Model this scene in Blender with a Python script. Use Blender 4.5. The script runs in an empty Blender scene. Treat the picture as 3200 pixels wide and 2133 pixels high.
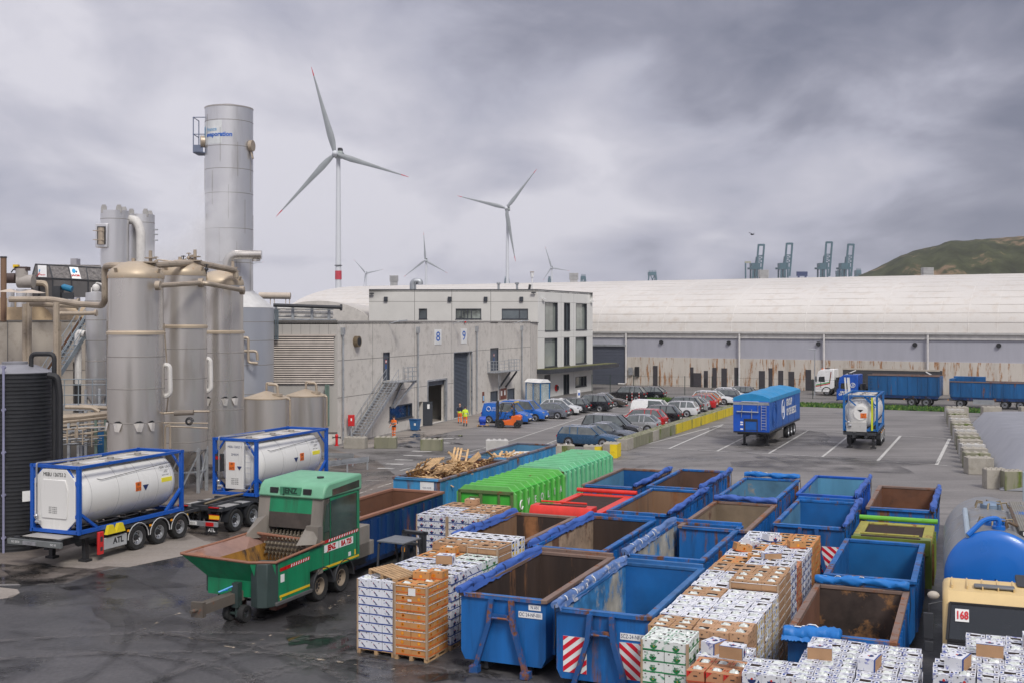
import bpy, bmesh, math, random
from mathutils import Vector, Matrix
R=math.radians; PI=math.pi
random.seed(7)
S=bpy.context.scene; C=S.collection
# ---------------- camera
F,H,CX,HY=3500.0,9.2,1600.0,1005.0
cd=bpy.data.cameras.new('camera'); cam=bpy.data.objects.new('camera',cd); C.objects.link(cam); S.camera=cam
cam.location=(0,0,H); cam.rotation_euler=(R(90),0,0)
cd.sensor_width=36; cd.lens=F/3200*36; cd.shift_y=-(1066.5-HY)/3200; cd.clip_end=12000; cd.clip_start=.5
# ---------------- world: overcast sky
SUN_EL,SUN_AZ=R(46),R(158)   # azimuth from +Y towards +X
w=bpy.data.worlds.new('World'); S.world=w; w.use_nodes=True
nt=w.node_tree; N=nt.nodes; Lk=nt.links; bg=N['Background']; bg.inputs[1].default_value=.1
sky=N.new('ShaderNodeTexSky'); sky.sky_type='NISHITA'; sky.sun_disc=False; sky.sun_elevation=SUN_EL; sky.sun_rotation=SUN_AZ; sky.dust_density=4
tc=N.new('ShaderNodeTexCoord'); sep=N.new('ShaderNodeSeparateXYZ'); Lk.new(tc.outputs['Generated'],sep.inputs[0])
def wm(op,a,b=None,c=None):
    n=N.new('ShaderNodeMath'); n.operation=op
    for i,v in enumerate((a,b,c)):
        if v is None: continue
        if isinstance(v,(int,float)): n.inputs[i].default_value=v
        else: Lk.new(v,n.inputs[i])
    return n.outputs[0]
den=wm('ADD',wm('MAXIMUM',sep.outputs[2],0.0),.30)
cmb=N.new('ShaderNodeCombineXYZ'); Lk.new(wm('DIVIDE',sep.outputs[0],den),cmb.inputs[0]); Lk.new(wm('DIVIDE',sep.outputs[1],den),cmb.inputs[1])
def wnoise(sc,det,rg,off,dist=0.0):
    mp=N.new('ShaderNodeMapping'); mp.inputs['Location'].default_value=off; mp.inputs['Scale'].default_value=(1.0,.8,1); Lk.new(cmb.outputs[0],mp.inputs[0])
    n=N.new('ShaderNodeTexNoise'); n.inputs['Scale'].default_value=sc; n.inputs['Detail'].default_value=det; n.inputs['Roughness'].default_value=rg; n.inputs['Distortion'].default_value=dist
    Lk.new(mp.outputs[0],n.inputs['Vector']); return n.outputs['Fac']
n1=wnoise(1.5,6,.48,(3.1,1.7,0),.35); n2=wnoise(3.4,7,.54,(7.3,2.2,0),.4); n3=wnoise(.8,3,.45,(1.3,5.2,0))
v=wm('ADD',wm('MULTIPLY',n1,.56),wm('ADD',wm('MULTIPLY',n2,.42),wm('MULTIPLY',n3,.36)))
# cloud deck darker overhead and towards the right, brighter near the horizon
zc=wm('MINIMUM',sep.outputs[2],.33); v=wm('ADD',v,wm('MULTIPLY',zc,-.50)); v=wm('ADD',v,wm('MULTIPLY',wm('MAXIMUM',wm('SUBTRACT',sep.outputs[2],.4),0.0),.5)); v=wm('ADD',v,wm('MULTIPLY',wm('MINIMUM',wm('MAXIMUM',sep.outputs[0],-.2),.6),-.36))
v=wm('ADD',v,-.072)
rp=N.new('ShaderNodeValToRGB'); Lk.new(v,rp.inputs[0]); e=rp.color_ramp.elements
e[0].position=.32; e[0].color=(.095,.10,.135,1); e[1].position=.64; e[1].color=(.375,.366,.40,1)
for p,c in ((.40,(.148,.15,.188,1)),(.48,(.232,.232,.278,1)),(.56,(.295,.29,.33,1))):
    q=e.new(p); q.color=c
sc=N.new('ShaderNodeVectorMath'); sc.operation='SCALE'; Lk.new(rp.outputs[0],sc.inputs[0])
zn=N.new('ShaderNodeMapRange'); zn.interpolation_type='SMOOTHSTEP'; zn.inputs[1].default_value=.33; zn.inputs[2].default_value=.8; zn.inputs[3].default_value=12.6; zn.inputs[4].default_value=18.0; Lk.new(sep.outputs[2],zn.inputs[0]); Lk.new(zn.outputs[0],sc.inputs[3])   # overcast zenith is about three times brighter
mx=N.new('ShaderNodeMix'); mx.data_type='RGBA'; mx.inputs[0].default_value=.96; Lk.new(sky.outputs[0],mx.inputs[6]); Lk.new(sc.outputs[0],mx.inputs[7]); Lk.new(mx.outputs[2],bg.inputs[0])
# ---------------- sun (diffused by the cloud deck)
sd=bpy.data.lights.new('sun','SUN'); sd.energy=1.6; sd.angle=R(16); sd.color=(1,.965,.91)
so=bpy.data.objects.new('sun',sd); C.objects.link(so); so.location=(0,0,60)
dv=Vector((math.sin(SUN_AZ)*math.cos(SUN_EL),math.cos(SUN_AZ)*math.cos(SUN_EL),math.sin(SUN_EL))); so.rotation_euler=dv.to_track_quat('Z','Y').to_euler()
S.view_settings.view_transform='Standard'; S.view_settings.look='None'; S.view_settings.gamma=1; S.view_settings.exposure=.62
S.cycles.volume_bounces=3; S.render.resolution_x=1024; S.render.resolution_y=682
# ---------------- geometry helpers
def px(x,y,Y): return Vector(((x-CX)/F*Y,Y,H-(y-HY)/F*Y))           # point seen at photo pixel at depth Y
def gp(x,y,z=0.0): Y=F*(H-z)/(y-HY); return Vector(((x-CX)/F*Y,Y,z))  # point at height z seen at photo pixel
class MB:
    def __init__(s): s.v=[];s.f=[];s.m=[];s.M=None
    def add(s,vs,fs,mi=0):
        b=len(s.v)
        if s.M is not None: vs=[s.M@Vector(p) for p in vs]
        s.v+=[tuple(p) for p in vs]; s.f+=[tuple(i+b for i in f) for f in fs]; s.m+=[mi]*len(fs); return s
    def box(s,x0,x1,y0,y1,z0,z1,mi=0):
        vs=[(x,y,z) for z in(z0,z1) for y in(y0,y1) for x in(x0,x1)]
        return s.add(vs,[(0,2,3,1),(4,5,7,6),(0,1,5,4),(2,6,7,3),(0,4,6,2),(1,3,7,5)],mi)
    def bar(s,a,b,w,h=None,mi=0,up=(0,0,1)):
        h=h or w; a=Vector(a);b=Vector(b);d=(b-a)
        if d.length<1e-6: return s
        dn=d.normalized(); u=Vector(up)
        if abs(dn.dot(u))>.98: u=Vector((0,1,0))
        x=dn.cross(u).normalized(); z=x.cross(dn)
        vs=[p+x*(i*w/2)+z*(j*h/2) for p in(a,b) for i,j in((-1,-1),(1,-1),(1,1),(-1,1))]
        return s.add(vs,[(0,3,2,1),(4,5,6,7),(0,1,5,4),(1,2,6,5),(2,3,7,6),(3,0,4,7)],mi)
    def cyl(s,a,b,r,r2=None,n=12,cap=True,mi=0):
        r2=r if r2 is None else r2; a=Vector(a);b=Vector(b);dn=(b-a).normalized(); u=Vector((0,0,1)) if abs(dn.z)<.95 else Vector((0,1,0))
        x=dn.cross(u).normalized(); y=dn.cross(x)
        vs=[]
        for p,q in((a,r),(b,r2)):
            for i in range(n): t=2*PI*i/n; vs.append(p+x*(q*math.cos(t))+y*(q*math.sin(t)))
        fs=[(i,(i+1)%n,n+(i+1)%n,n+i) for i in range(n)]
        s.add(vs,fs,mi)
        if cap: s.add(vs[:n],[tuple(range(n-1,-1,-1))],mi); s.add(vs[n:],[tuple(range(n))],mi)
        return s
    def tube(s,pts,r,n=8,mi=0,cap=True,rs=None):
        P=[Vector(p) for p in pts]; vs=[]; m=len(P); px_=None
        for k,p in enumerate(P):
            d=(P[min(k+1,m-1)]-P[max(k-1,0)]).normalized()
            if px_ is None:
                u=Vector((0,0,1)) if abs(d.z)<.9 else Vector((0,1,0)); x=d.cross(u).normalized()
            else: x=(px_-d*px_.dot(d)).normalized()
            px_=x; y=d.cross(x); q=rs[k] if rs else r
            for i in range(n): t=2*PI*i/n; vs.append(p+x*(q*math.cos(t))+y*(q*math.sin(t)))
        fs=[(k*n+i,k*n+(i+1)%n,(k+1)*n+(i+1)%n,(k+1)*n+i) for k in range(m-1) for i in range(n)]
        if cap: fs+=[tuple(range(n-1,-1,-1)),tuple(range((m-1)*n,m*n))]
        return s.add(vs,fs,mi)
    def pipe(s,pts,r,bend=None,n=8,mi=0):   # straight runs with rounded elbows
        P=[Vector(p) for p in pts]; b=bend or r*2.2; out=[P[0]]
        for k in range(1,len(P)-1):
            d0=(P[k-1]-P[k]); d1=(P[k+1]-P[k]); q=min(b,d0.length*.45,d1.length*.45); A=P[k]+d0.normalized()*q; B=P[k]+d1.normalized()*q
            for t in(0,.25,.5,.75,1): out.append(A*(1-t)**2+P[k]*2*t*(1-t)+B*t*t)
        out.append(P[-1]); return s.tube(out,r,n,mi)
    def lathe(s,o,prof,n=24,mi=0,axis='z',cap=True):
        o=Vector(o); vs=[]
        for r,z in prof:
            for i in range(n):
                t=2*PI*i/n; a,b=r*math.cos(t),r*math.sin(t)
                vs.append(o+Vector({'z':(a,b,z),'y':(a,z,b),'x':(z,a,b)}[axis]))
        m=len(prof); fs=[(k*n+i,k*n+(i+1)%n,(k+1)*n+(i+1)%n,(k+1)*n+i) for k in range(m-1) for i in range(n)]
        if cap: fs+=[tuple(range(n-1,-1,-1)),tuple(range((m-1)*n,m*n))]
        return s.add(vs,fs,mi)
    def prism(s,poly,a,b,axis='y',mi=0):   # poly of 2D points extruded along axis from a to b
        n=len(poly); f={'y':lambda p,t:(p[0],t,p[1]),'x':lambda p,t:(t,p[0],p[1]),'z':lambda p,t:(p[0],p[1],t)}[axis]
        vs=[f(p,a) for p in poly]+[f(p,b) for p in poly]
        return s.add(vs,[tuple(range(n-1,-1,-1)),tuple(range(n,2*n))]+[(i,(i+1)%n,n+(i+1)%n,n+i) for i in range(n)],mi)
    def quad(s,a,b,c,d,mi=0): return s.add([a,b,c,d],[(0,1,2,3)],mi)
    def ell(s,o,r,nu=12,nv=8,mi=0):
        o=Vector(o); vs=[]
        for j in range(nv+1):
            p=-PI/2+PI*j/nv
            for i in range(nu): t=2*PI*i/nu; vs.append(o+Vector((r[0]*math.cos(p)*math.cos(t),r[1]*math.cos(p)*math.sin(t),r[2]*math.sin(p))))
        return s.add(vs,[(j*nu+i,j*nu+(i+1)%nu,(j+1)*nu+(i+1)%nu,(j+1)*nu+i) for j in range(nv) for i in range(nu)],mi)
    def mesh(s,name,mats,smooth=35):
        me=bpy.data.meshes.new(name); me.from_pydata(s.v,[],s.f)
        for m in (mats if isinstance(mats,(list,tuple)) else [mats]): me.materials.append(m)
        me.polygons.foreach_set('material_index',s.m)
        bm=bmesh.new(); bm.from_mesh(me); bmesh.ops.remove_doubles(bm,verts=bm.verts,dist=1e-5); bmesh.ops.recalc_face_normals(bm,faces=bm.faces); bm.to_mesh(me); bm.free()
        if smooth: me.polygons.foreach_set('use_smooth',[True]*len(me.polygons)); me.set_sharp_from_angle(angle=R(smooth))
        me.update(); return me
    def build(s,name,mats,parent=None,smooth=35,bevel=0):
        o=bpy.data.objects.new(name,s.mesh(name,mats,smooth)); C.objects.link(o)
        if parent is not None: o.parent=parent
        if bevel: b=o.modifiers.new('bevel','BEVEL'); b.width=bevel; b.segments=2; b.limit_method='ANGLE'; b.angle_limit=R(40)
        return o
def put(name,me,parent=None,loc=(0,0,0),rot=(0,0,0)):
    o=bpy.data.objects.new(name,me); C.objects.link(o); o.location=loc; o.rotation_euler=rot
    if parent is not None: o.parent=parent
    return o
def thing(name,label,cat,loc=(0,0,0),rotz=0,group=None):
    o=bpy.data.objects.new(name,None); C.objects.link(o); o.empty_display_size=.3; o.location=loc; o.rotation_euler=(0,0,rotz)
    o['label']=label; o['category']=cat
    if group: o['group']=group
    return o
def tag(o,label,cat,group=None,kind=None):
    o['label']=label; o['category']=cat
    if group: o['group']=group
    if kind: o['kind']=kind
    return o
def struct(o,label=None,cat=None):
    o['kind']='structure'
    if label: o['label']=label; o['category']=cat
    return o
def copy_tree(o,parent=None):
    c=o.copy(); C.objects.link(c)
    if parent is not None: c.parent=parent
    for ch in list(o.children): copy_tree(ch,c)
    return c
# ---------------- materials
MATS={}
def mat(name,col,rough=.5,metal=0.0,var=.12,sc=1.5,rust=0.0,rcol=(.12,.045,.02),grime=0.0,streak=False,bump=0.0,bsc=12,coat=0.0,gcol=(.03,.028,.025),spec=.5,rsc=2.0,emit=0.0,alpha=1.0,rrough=.85):
    if name in MATS: return MATS[name]
    m=bpy.data.materials.new(name); m.use_nodes=True; t=m.node_tree; n=t.nodes; l=t.links; b=n['Principled BSDF']
    tc=n.new('ShaderNodeTexCoord'); oi=n.new('ShaderNodeObjectInfo'); ad=n.new('ShaderNodeVectorMath'); ad.operation='MULTIPLY_ADD'
    l.new(oi.outputs['Random'],ad.inputs[0]); ad.inputs[1].default_value=(37,53,29); l.new(tc.outputs['Object'],ad.inputs[2])
    def noise(s,d=5,stk=False,rg=.6):
        mp=n.new('ShaderNodeMapping'); l.new(ad.outputs[0],mp.inputs[0]); mp.inputs['Scale'].default_value=(1,1,.14) if stk else (1,1,1)
        q=n.new('ShaderNodeTexNoise'); q.inputs['Scale'].default_value=s; q.inputs['Detail'].default_value=d; q.inputs['Roughness'].default_value=rg; l.new(mp.outputs[0],q.inputs[0]); return q.outputs['Fac']
    def mix(f,a,c):
        q=n.new('ShaderNodeMix'); q.data_type='RGBA'
        if isinstance(f,float): q.inputs[0].default_value=f
        else: l.new(f,q.inputs[0])
        for i,x in((6,a),(7,c)):
            if isinstance(x,tuple): q.inputs[i].default_value=(*x[:3],1)
            else: l.new(x,q.inputs[i])
        return q.outputs[2]
    def ramp(f,a,c):
        q=n.new('ShaderNodeMapRange'); q.inputs[1].default_value=a; q.inputs[2].default_value=c; l.new(f,q.inputs[0]); return q.outputs[0]
    lo=tuple(c*(1-var) for c in col); hi=tuple(min(1,c*(1+var)) for c in col)
    out=mix(ramp(noise(sc,5,streak),.3,.7),lo,hi); rf=None
    if grime: out=mix(ramp(noise(sc*1.7+.7,6,streak,.65 if metal<.5 else .5),.72-grime*.5,.85-grime*.2),out,mix(.6,lo,gcol))
    if rust:
        rf=ramp(noise(rsc,8,streak,.7),.72-rust*.45,.78-rust*.42)
        rc=mix(ramp(noise(rsc*3,4),.35,.65),rcol,tuple(min(1,c*2.1) for c in rcol)); out=mix(rf,out,rc)
    l.new(out,b.inputs['Base Color']); b.inputs['Metallic'].default_value=metal; b.inputs['Roughness'].default_value=rough
    rr=n.new('ShaderNodeMapRange'); l.new(noise(sc*(2.3 if metal<.5 else 1.0),2 if metal>.5 else 4,streak),rr.inputs[0]); rr.inputs[1].default_value=.3; rr.inputs[2].default_value=.7; rr.inputs[3].default_value=max(.02,rough-.08); rr.inputs[4].default_value=min(1,rough+.1)
    if rf is not None:
        q=n.new('ShaderNodeMix'); l.new(rf,q.inputs[0]); l.new(rr.outputs[0],q.inputs[2]); q.inputs[3].default_value=rrough; l.new(q.outputs[0],b.inputs['Roughness'])
        if metal: 
            q=n.new('ShaderNodeMapRange'); l.new(rf,q.inputs[0]); q.inputs[3].default_value=metal; q.inputs[4].default_value=0; l.new(q.outputs[0],b.inputs['Metallic'])
    else: l.new(rr.outputs[0],b.inputs['Roughness'])
    b.inputs['Specular IOR Level'].default_value=spec
    if coat: b.inputs['Coat Weight'].default_value=coat; b.inputs['Coat Roughness'].default_value=.08
    if emit: b.inputs['Emission Color'].default_value=(*col,1); b.inputs['Emission Strength'].default_value=emit
    if alpha<1: b.inputs['Alpha'].default_value=alpha
    if bump:
        q=n.new('ShaderNodeBump'); q.inputs['Strength'].default_value=bump; q.inputs['Distance'].default_value=.02; l.new(noise(bsc,4),q.inputs['Height']); l.new(q.outputs[0],b.inputs['Normal'])
    MATS[name]=m; return m
white=mat('white paint',(.78,.78,.77),.4,grime=.25,gcol=(.25,.22,.18)); black=mat('black plastic',(.02,.02,.022),.55); dark=mat('dark steel',(.035,.037,.042),.5,grime=.3)
rubber=mat('tyre rubber',(.018,.018,.018),.8,bump=.4,bsc=30); alu=mat('aluminium',(.55,.56,.58),.38,metal=.85,grime=.3); galv=mat('galvanised steel',(.42,.44,.46),.5,metal=.6,grime=.3)
chrome=mat('bright steel',(.7,.7,.72),.22,metal=1.0); glass=mat('dark glass',(.02,.025,.03),.06,spec=.8,var=.3,sc=.4); red=mat('red paint',(.55,.02,.02),.4); yellow=mat('yellow paint',(.75,.5,.02),.45); orange=mat('orange paint',(.75,.16,.02),.45)
redl=mat('red lamp glass',(.5,.01,.01),.2); amber=mat('amber lamp glass',(.9,.35,.02),.2); headl=mat('headlight glass',(.6,.62,.65),.1,metal=.3); plate=mat('white plate',(.8,.8,.78),.5); navy=mat('navy print',(.015,.03,.12),.6); ink=mat('black print',(.02,.02,.025),.6)
blueprint=mat('blue print',(.01,.12,.5),.5); wood=mat('pallet wood',(.42,.27,.14),.8,var=.3,sc=4,grime=.3)
frameblue=mat('frame blue paint',(.006,.085,.42),.38,grime=.15,coat=.2)
_tm={}
def txt(s,size,m,parent=None,loc=(0,0,0),rot=(R(90),0,0),name='lettering',align='CENTER',ext=.001,bold=0.0,sx=1.0):
    k=(s,size,align,bold,m.name)
    if k not in _tm:
        c=bpy.data.curves.new('t','FONT'); c.body=s; c.size=size; c.align_x=align; c.align_y='CENTER'; c.extrude=ext; c.offset=bold; c.resolution_u=3
        o=bpy.data.objects.new('t',c); C.objects.link(o); bpy.context.view_layer.update()
        me=bpy.data.meshes.new_from_object(o.evaluated_get(bpy.context.evaluated_depsgraph_get())); me.name='lettering'; me.materials.clear(); me.materials.append(m)
        bpy.data.objects.remove(o); bpy.data.curves.remove(c); _tm[k]=me
    o=put(name,_tm[k],parent,loc,rot); o.scale=(sx,1,1); return o
# wheel: axis along local X, origin at the hub
def wheel_mesh(r,wd,rimr,key,rimm,deep=.12):
    t=MB(); h=wd/2
    t.lathe((0,0,0),[(rimr,-h*.8),(r*.9,-h),(r*.97,-h*.86),(r,-h*.5),(r,h*.5),(r*.97,h*.86),(r*.9,h),(rimr,h*.8)],24,axis='x',cap=False); tm=t.mesh('tyre',rubber)
    g=MB()
    for sg in(-1,1):
        o=h*.8*sg; i=(h*.8-deep)*sg
        g.lathe((0,0,0),[(rimr*1.02,o),(rimr*.93,o),(rimr*.85,i),(rimr*.45,i+ .02*sg)],20,axis='x',cap=False); g.lathe((0,0,0),[(rimr*.45,i+.01*sg),(rimr*.40,i+.07*sg),(rimr*.22,i+.09*sg)],14,axis='x',mi=1)
        for k in range(10):
            a=2*PI*k/10; g.cyl((i,rimr*.66*math.cos(a),rimr*.66*math.sin(a)),(i+.012*sg,rimr*.66*math.cos(a),rimr*.66*math.sin(a)),rimr*.14,n=8,mi=1)
    return tm,g.mesh('rim',[rimm,black])
_wm={}
def wheel(parent,loc,r=.5,wd=.38,rimr=None,rimm=None,rotz=0,key='truck',deep=.12):
    rimr=rimr or r*.58; rimm=rimm or alu; k=(r,wd,rimr,rimm.name)
    if k not in _wm: _wm[k]=wheel_mesh(r,wd,rimr,key,rimm,deep)
    o=put('wheel',_wm[k][0],parent,loc,(0,0,rotz)); put('rim',_wm[k][1],o); return o
G=R(22.5)   # yard grid angle: local +Y of yard things points away to the right
def gl(o,lx,ly,a=G): return (o[0]+lx*math.cos(a)+ly*math.sin(a), o[1]-lx*math.sin(a)+ly*math.cos(a))
# ---------------- ground
def ground_mat(name,c0,c1,wetA,wetB,wet=.08,dry=.75,streakang=0.38):
    m=bpy.data.materials.new(name); m.use_nodes=True; t=m.node_tree; n=t.nodes; l=t.links; b=n['Principled BSDF']
    tc=n.new('ShaderNodeTexCoord')
    def noise(s,d=6,sc=(1,1,1),rot=0,rg=.6,off=(0,0,0)):
        mp=n.new('ShaderNodeMapping'); l.new(tc.outputs['Object'],mp.inputs[0]); mp.inputs['Scale'].default_value=sc; mp.inputs['Rotation'].default_value=(0,0,rot); mp.inputs['Location'].default_value=off
        q=n.new('ShaderNodeTexNoise'); q.inputs['Scale'].default_value=s; q.inputs['Detail'].default_value=d; q.inputs['Roughness'].default_value=rg; l.new(mp.outputs[0],q.inputs[0]); return q.outputs['Fac']
    def mr(f,a,c,o0=0,o1=1):
        q=n.new('ShaderNodeMapRange'); q.inputs[1].default_value=a; q.inputs[2].default_value=c; q.inputs[3].default_value=o0; q.inputs[4].default_value=o1; l.new(f,q.inputs[0]); return q.outputs[0]
    def mix(f,a,c):
        q=n.new('ShaderNodeMix'); q.data_type='RGBA'; l.new(f,q.inputs[0]) if not isinstance(f,float) else setattr(q.inputs[0],'default_value',f)
        for i,x in((6,a),(7,c)):
            if isinstance(x,tuple): q.inputs[i].default_value=(*x[:3],1)
            else: l.new(x,q.inputs[i])
        return q.outputs[2]
    base=mix(mr(noise(.13,6),.35,.65),c0,c1)
    trk=mr(noise(.5,5,(.12,1.3,1),streakang,off=(3,1,0)),.48,.66)     # tyre tracks along the driving lanes
    base=mix(trk,base,mix(.45,base,tuple(x*.45 for x in c0)))
    trk2=mr(noise(.8,5,(.08,1.6,1),-.5,off=(13,4,0)),.55,.7)
    base=mix(trk2,base,mix(.35,base,tuple(min(1,x*1.5) for x in c1)))
    base=mix(mr(noise(9,4),.3,.7),mix(.18,base,(0.01,.01,.01)),mix(.06,base,(.6,.58,.55)))
    wm_=mr(noise(.16,6,(1,1,1),.3,.62,(5,8,0)),wetA,wetB)
    base=mix(wm_,base,mix(.55,base,(.012,.012,.013)))
    l.new(base,b.inputs['Base Color'])
    q=n.new('ShaderNodeMath'); q.operation='MAXIMUM'
    q=mr(wm_,0,1,dry,wet); 
    a=n.new('ShaderNodeMath'); a.operation='MULTIPLY_ADD'; l.new(noise(3,5),a.inputs[0]); a.inputs[1].default_value=.22; l.new(q,a.inputs[2]); a2=n.new('ShaderNodeMath'); a2.operation='SUBTRACT'; l.new(a.outputs[0],a2.inputs[0]); a2.inputs[1].default_value=.1; a2.use_clamp=True
    l.new(a2.outputs[0],b.inputs['Roughness'])
    bp=n.new('ShaderNodeBump'); bp.inputs['Distance'].default_value=.012; l.new(noise(14,5),bp.inputs['Height']); l.new(mr(wm_,0,1,.45,.04),bp.inputs['Strength']); l.new(bp.outputs[0],b.inputs['Normal'])
    return m
def sheet(name,pts,z,m,sub=0):
    me=bpy.data.meshes.new(name); me.from_pydata([(p[0],p[1],z) for p in pts],[],[tuple(range(len(pts)))]); me.materials.append(m)
    o=bpy.data.objects.new(name,me); C.objects.link(o)
    if me.polygons[0].normal.z<0: me.flip_normals()
    o['kind']='structure'; return o
g_lot=ground_mat('lot asphalt',(.150,.140,.134),(.235,.22,.21),.60,.70,.12,.7)
g_yard=ground_mat('wet asphalt',(.032,.032,.035),(.075,.071,.073),.50,.66,.05,.46)
g_conc=ground_mat('dirty concrete',(.10,.082,.07),(.25,.205,.17),.46,.58,.12,.75,-.4)
g_apron=ground_mat('concrete apron',(.26,.225,.195),(.34,.30,.26),.60,.68,.1,.8)
sheet('ground',[(-2600,-60),(2600,-60),(2600,4200),(-2600,4200)],0,g_lot)
P2=lambda *a:[gp(x,y)[:2] for x,y in a]
yd=P2((206,1823),(323,1783),(580,1727),(900,1640),(1290,1530))+[(-2,57),(6,56),(16,53),(30,44),(40,25),(40,-30),(-40,-30),(-40,36)]
yd=[(-34,37.2)]+yd[:]; sheet('yard_asphalt',yd,.004,g_yard)
sheet('plant_concrete',[(-60,38.2),(-34,38.2)]+P2((206,1820),(323,1780),(580,1724),(900,1636),(1290,1525),(1180,1440))+[(-14,83),(-60,83)],.005,g_conc)
sheet('concrete_pad',P2((89,1750),(180,1770),(290,1776),(400,1757),(560,1716),(640,1690),(560,1650),(420,1650)),.010,g_apron)
sheet('concrete_pad',P2((-20,1832),(55,1840),(62,1852),(40,1865),(-20,1874)),.010,g_apron)
sheet('concrete_pad',P2((320,1768),(400,1772),(640,1722),(720,1690),(650,1688)),.014,g_apron)
sheet('apron',P2((1055,1395),(1180,1398),(1420,1345),(1560,1320),(1660,1262),(1648,1256)),.008,g_apron)
sheet('back_road',[(-10,148),(160,65),(160,108),(15,172)],.006,ground_mat('road asphalt',(.13,.12,.112),(.19,.175,.165),.62,.70,.2,.8))
# painted markings
def marking_mat(name,col,worn):
    m=bpy.data.materials.new(name); m.use_nodes=True; t=m.node_tree; n=t.nodes; l=t.links; b=n['Principled BSDF']; b.inputs['Base Color'].default_value=(*col,1); b.inputs['Roughness'].default_value=.7
    tc=n.new('ShaderNodeTexCoord'); q=n.new('ShaderNodeTexNoise'); q.inputs['Scale'].default_value=2.2; q.inputs['Detail'].default_value=8; q.inputs['Roughness'].default_value=.75; l.new(tc.outputs['Object'],q.inputs[0])
    r=n.new('ShaderNodeMapRange'); r.inputs[1].default_value=worn; r.inputs[2].default_value=worn+.06; l.new(q.outputs['Fac'],r.inputs[0]); l.new(r.outputs[0],b.inputs['Alpha']); return m
mk=marking_mat('white road paint',(.50,.49,.46),.36); mk2=marking_mat('worn road paint',(.55,.52,.46),.46); mk3=marking_mat('very worn road paint',(.50,.42,.32),.55)
def line(pts,wd,m,name='lane_marking',z=.018):
    q=MB()
    P=[gp(*p) for p in pts]
    for a,b in zip(P,P[1:]):
        d=Vector((b[0]-a[0],b[1]-a[1],0)).normalized(); s=Vector((-d.y,d.x,0))*wd/2
        q.quad(a+s,b+s,b-s,a-s)
    for i,v_ in enumerate(q.v): q.v[i]=(v_[0],v_[1],z)
    o=q.build(name,m,smooth=0); o['kind']='structure'; return o
line([(2028,1385),(2260,1325)],.16,mk); line([(2090,1401),(2257,1328)],.16,mk,z=.020); line([(2240,1409),(2332,1362)],.16,mk); line([(2402,1416),(2526,1343)],.16,mk); line([(2569,1427),(2648,1364)],.16,mk); line([(2742,1440),(2814,1361)],.2,mk); line([(2926,1452),(2967,1370)],.22,mk)
line([(2030,1397),(2240,1409),(2402,1416),(2569,1427),(2742,1440),(2960,1454)],.12,mk,z=.022); line([(2258,1328),(2526,1344),(2814,1361),(2990,1371)],.12,mk,z=.024)
# car park lines
line([(1560,1445),(1870,1322),(2092,1247)],.13,mk); line([(1250,1470),(1600,1375),(1870,1287),(2052,1240)],.13,mk,z=.021)
for k in range(11):
    a=gp(1640+0*k,1352); a=Vector((2.0+k*2.75*.60,93.0+k*2.75*1.33,.019)); d=Vector((math.cos(R(24)),-math.sin(R(24)),0)); q=MB(); s=Vector((-d.y,d.x,0))*.06; e_=a-d*5.2
    q.quad(a+s,e_+s,e_-s,a-s); o=q.build('bay_marking',mk,smooth=0); o['kind']='structure'
# zebra crossing
for i in range(8):
    x=1180+i*27; y=1462-i*13.4; line([(x,y),(x+52+i*2,y+1.5)],.45,mk,'zebra_stripe',z=.019)
line([(1135,1500),(1235,1502)],.12,mk2); line([(1110,1545),(1235,1505)],.12,mk2,z=.022)
# worn bay lines in the wet yard
line([(450,1968),(640,2003),(790,2035),(1010,2062),(1330,2105),(1430,2133)],.13,mk3); line([(450,1968),(520,1930),(600,1903)],.11,mk3,z=.021); line([(745,2028),(975,1935),(1090,1860)],.14,mk3,z=.023)
line([(-10,1882),(40,1870)],.25,mk3)
# puddles, oil stains and tyre marks
def splash(name,pts,z,m,rough_n=26,seed=1,amp=.18):
    rr=random.Random(seed); P=[gp(*p) for p in pts]; c=sum(P,Vector())/len(P); out=[]; n=len(P)
    for i in range(n):
        a,b=P[i],P[(i+1)%n]
        for k in range(4): p=a.lerp(b,k/4); out.append(c+(p-c)*(1+amp*math.sin(i*2.3+k*1.7+seed)+rr.uniform(-amp,amp)*.6))
    return sheet(name,[(p.x,p.y) for p in out],z,m)
def film(name,col,rough,thr,wd,sc,amax=1.0,st=(1,1,1)):
    m=bpy.data.materials.new(name); m.use_nodes=True; t=m.node_tree; n=t.nodes; l=t.links; b=n['Principled BSDF']; b.inputs['Base Color'].default_value=(*col,1); b.inputs['Roughness'].default_value=rough
    tc=n.new('ShaderNodeTexCoord'); mp=n.new('ShaderNodeMapping'); mp.inputs['Scale'].default_value=st; l.new(tc.outputs['Object'],mp.inputs[0]); q=n.new('ShaderNodeTexNoise'); q.inputs['Scale'].default_value=sc; q.inputs['Detail'].default_value=7; q.inputs['Roughness'].default_value=.6; l.new(mp.outputs[0],q.inputs[0])
    r=n.new('ShaderNodeMapRange'); r.inputs[1].default_value=thr; r.inputs[2].default_value=thr+wd; r.inputs[4].default_value=amax; l.new(q.outputs['Fac'],r.inputs[0]); l.new(r.outputs[0],b.inputs['Alpha']); return m
water=film('standing water',(.022,.021,.021),.04,.47,.14,.7,.8); stain=film('oil stain',(.02,.018,.017),.35,.38,.3,.5,.45); tread=film('tyre tread dust',(.13,.12,.115),.7,.44,.12,7,.38); treadd=film('tyre rubber mark',(.02,.02,.021),.5,.36,.3,1.2,.28)
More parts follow.
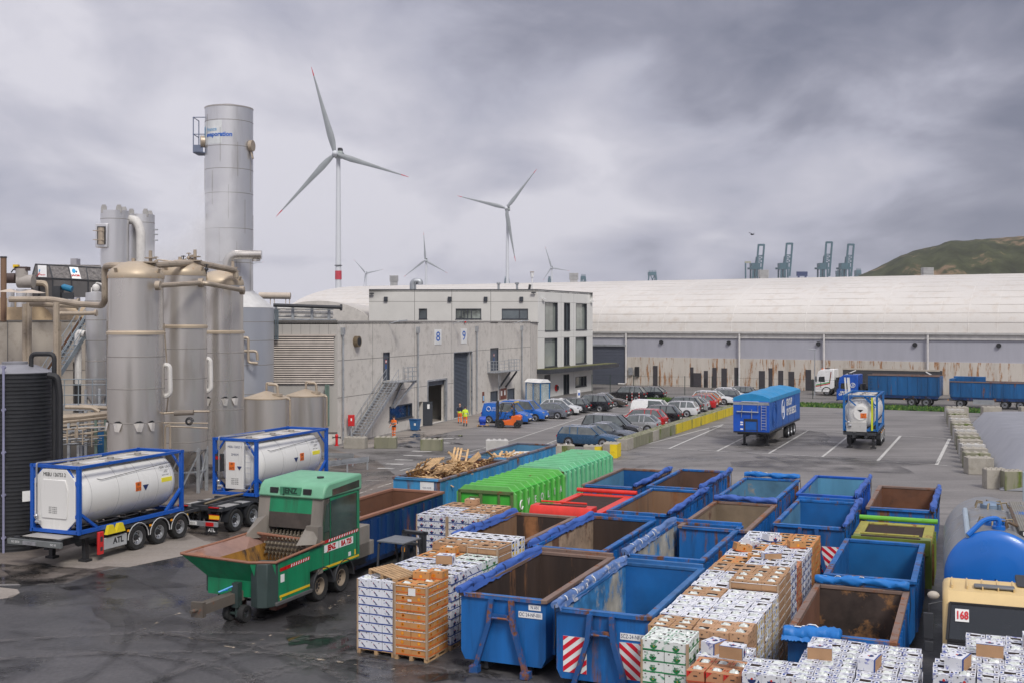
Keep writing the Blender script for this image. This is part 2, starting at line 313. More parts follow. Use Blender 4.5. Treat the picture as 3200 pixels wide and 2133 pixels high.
for i,(pts,m_,nm) in enumerate((([(1010,2000),(1130,2010),(1230,2075),(1180,2110),(1020,2095),(960,2040)],water,'puddle'),([(900,1930),(1060,1915),(1110,1990),(1010,2030),(880,2010)],water,'puddle'),([(1230,2085),(1420,2050),(1560,2110),(1450,2130),(1260,2130)],water,'puddle'),([(0,1760),(180,1765),(390,1800),(330,1850),(120,1830),(0,1810)],water,'puddle'),([(120,1800),(520,1770),(560,1830),(300,1900),(60,1880)],stain,'oil_stain'),([(1180,1368),(1420,1362),(1440,1388),(1250,1400),(1150,1385)],water,'puddle'),([(1280,1352),(1400,1350),(1410,1362),(1290,1366)],water,'puddle'),([(640,1890),(980,1860),(1040,1960),(760,2000)],stain,'oil_stain'),([(300,1900),(560,1900),(600,1990),(350,2010)],stain,'oil_stain'),([(560,1600),(760,1600),(720,1700),(520,1690)],stain,'oil_stain'),([(2200,1330),(2500,1340),(2700,1400),(2300,1400)],stain,'oil_stain'),([(2300,1420),(2900,1440),(2850,1480),(2350,1470)],stain,'oil_stain'),([(1000,1420),(1500,1400),(1550,1440),(1100,1470)],stain,'oil_stain'))):
    splash(nm,pts,.026+.001*i,m_,seed=i)
def arc_track(cx,cy,r0,a0,a1,m,z,wd=.28,gap=1.9,ex=1.0):
    for s_ in(0,gap):
        q=MB(); n=30; r=r0+s_
        for k in range(n):
            A_=a0+(a1-a0)*k/n; B_=a0+(a1-a0)*(k+1)/n; P=lambda a,rr:(cx+rr*math.cos(a)*ex,cy+rr*math.sin(a),z); q.quad(P(A_,r),P(B_,r),P(B_,r+wd),P(A_,r+wd))
        o=q.build('tyre_track',m,smooth=0); o['kind']='structure'; z+=.0006
rt_=random.Random(12)
for i,(cx,cy,r0,a0,a1,m_) in enumerate(((-14,22,9.5,-.3,1.5,treadd),(-12,24,7,-.2,1.5,tread),(-2,26,5.5,1.6,3.3,tread),(-3,24,7.5,1.5,3.2,treadd),(-1.5,25,4.2,1.5,3.4,tread),(-20,20,14,-.1,1.2,treadd),(8,60,16,1.8,3.6,treadd),(10,66,12,1.5,3.9,treadd),(20,60,14,1.2,3.0,treadd),(14,48,26,1.2,2.5,treadd),(26,62,20,1.6,3.3,treadd),(-4,70,22,.1,1.2,treadd),(-22,30,11,-.4,1.1,treadd),(-9,14,17,.6,1.9,tread))): arc_track(cx,cy,r0,a0,a1,m_,.042+.0015*i)
# grass verge between the lot and the back road
r_=random.Random(3); q=MB(); ga=gp(1845,1246); gb=gp(3080,1290)
for i in range(9000):
    t=r_.random(); s_=r_.random(); p=Vector(ga).lerp(Vector(gb),t)+Vector((.49,.87,0))*(s_*4.2); h=.12+.28*r_.random()**1.5; a=r_.random()*PI; c_=math.cos(a)*.16; sn=math.sin(a)*.16
    q.add([(p.x-c_,p.y-sn,.02),(p.x+c_,p.y+sn,.02),(p.x+r_.uniform(-.1,.1),p.y,h)],[(0,1,2)],0 if r_.random()<.7 else 1)
tag(q.build('grass',[mat('grass green',(.05,.13,.02),.8,var=.3,sc=.8),mat('grass pale',(.14,.22,.04),.8,var=.3)],smooth=0),'bright green grass verge between the lorry park and the back road','grass',kind='stuff')
n_=Vector((.49,.87,0))*4.6; sheet('verge_soil',[Vector(ga)[:2],Vector(gb)[:2],(gb[0]+n_.x,gb[1]+n_.y),(ga[0]+n_.x,ga[1]+n_.y)],.012,mat('verge soil',(.05,.075,.02),.9,var=.3))
# ---------------- grassed landfill hill
hl=MB(); prof=[(2560,905),(2640,880),(2686,859),(2775,817),(2864,777),(2905,772),(2936,765),(2973,748),(3020,751),(3057,748),(3110,742),(3200,738),(3330,728),(3500,722),(3900,760),(4300,930)]
nx,ny=90,26; Y0=520; verts=[]
def hz(pxx):
    for (a,b),(c,d) in zip(prof,prof[1:]):
        if a<=pxx<=c: return b+(d-b)*(pxx-a)/(c-a)
    return 1005
for j in range(ny):
    v_=j/(ny-1)
    for i in range(nx):
        xx=2560+(4300-2560)*i/(nx-1); Yr_=Y0-150*.28; top=H+(HY-hz(xx))/F*Yr_; u_=min(1,v_/.72)
        sh=math.sin(u_*PI/2)**1.1 if v_<.72 else 1-(v_-.72)*1.2
        Yy=Y0-150*(1-v_)+80*max(0,v_-.72); X=(xx-CX)/F*Yy
        z=top*sh+.9*math.sin(xx*.05+v_*9)*math.sin(u_*PI)+.6*math.sin(xx*.13+v_*21)*math.sin(u_*PI)
        verts.append((X,Yy,z-.5))
hl.add(verts,[(j*nx+i,j*nx+i+1,(j+1)*nx+i+1,(j+1)*nx+i) for j in range(ny-1) for i in range(nx-1)])
hm=mat('hill grass',(.045,.050,.022),.9,var=.55,sc=.10,rust=.36,rcol=(.125,.085,.05),rsc=.05,bump=1.0,bsc=.5,grime=.4,gcol=(.03,.035,.015))
struct(hl.build('hill',hm,smooth=60))
# ---------------- storage hall with membrane roof
d_=Vector((.871,-.492,0)); n_=Vector((.492,.871,0)); P0=Vector((27.06,157.8,0))
hall=thing('storage_hall','long white membrane-roofed storage hall behind the yard with rust-streaked lower wall','hall')
def hp(s,dep,z): return P0+d_*s+n_*dep+Vector((0,0,z))
S0,S1=-78.0,62.0
wallm=mat('stained concrete wall',(.56,.515,.455),.85,var=.10,sc=.35,rust=.43,rcol=(.22,.115,.055),streak=True,rsc=2.0,grime=.45,gcol=(.3,.24,.17)); claddm=mat('grey cladding',(.40,.40,.445),.5,var=.05,grime=.1,streak=True)
memb=mat('white membrane roof',(.60,.57,.53),.5,var=.06,sc=.08,grime=.42,gcol=(.50,.42,.34),streak=False)
def wallbox(z0,z1,out,name,m,s0=S0,s1=S1,th=.5):
    q=MB(); q.add([hp(s,dp,z) for z in(z0,z1) for dp in(-out,th) for s in(s0,s1)],[(0,2,3,1),(4,5,7,6),(0,1,5,4),(2,6,7,3),(0,4,6,2),(1,3,7,5)]); return q.build(name,m,hall)
wallbox(0,4.1,.0,'lower_wall',wallm); wallbox(4.1,6.9,-.15,'cladding_band',claddm); wallbox(6.9,7.6,.05,'fascia',mat('off-white steel',(.62,.60,.57),.5,grime=.2))
q=MB(); q.add([hp(s,dp,z) for z in(7.55,7.8) for dp in(-.35,.0) for s in(S0,S1)],[(0,2,3,1),(4,5,7,6),(0,1,5,4),(2,6,7,3),(0,4,6,2),(1,3,7,5)]); q.build('gutter',mat('gutter steel',(.5,.49,.47),.5),hall)
W_=27.0; RZ=16.1; arch=[]
for k in range(25):
    a=PI*k/24; arch.append((W_*(1-math.cos(a)), 7.7+(RZ-7.7)*math.sin(a)**.86))
q=MB(); step=10.2; ns=int((S1-S0)/step*3)+1; vs=[]
for i in range(ns):
    s=S0+(S1-S0)*i/(ns-1); ph=(i%3)
    for (dp,z) in arch: vs.append(hp(s,dp,z-(0 if ph==0 else .04)))
na=len(arch); q.add(vs,[(i*na+k,i*na+k+1,(i+1)*na+k+1,(i+1)*na+k) for i in range(ns-1) for k in range(na-1)])
q.add([hp(S0+.05,dp,z) for dp,z in arch]+[hp(S0+.05,2*W_,0),hp(S0+.05,0,0)],[tuple(range(na+2))],1)
q.build('roof',[memb,claddm],hall,smooth=50)
q=MB()
for i in range(0,ns):
    s=S0+(S1-S0)*i/(ns-1)
    q.tube([hp(s,dp,z-(.02 if i%3==0 else .05)) for dp,z in arch[:16]],.045 if i%3==0 else .03,5)
q.build('roof_seam',mat('seam membrane',(.66,.63,.59),.5),hall,smooth=60)
q=MB()
for k in range(1,13):
    dp,z=arch[k]; q.tube([hp(S0,dp,z-.05),hp(S1,dp,z-.05)],.05,4)
    a,b=arch[k-1],arch[k]; pass
q.build('purlin_line',mat('purlin line grey',(.47,.445,.41),.6),hall,smooth=60)  # thin purlin lines, greyer than the membrane
def wall_s(pxx):   # distance along the hall wall for a photo column
    k=(pxx-CX)/F; return (k*P0.y-P0.x)/(d_.x-k*d_.y)
for pxx in (1958,2312,2576,2900):
    s=wall_s(pxx); q=MB(); q.cyl(hp(s,-.25,.3),hp(s,-.25,7.5),.14,n=8); q.pipe([hp(s,-.25,.3),hp(s-.2,-.25,.15),hp(s-1.2,-.25,.15)],.14); q.build('downpipe',mat('pale downpipe',(.62,.60,.58),.45),hall)
for pxx in (2066,2277,2557,2859,3121):
    s=wall_s(pxx); q=MB(); q.cyl(hp(s,-.1,6.25),hp(s,.25,6.25),.29,n=16); q.build('vent_opening',black,hall)
r_=random.Random(5)
for pxx,z1,wd in ((2048,2.9,.7),(2162,2.8,.5),(2176,2.0,1.5),(2206,2.35,.6),(2233,2.8,.65),(2263,2.75,.8),(2302,2.9,.65),(2206+175,2.5,.85),(2230-26,1.2,.4),(2408,2.9,.55),(2440,2.6,.7),(2473,2.5,.8),(2526,2.8,.75),(2540,1.5,.5)):
    s=wall_s(pxx); q=MB(); q.add([hp(s+a,dp,z) for z in(0.02,z1) for dp in(-.03,.2) for a in(-wd/2,wd/2)],[(0,2,3,1),(4,5,7,6),(0,1,5,4),(2,6,7,3),(0,4,6,2),(1,3,7,5)]); q.build('wall_slot',mat('dark wall slot',(.05,.045,.05),.8),hall)
s0,s1=wall_s(1700),wall_s(1953); q=MB(); q.add([hp(s,dp,z) for z in(.02,5.6) for dp in(-.12,.2) for s in(s0,s1)],[(0,2,3,1),(4,5,7,6),(0,1,5,4),(2,6,7,3),(0,4,6,2),(1,3,7,5)])
for k in range(1,14): q.tube([hp(s0,-.13,k*.4),hp(s1,-.13,k*.4)],.02,4)
q.build('roller_gate',mat('slate roller gate',(.085,.095,.125),.5,var=.05),hall)
q=MB(); q.add([hp(s,dp,z) for z in(5.62,5.9) for dp in(-.4,.2) for s in(s0,s1+.3)],[(0,2,3,1),(4,5,7,6),(0,1,5,4),(2,6,7,3),(0,4,6,2),(1,3,7,5)]); q.build('gate_lintel',galv,hall)
q=MB(); s=wall_s(1972); q.add([hp(s+a,dp,z) for z in(1.5,2.6) for dp in(-.3,0) for a in(-.3,.3)],[(0,2,3,1),(4,5,7,6),(0,1,5,4),(2,6,7,3),(0,4,6,2),(1,3,7,5)]); q.build('switch_box',galv,hall)
s=wall_s(1992); q=MB(); q.add([hp(s+a,dp,z) for z in(1.3,2.7) for dp in(-.3,0) for a in(-.3,.3)],[(0,2,3,1),(4,5,7,6),(0,1,5,4),(2,6,7,3),(0,4,6,2),(1,3,7,5)]); q.build('meter_box',black,hall)
for i,(pxx,py) in enumerate(((1231,871),(1793,864),(2386,855),(2898,849))):
    Yr=230-(pxx-1231)*.028; p=px(pxx,py,Yr); q=MB()
    for k in range(5): q.box(p.x-.85,p.x+.85,p.y-.6,p.y+.6,p.z-.6+k*.26,p.z-.42+k*.26)
    q.box(p.x-.7,p.x+.7,p.y-.5,p.y+.5,p.z-1.6,p.z+.6)
    q.build('roof_ventilator',mat('weathered vent grey',(.36,.36,.36),.6,grime=.3),hall)
# lower grey membrane shed in front of the hall
sh=thing('membrane_shed','dull grey-beige arched membrane shed left of the concrete building','hall')
q=MB(); ar=[]; Yd=135; xl,xr=px(800,960,Yd).x,px(1190,960,Yd).x; xm=(xl+xr)/2; hw=(xr-xl)/2; zt=px(0,940,Yd).z
for k in range(21):
    a=PI*k/20; ar.append((xm-hw*math.cos(a),6.0+(zt-6.0)*math.sin(a)**.8))
q.prism(ar+[(xr,0),(xl,0)],Yd,Yd+35); q.build('canopy',mat('grey-beige membrane',(.52,.49,.45),.6,grime=.2),sh,smooth=50)
# ---------------- wind turbines
tw=mat('turbine white',(.62,.64,.67),.5,var=.05); tgrey=mat('blade grey',(.26,.28,.29),.5,var=.15,sc=.1); tred=mat('signal red',(.50,.03,.05),.5)
def turbine(hub,Y,tips,label,bands=False,nac=1.0,tower_r=(1.3,2.1),yawx=.35):
    h=px(hub[0],hub[1],Y); t=thing('wind_turbine',label,'wind turbine',(h.x,Y,0),0,'wind turbines beyond the hall'); z=h.z
    twx=1.2
    q=MB(); q.cyl((twx,3,0),(twx,3,z-1.6),tower_r[1],tower_r[0],n=20)
    q.build('tower',tw,t)
    if bands:
        zb=px(0,858,Y).z; q=MB(); q.cyl((twx,3,zb-3),(twx,3,zb+2.4),tower_r[1]*1.01,tower_r[1]*.99,n=20); q.build('red_band',tred,t)
        q=MB(); q.cyl((twx,3,zb+5.6),(twx,3,zb+6),tower_r[1]*1.15,n=20); q.build('tower_ring',dark,t)
    q=MB(); q.box(-1.5,4.2,-1,9,z-1.8,z+1.9); q.box(.6,3.4,3.5,8,z+1.9,z+4.6,1); q.build('nacelle',[mat('nacelle grey green',(.38,.42,.40),.5),black],t,bevel=.5)
    q=MB(); q.ell((0,-2.4,z),(1.9,2.8,1.9),14,10); q.build('hub',tw,t)
    for tp in tips:
        p=px(tp[0],tp[1],Y)-Vector((h.x,Y,0)); a=Vector((0,-2.4,z)); p.y=-2.4; d=p-a; Lb=d.length; d.normalize(); s=Vector((d.z,0,-d.x))
        q=MB(); st=[(0,.035,.035),(.04,.034,.034),(.12,.055,.03),(.22,.062,.022),(.4,.045,.015),(.6,.03,.010),(.8,.018,.006),(.90,.012,.004),(1,.004,.002)]
        vs=[];ms=[]
        for k,(u,wc,tk) in enumerate(st):
            c=a+d*(u*Lb); wc*=Lb*.62; tk*=Lb*.7; off=s*(wc*.15*(1 if k>1 else 0))
            for ca,sa in ((1,0),(.4,.9),(-.4,.8),(-1,0),(-.4,-.6),(.4,-.8)): vs.append(c+off+s*(ca*wc)+Vector((0,1,0))*(sa*tk))
        for k in range(len(st)-1): q.add([vs[k*6+i] for i in range(6)]+[vs[(k+1)*6+i] for i in range(6)],[(i,(i+1)%6,6+(i+1)%6,6+i) for i in range(6)],1 if k>=7 else 0)
        q.build('blade',[tgrey,tred],t,smooth=70)
turbine((1049,482),700,[(975,213),(1278,555),(866,678)],'nearest and tallest wind turbine, red band low on its tower',True)
turbine((1582,652),1200,[(1429,613),(1677,530),(1611,818)],'second wind turbine, above the flat concrete roof, one blade reaching right and up')
turbine((1329,814),2200,[(1324,726),(1399,854),(1262,866)],'far wind turbine with one blade straight up, behind the ridge between the two big ones',tower_r=(2.2,2.9))
turbine((1723,837),2800,[(1703,770),(1780,847),(1697,876)],'far wind turbine right of the second big one, one blade level to the right',tower_r=(2.4,3.2))
turbine((1143,854),3300,[(1106,811),(1200,842),(1136,900)],'faintest small wind turbine right of the nearest tower, low over the ridge',tower_r=(2.2,2.9))
turbine((768,826),3200,[(826,819),(742,776),(738,872)],'far wind turbine almost hidden behind the tall steel tower, one blade tip showing',tower_r=(2.2,2.9))
# ---------------- harbour cranes
ctm=mat('crane teal paint',(.02,.09,.115),.6,var=.2,sc=.05)
def crane(xp,ytop,label,Y=1800,wpx=44):
    b=px(xp,1005,Y); t=thing('harbour_crane',label,'crane',(b.x,Y,0),0,'harbour cranes on the horizon'); zt=px(0,ytop,Y).z; k=Y/F; w_=wpx*k*.35; lean=-16*k
    zk=px(0,838,Y).z
    q=MB()
    for sx in(0,1):
        for dy in(0,18): q.bar((sx*w_*1.6-w_*.8,dy,0),(sx*w_*1.3-w_*.8+2,dy,zk+8),2.4)
    q.bar((-w_*1.2,0,zk),(w_*1.2,0,zk),3); q.bar((-w_*1.2,18,zk),(w_*1.2,18,zk),3)
    for k_ in(1,2): q.bar((-w_*.9,0,zk*.5*k_-20),(w_*.9,18,zk*.5*k_-2),1.5)
    q.build('portal_frame',ctm,t)
    q=MB(); z0=zk+2; x0=0; x1=w_*.55
    for sx in(0,1): q.bar((x0+sx*w_*1.15,0,z0-15),(x1+sx*w_*1.15,0,zt),2.6)
    n=5
    q.bar((x1,0,zt-1),(x1+w_*1.15,0,zt-1),3.2)
    for i in range(1,4):
        a=i/6; b_=(i+1)/6; X=lambda u:x0+(x1-x0)*u; Z=lambda u:z0+(zt-z0)*u
        q.bar((X(a),0,Z(a)),(X(a)+w_*1.15,0,Z(a)),1.4)
        if i<3: q.bar((X(a),0,Z(a)),(X(b_)+w_*1.15,0,Z(b_)),1.1); q.bar((X(a)+w_*1.15,0,Z(a)),(X(b_),0,Z(b_)),1.1)
    q.build('raised_boom',ctm,t)
    q=MB(); q.bar((x0-w_*1.6,4,2),(x0+w_*.2,4,z0+(zt-z0)*.45),1.5); q.bar((x0-w_*1.1,4,2),(x0+w_*.3,4,z0+(zt-z0)*.2),2.0); q.box(-w_*.9,w_*.5,-2,14,zk-2,zk+8); q.build('machinery_house',ctm,t)
crane(2362,764,'leftmost of the four tall raised-boom cranes'); crane(2450,760,'second tall raised-boom crane from the left'); crane(2574,756,'third tall raised-boom crane, right of the blue container on the ridge'); crane(2642,763,'rightmost tall raised-boom crane, next to the hill')
def lowcrane(xp,yt,wp,label,Y=2300,kind=0):
    b=px(xp,1005,Y); t=thing('harbour_crane',label,'crane',(b.x,Y,0),0,'harbour cranes on the horizon'); zt=px(0,yt,Y).z; k=Y/F*wp/2; q=MB()
    for s in(-1,1):
        q.bar((s*k*1.5,0,0),(s*k*.5,0,zt-4),2.6); q.bar((s*k*.9,12,0),(s*k*.45,12,zt-4),2.2); q.bar((s*k*.5,0,zt*.72),(-s*k*.5,0,zt-4),1.8)
    q.build('portal_frame',ctm,t); q=MB(); q.box(-k*.62,k*.62,-2,14,zt-9,zt-2); 
    for i in range(5): q.bar((-k*.5+i*k*.25,0,zt-2),(-k*.5+i*k*.25,0,zt+1.5),1)
    q.build('machinery_house',ctm,t)
lowcrane(2039,847,40,'small low crane top poking over the ridge, left of the roof ventilator stains'); lowcrane(1823,860,24,'tiny crane top beside the ventilator above the concrete building'); lowcrane(1584,866,22,'tiny crane top at the foot of the second turbine'); lowcrane(2624,843,24,'low crane top just left of the rightmost tall crane'); lowcrane(2683,842,24,'low crane top at the foot of the hill'); lowcrane(1717,866,12,'tiny crane top by the far turbine right of the mast',Y=2600)
b=px(2337,820,1900); t=thing('harbour_crane','narrow gantry left of the tall cranes, with pale speckled top','crane',(b.x,1900,0),0,'harbour cranes on the horizon'); q=MB(); zt=b.z
for s in(-1,1): q.bar((s*5.5+2,0,0),(s*4.0,0,zt),2.2)
q.build('gantry_leg',ctm,t); q=MB(); q.bar((-5,0,zt),(5,0,zt),3); q.build('gantry_beam',mat('pale speckled steel',(.35,.35,.25),.7),t)
b=px(2507,856,1300); t=MB(); t.box(b.x-6.2,b.x+6.2,1300,1303,b.z-2.6,b.z+2.6)
for i in range(12): t.box(b.x-6+i,b.x-5.7+i,1299.8,1300,b.z-2.4,b.z+2.4)
t.box(b.x-5,b.x-3,1300,1302,0,b.z-2.6); t.box(b.x+3,b.x+5,1300,1302,0,b.z-2.6)
tag(t.build('shipping_container',mat('dark blue container paint',(.015,.035,.13),.5)),'dark blue shipping container showing above the ridge between the tall cranes','container')
for (xp,yp,Yb,rz) in ((2351,733,90,.6),):
    p=px(xp,yp,Yb); t=thing('bird','small dark bird flying left of the raised crane booms','bird',p,rz); q=MB(); q.ell((0,0,0),(.07,.2,.06),8,6); q.add([(0,.05,.02),(0,-.08,.02),(.35,-.03,.14),(.38,.05,.14)],[(0,1,2,3)]); q.add([(0,.05,.02),(0,-.08,.02),(-.35,-.03,.14),(-.38,.05,.14)],[(0,1,2,3)]); q.add([(-.04,-.18,0),(.04,-.18,0),(.06,-.3,0),(-.06,-.3,0)],[(0,1,2,3)]); q.build('body',dark,t)
# ---------------- concrete office and workshop building
conc=mat('precast concrete',(.62,.585,.535),.85,var=.07,sc=.5,grime=.42,gcol=(.32,.29,.25),bump=.15,bsc=3); conc2=mat('pale precast concrete',(.60,.585,.55),.85,var=.05,sc=.5,grime=.12,gcol=(.3,.28,.25)); concl=mat('light panel concrete',(.70,.695,.665),.8,var=.04,sc=.5,grime=.1,gcol=(.35,.33,.3))
clad=mat('beige steel cladding',(.42,.40,.37),.5,var=.04,streak=True,grime=.15); slate=mat('slate steel',(.075,.09,.115),.5,var=.08); jointm=mat('panel joint',(.15,.14,.13),.9); frm=mat('anthracite frame',(.035,.04,.05),.45)
winglass=mat('window glass',(.10,.12,.13),.05,spec=.9,var=.4,sc=.4); paleglass=mat('pale blind glass',(.36,.38,.33),.12,var=.15,sc=.3,spec=.7)
bd=thing('concrete_building','concrete workshop and office block with numbered doors 8 and 9','building')
class Face:   # a vertical wall plane from a to b; m(px,py) -> (s,z)
    def __init__(f,a,b,h): f.a=Vector((a[0],a[1],0)); f.b=Vector((b[0],b[1],0)); f.d=(f.b-f.a).normalized(); f.n=Vector((f.d.y,-f.d.x,0)); f.L=(f.b-f.a).length; f.h=h
    def P(f,s,z,o=0): return f.a+f.d*s+f.n*o+Vector((0,0,z))
    def m(f,x,y):
        k=(x-CX)/F; s=(k*f.a.y-f.a.x)/(f.d.x-k*f.d.y); Y=f.a.y+f.d.y*s; return s,H-(y-HY)/F*Y
    def box(f,q,s0,s1,z0,z1,o0,o1,mi=0): return q.add([f.P(s,z,o) for z in(z0,z1) for o in(o0,o1) for s in(s0,s1)],[(0,2,3,1),(4,5,7,6),(0,1,5,4),(2,6,7,3),(0,4,6,2),(1,3,7,5)],mi)
    def pbox(f,q,x0,y0,x1,y1,o0,o1,mi=0):
        s0,z1=f.m(x0,y0); s1,_=f.m(x1,y0); _,z0=f.m((x0+x1)/2,y1); s,z1=f.m((x0+x1)/2,y0)
        return f.box(q,s0,s1,z0,z1,o0,o1,mi)
    def wall(f,q,holes,th,mi=0,z0=0):   # wall with rectangular holes (s0,s1,z0,z1), outer face at offset 0
        xs=sorted({0,f.L}|{h[0] for h in holes}|{h[1] for h in holes}); zs=sorted({z0,f.h}|{h[2] for h in holes}|{h[3] for h in holes})
        for i in range(len(xs)-1):
            for j in range(len(zs)-1):
                cx,cz=(xs[i]+xs[i+1])/2,(zs[j]+zs[j+1])/2
                if any(h[0]<cx<h[1] and h[2]<cz<h[3] for h in holes): continue
                q.add([f.P(s,z,0) for s,z in((xs[i],zs[j]),(xs[i+1],zs[j]),(xs[i+1],zs[j+1]),(xs[i],zs[j+1]))],[(0,1,2,3)],mi)
        for h in holes:
            a,b,c,d=h
            for (s0,z0_),(s1,z1_) in (((a,c),(a,d)),((b,c),(b,d)),((a,d),(b,d)),((a,c),(b,c))): q.add([f.P(s0,z0_,0),f.P(s1,z1_,0),f.P(s1,z1_,-th),f.P(s0,z0_,-th)],[(0,1,2,3)],mi)
zB=lambda x,y:(1100+x/2.941,850+y/2.941)
FA=Face((-13.1,84.1),(2.13,128.8),9.2); FL_=Face((-17.95,84.1),(-13.1,84.1),9.2)
FU=Face((-17.2,134.7),(3.1,134.7),13.0); FW=Face((3.1,134.7),(10.85,150.7),13.0)
def hole(f,x0,y0,x1,y1,ground=False):
    a=f.m(*zB(x0,(y0+y1)/2))[0]; b=f.m(*zB(x1,(y0+y1)/2))[0]; _,zt=f.m(*zB((x0+x1)/2,y0)); _,zb=f.m(*zB((x0+x1)/2,y1)); return (a,b,.02 if ground else max(.02,zb),zt)
Hn={'door_up':hole(FA,286,735,345,992),'win':hole(FA,343,1215,552,1345),'sdoor':hole(FA,608,1187,650,1430,True),'gar':hole(FA,692,992,862,1380,True),'roll':hole(FA,935,735,1103,1350,True),'door_up2':hole(FA,1271,695,1344,905),'d1':hole(FA,1272,1090,1338,1185,True),'d2':hole(FA,1427,1066,1492,1180,True)}
q=MB(); FA.wall(q,list(Hn.values()),.45); 
roofA=[(-13.1,84.1),(2.13,128.8),(3.2,134.6),(-17.2,134.6),(-30,134.6),(-30,86),(-17.95,84.1)]
q.prism(roofA,9.0,9.12,'z',1)
q.quad(FL_.P(0,0),FL_.P(FL_.L,0),FL_.P(FL_.L,.9),FL_.P(0,.9))
for a,b in zip(roofA[4:],roofA[5:]): q.add([(a[0],a[1],0),(b[0],b[1],0),(b[0],b[1],9.2),(a[0],a[1],9.2)],[(0,1,2,3)])
b0=FA.P(FA.L,0); q.add([tuple(b0),(3.05,134.6,0),(3.05,134.6,9.2),(b0.x,b0.y,9.2)],[(0,1,2,3)])
q.build('workshop_wall',[conc,dark],bd)
q=MB(); q.quad(FL_.P(0,.9,.0),FL_.P(FL_.L,.9,.0),FL_.P(FL_.L,9.2,.0),FL_.P(0,9.2,.0)); FL_.box(q,0,FL_.L,9.2,9.3,-.3,.06,1); FL_.box(q,0,FL_.L,.85,.95,0,.05,1)
for k in range(1,7): FL_.box(q,FL_.L*k/7,FL_.L*k/7+.02,7.35,9.2,0,.008,1)
q.build('cladding_wall',[clad,jointm],bd)
q=MB(); FA.box(q,0,FA.L,9.2,9.28,-.4,.05); q.build('parapet_cap',clad,bd)
# joints
q=MB()
for x in (190,575,912,1388,1640): s,_=FA.m(*zB(x,600)); FA.box(q,s-.02,s+.02,0,9.2,0,.004)
for s0,s1,(x,y) in ((0,FA.m(*zB(930,0))[0],(190,790)),(Hn['roll'][1]+.3,FA.L,(1388,703)),(0,Hn['gar'][0],(190,1110)),(FA.m(*zB(880,0))[0],Hn['roll'][0],(900,1020))):
    z=FA.m(*zB(x,y))[1]; FA.box(q,s0,s1,z-.02,z+.02,0,.004)
q.build('panel_joint',jointm,bd)
# inside of the open workshop
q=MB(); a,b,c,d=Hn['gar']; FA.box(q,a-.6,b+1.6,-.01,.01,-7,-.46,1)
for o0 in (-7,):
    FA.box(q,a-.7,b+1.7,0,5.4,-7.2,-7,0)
FA.box(q,a-.9,a-.7,0,5.4,-7,-.46,0); FA.box(q,b+1.7,b+1.9,0,5.4,-7,-.46,0); FA.box(q,a-.9,b+1.9,5.4,5.6,-7,-.46,0); q.build('workshop_interior',[mat('dark concrete',(.22,.21,.19),.9),g_apron],bd)  # inner walls use a darker concrete colour than the facade
q=MB(); FA.box(q,a,b,d-.45,d,-.5,-.2); q.build('raised_shutter',slate,bd)
q=MB(); FA.box(q,a-.05,a+.12,0,d,-.12,.06); FA.box(q,b-.12,b+.25,0,d,-.12,.06); FA.box(q,a,b+.25,d-.02,d+.12,-.12,.06); q.build('door_frame',galv,bd)
o0=b+.2; t_=thing('wooden_crate','small plywood crate standing just inside the open workshop door','crate',FA.P(a+.9,0,-1.2),-R(19)); q=MB(); q.box(-.45,.45,-.4,.4,.12,.95); q.box(-.45,-.25,-.4,.4,0,.12); q.box(.25,.45,-.4,.4,0,.12)
for z in(.12,.5,.89): q.box(-.47,.47,-.42,-.4,z,z+.06)
q.build('crate_body',wood,t_)
t_=thing('machine_bench','dark workbench with tools deep inside the open workshop','bench',FA.P(b+.3,0,-4),-R(19)); q=MB(); q.box(-1,1,-.4,.4,.8,.9); q.box(-.9,-.8,-.3,.3,0,.8); q.box(.8,.9,-.3,.3,0,.8); q.box(-.6,-.1,-.2,.2,.9,1.5); q.box(.2,.7,-.3,.3,.9,1.25); q.cyl((0,0,1.5),(0,0,2.6),.06); q.build('bench_frame',dark,t_)
# roller door 9
q=MB(); a,b,c,d=Hn['roll']; n=int(d/.13)
for k in range(n): z=d*k/n; q.add([FA.P(s,z+dz,o) for s in(a,b-.6) for dz,o in((0,-.32),(d/n*.5,-.27),(d/n,-.32))],[(0,3,4,1),(1,4,5,2)])
q.build('roller_door',slate,bd,smooth=20); q=MB(); FA.box(q,b-.6,b-.35,0,d,-.4,-.1); FA.box(q,b-.05,b+.06,0,d,-.1,.04); FA.box(q,a-.06,a,0,d,-.1,.04); FA.box(q,a,b,d,d+.08,-.1,.04); FA.box(q,b-.35,b-.05,0,d,-.42,-.40); q.build('door_track',galv,bd)
for k in('door_up','door_up2','d1','d2'):
    a,b,c,d=Hn[k]; q=MB(); FA.box(q,a+.05,b-.05,c,d-.05,-.14,-.08); FA.box(q,a,a+.05,c,d,-.16,.02,1); FA.box(q,b-.05,b,c,d,-.16,.02,1); FA.box(q,a,b,d-.05,d,-.16,.03,1); dd=q.build('door',[slate,frm],bd); q=MB(); q.cyl(FA.P(a+.2,c+1.05,-.08),FA.P(a+.2,c+1.05,.02),.02); q.cyl(FA.P(a+.2,c+1.05,.0),FA.P(a+.4,c+1.05,.0),.018); q.build('handle',chrome,dd)
    if k[:4]=='door': s_=(a+b)/2+.1; q=MB(); q.cyl(FA.P(s_,d-.75,-.079),FA.P(s_,d-.75,-.07),.16,n=16,mi=0); q.cyl(FA.P(s_,d-.75,-.07),FA.P(s_,d-.75,-.066),.11,n=16,mi=1); FA.box(q,s_-.06,s_+.06,d-1.4,d-1.0,-.079,-.072,2); q.build('safety_sign',[redl,white,blueprint],dd)
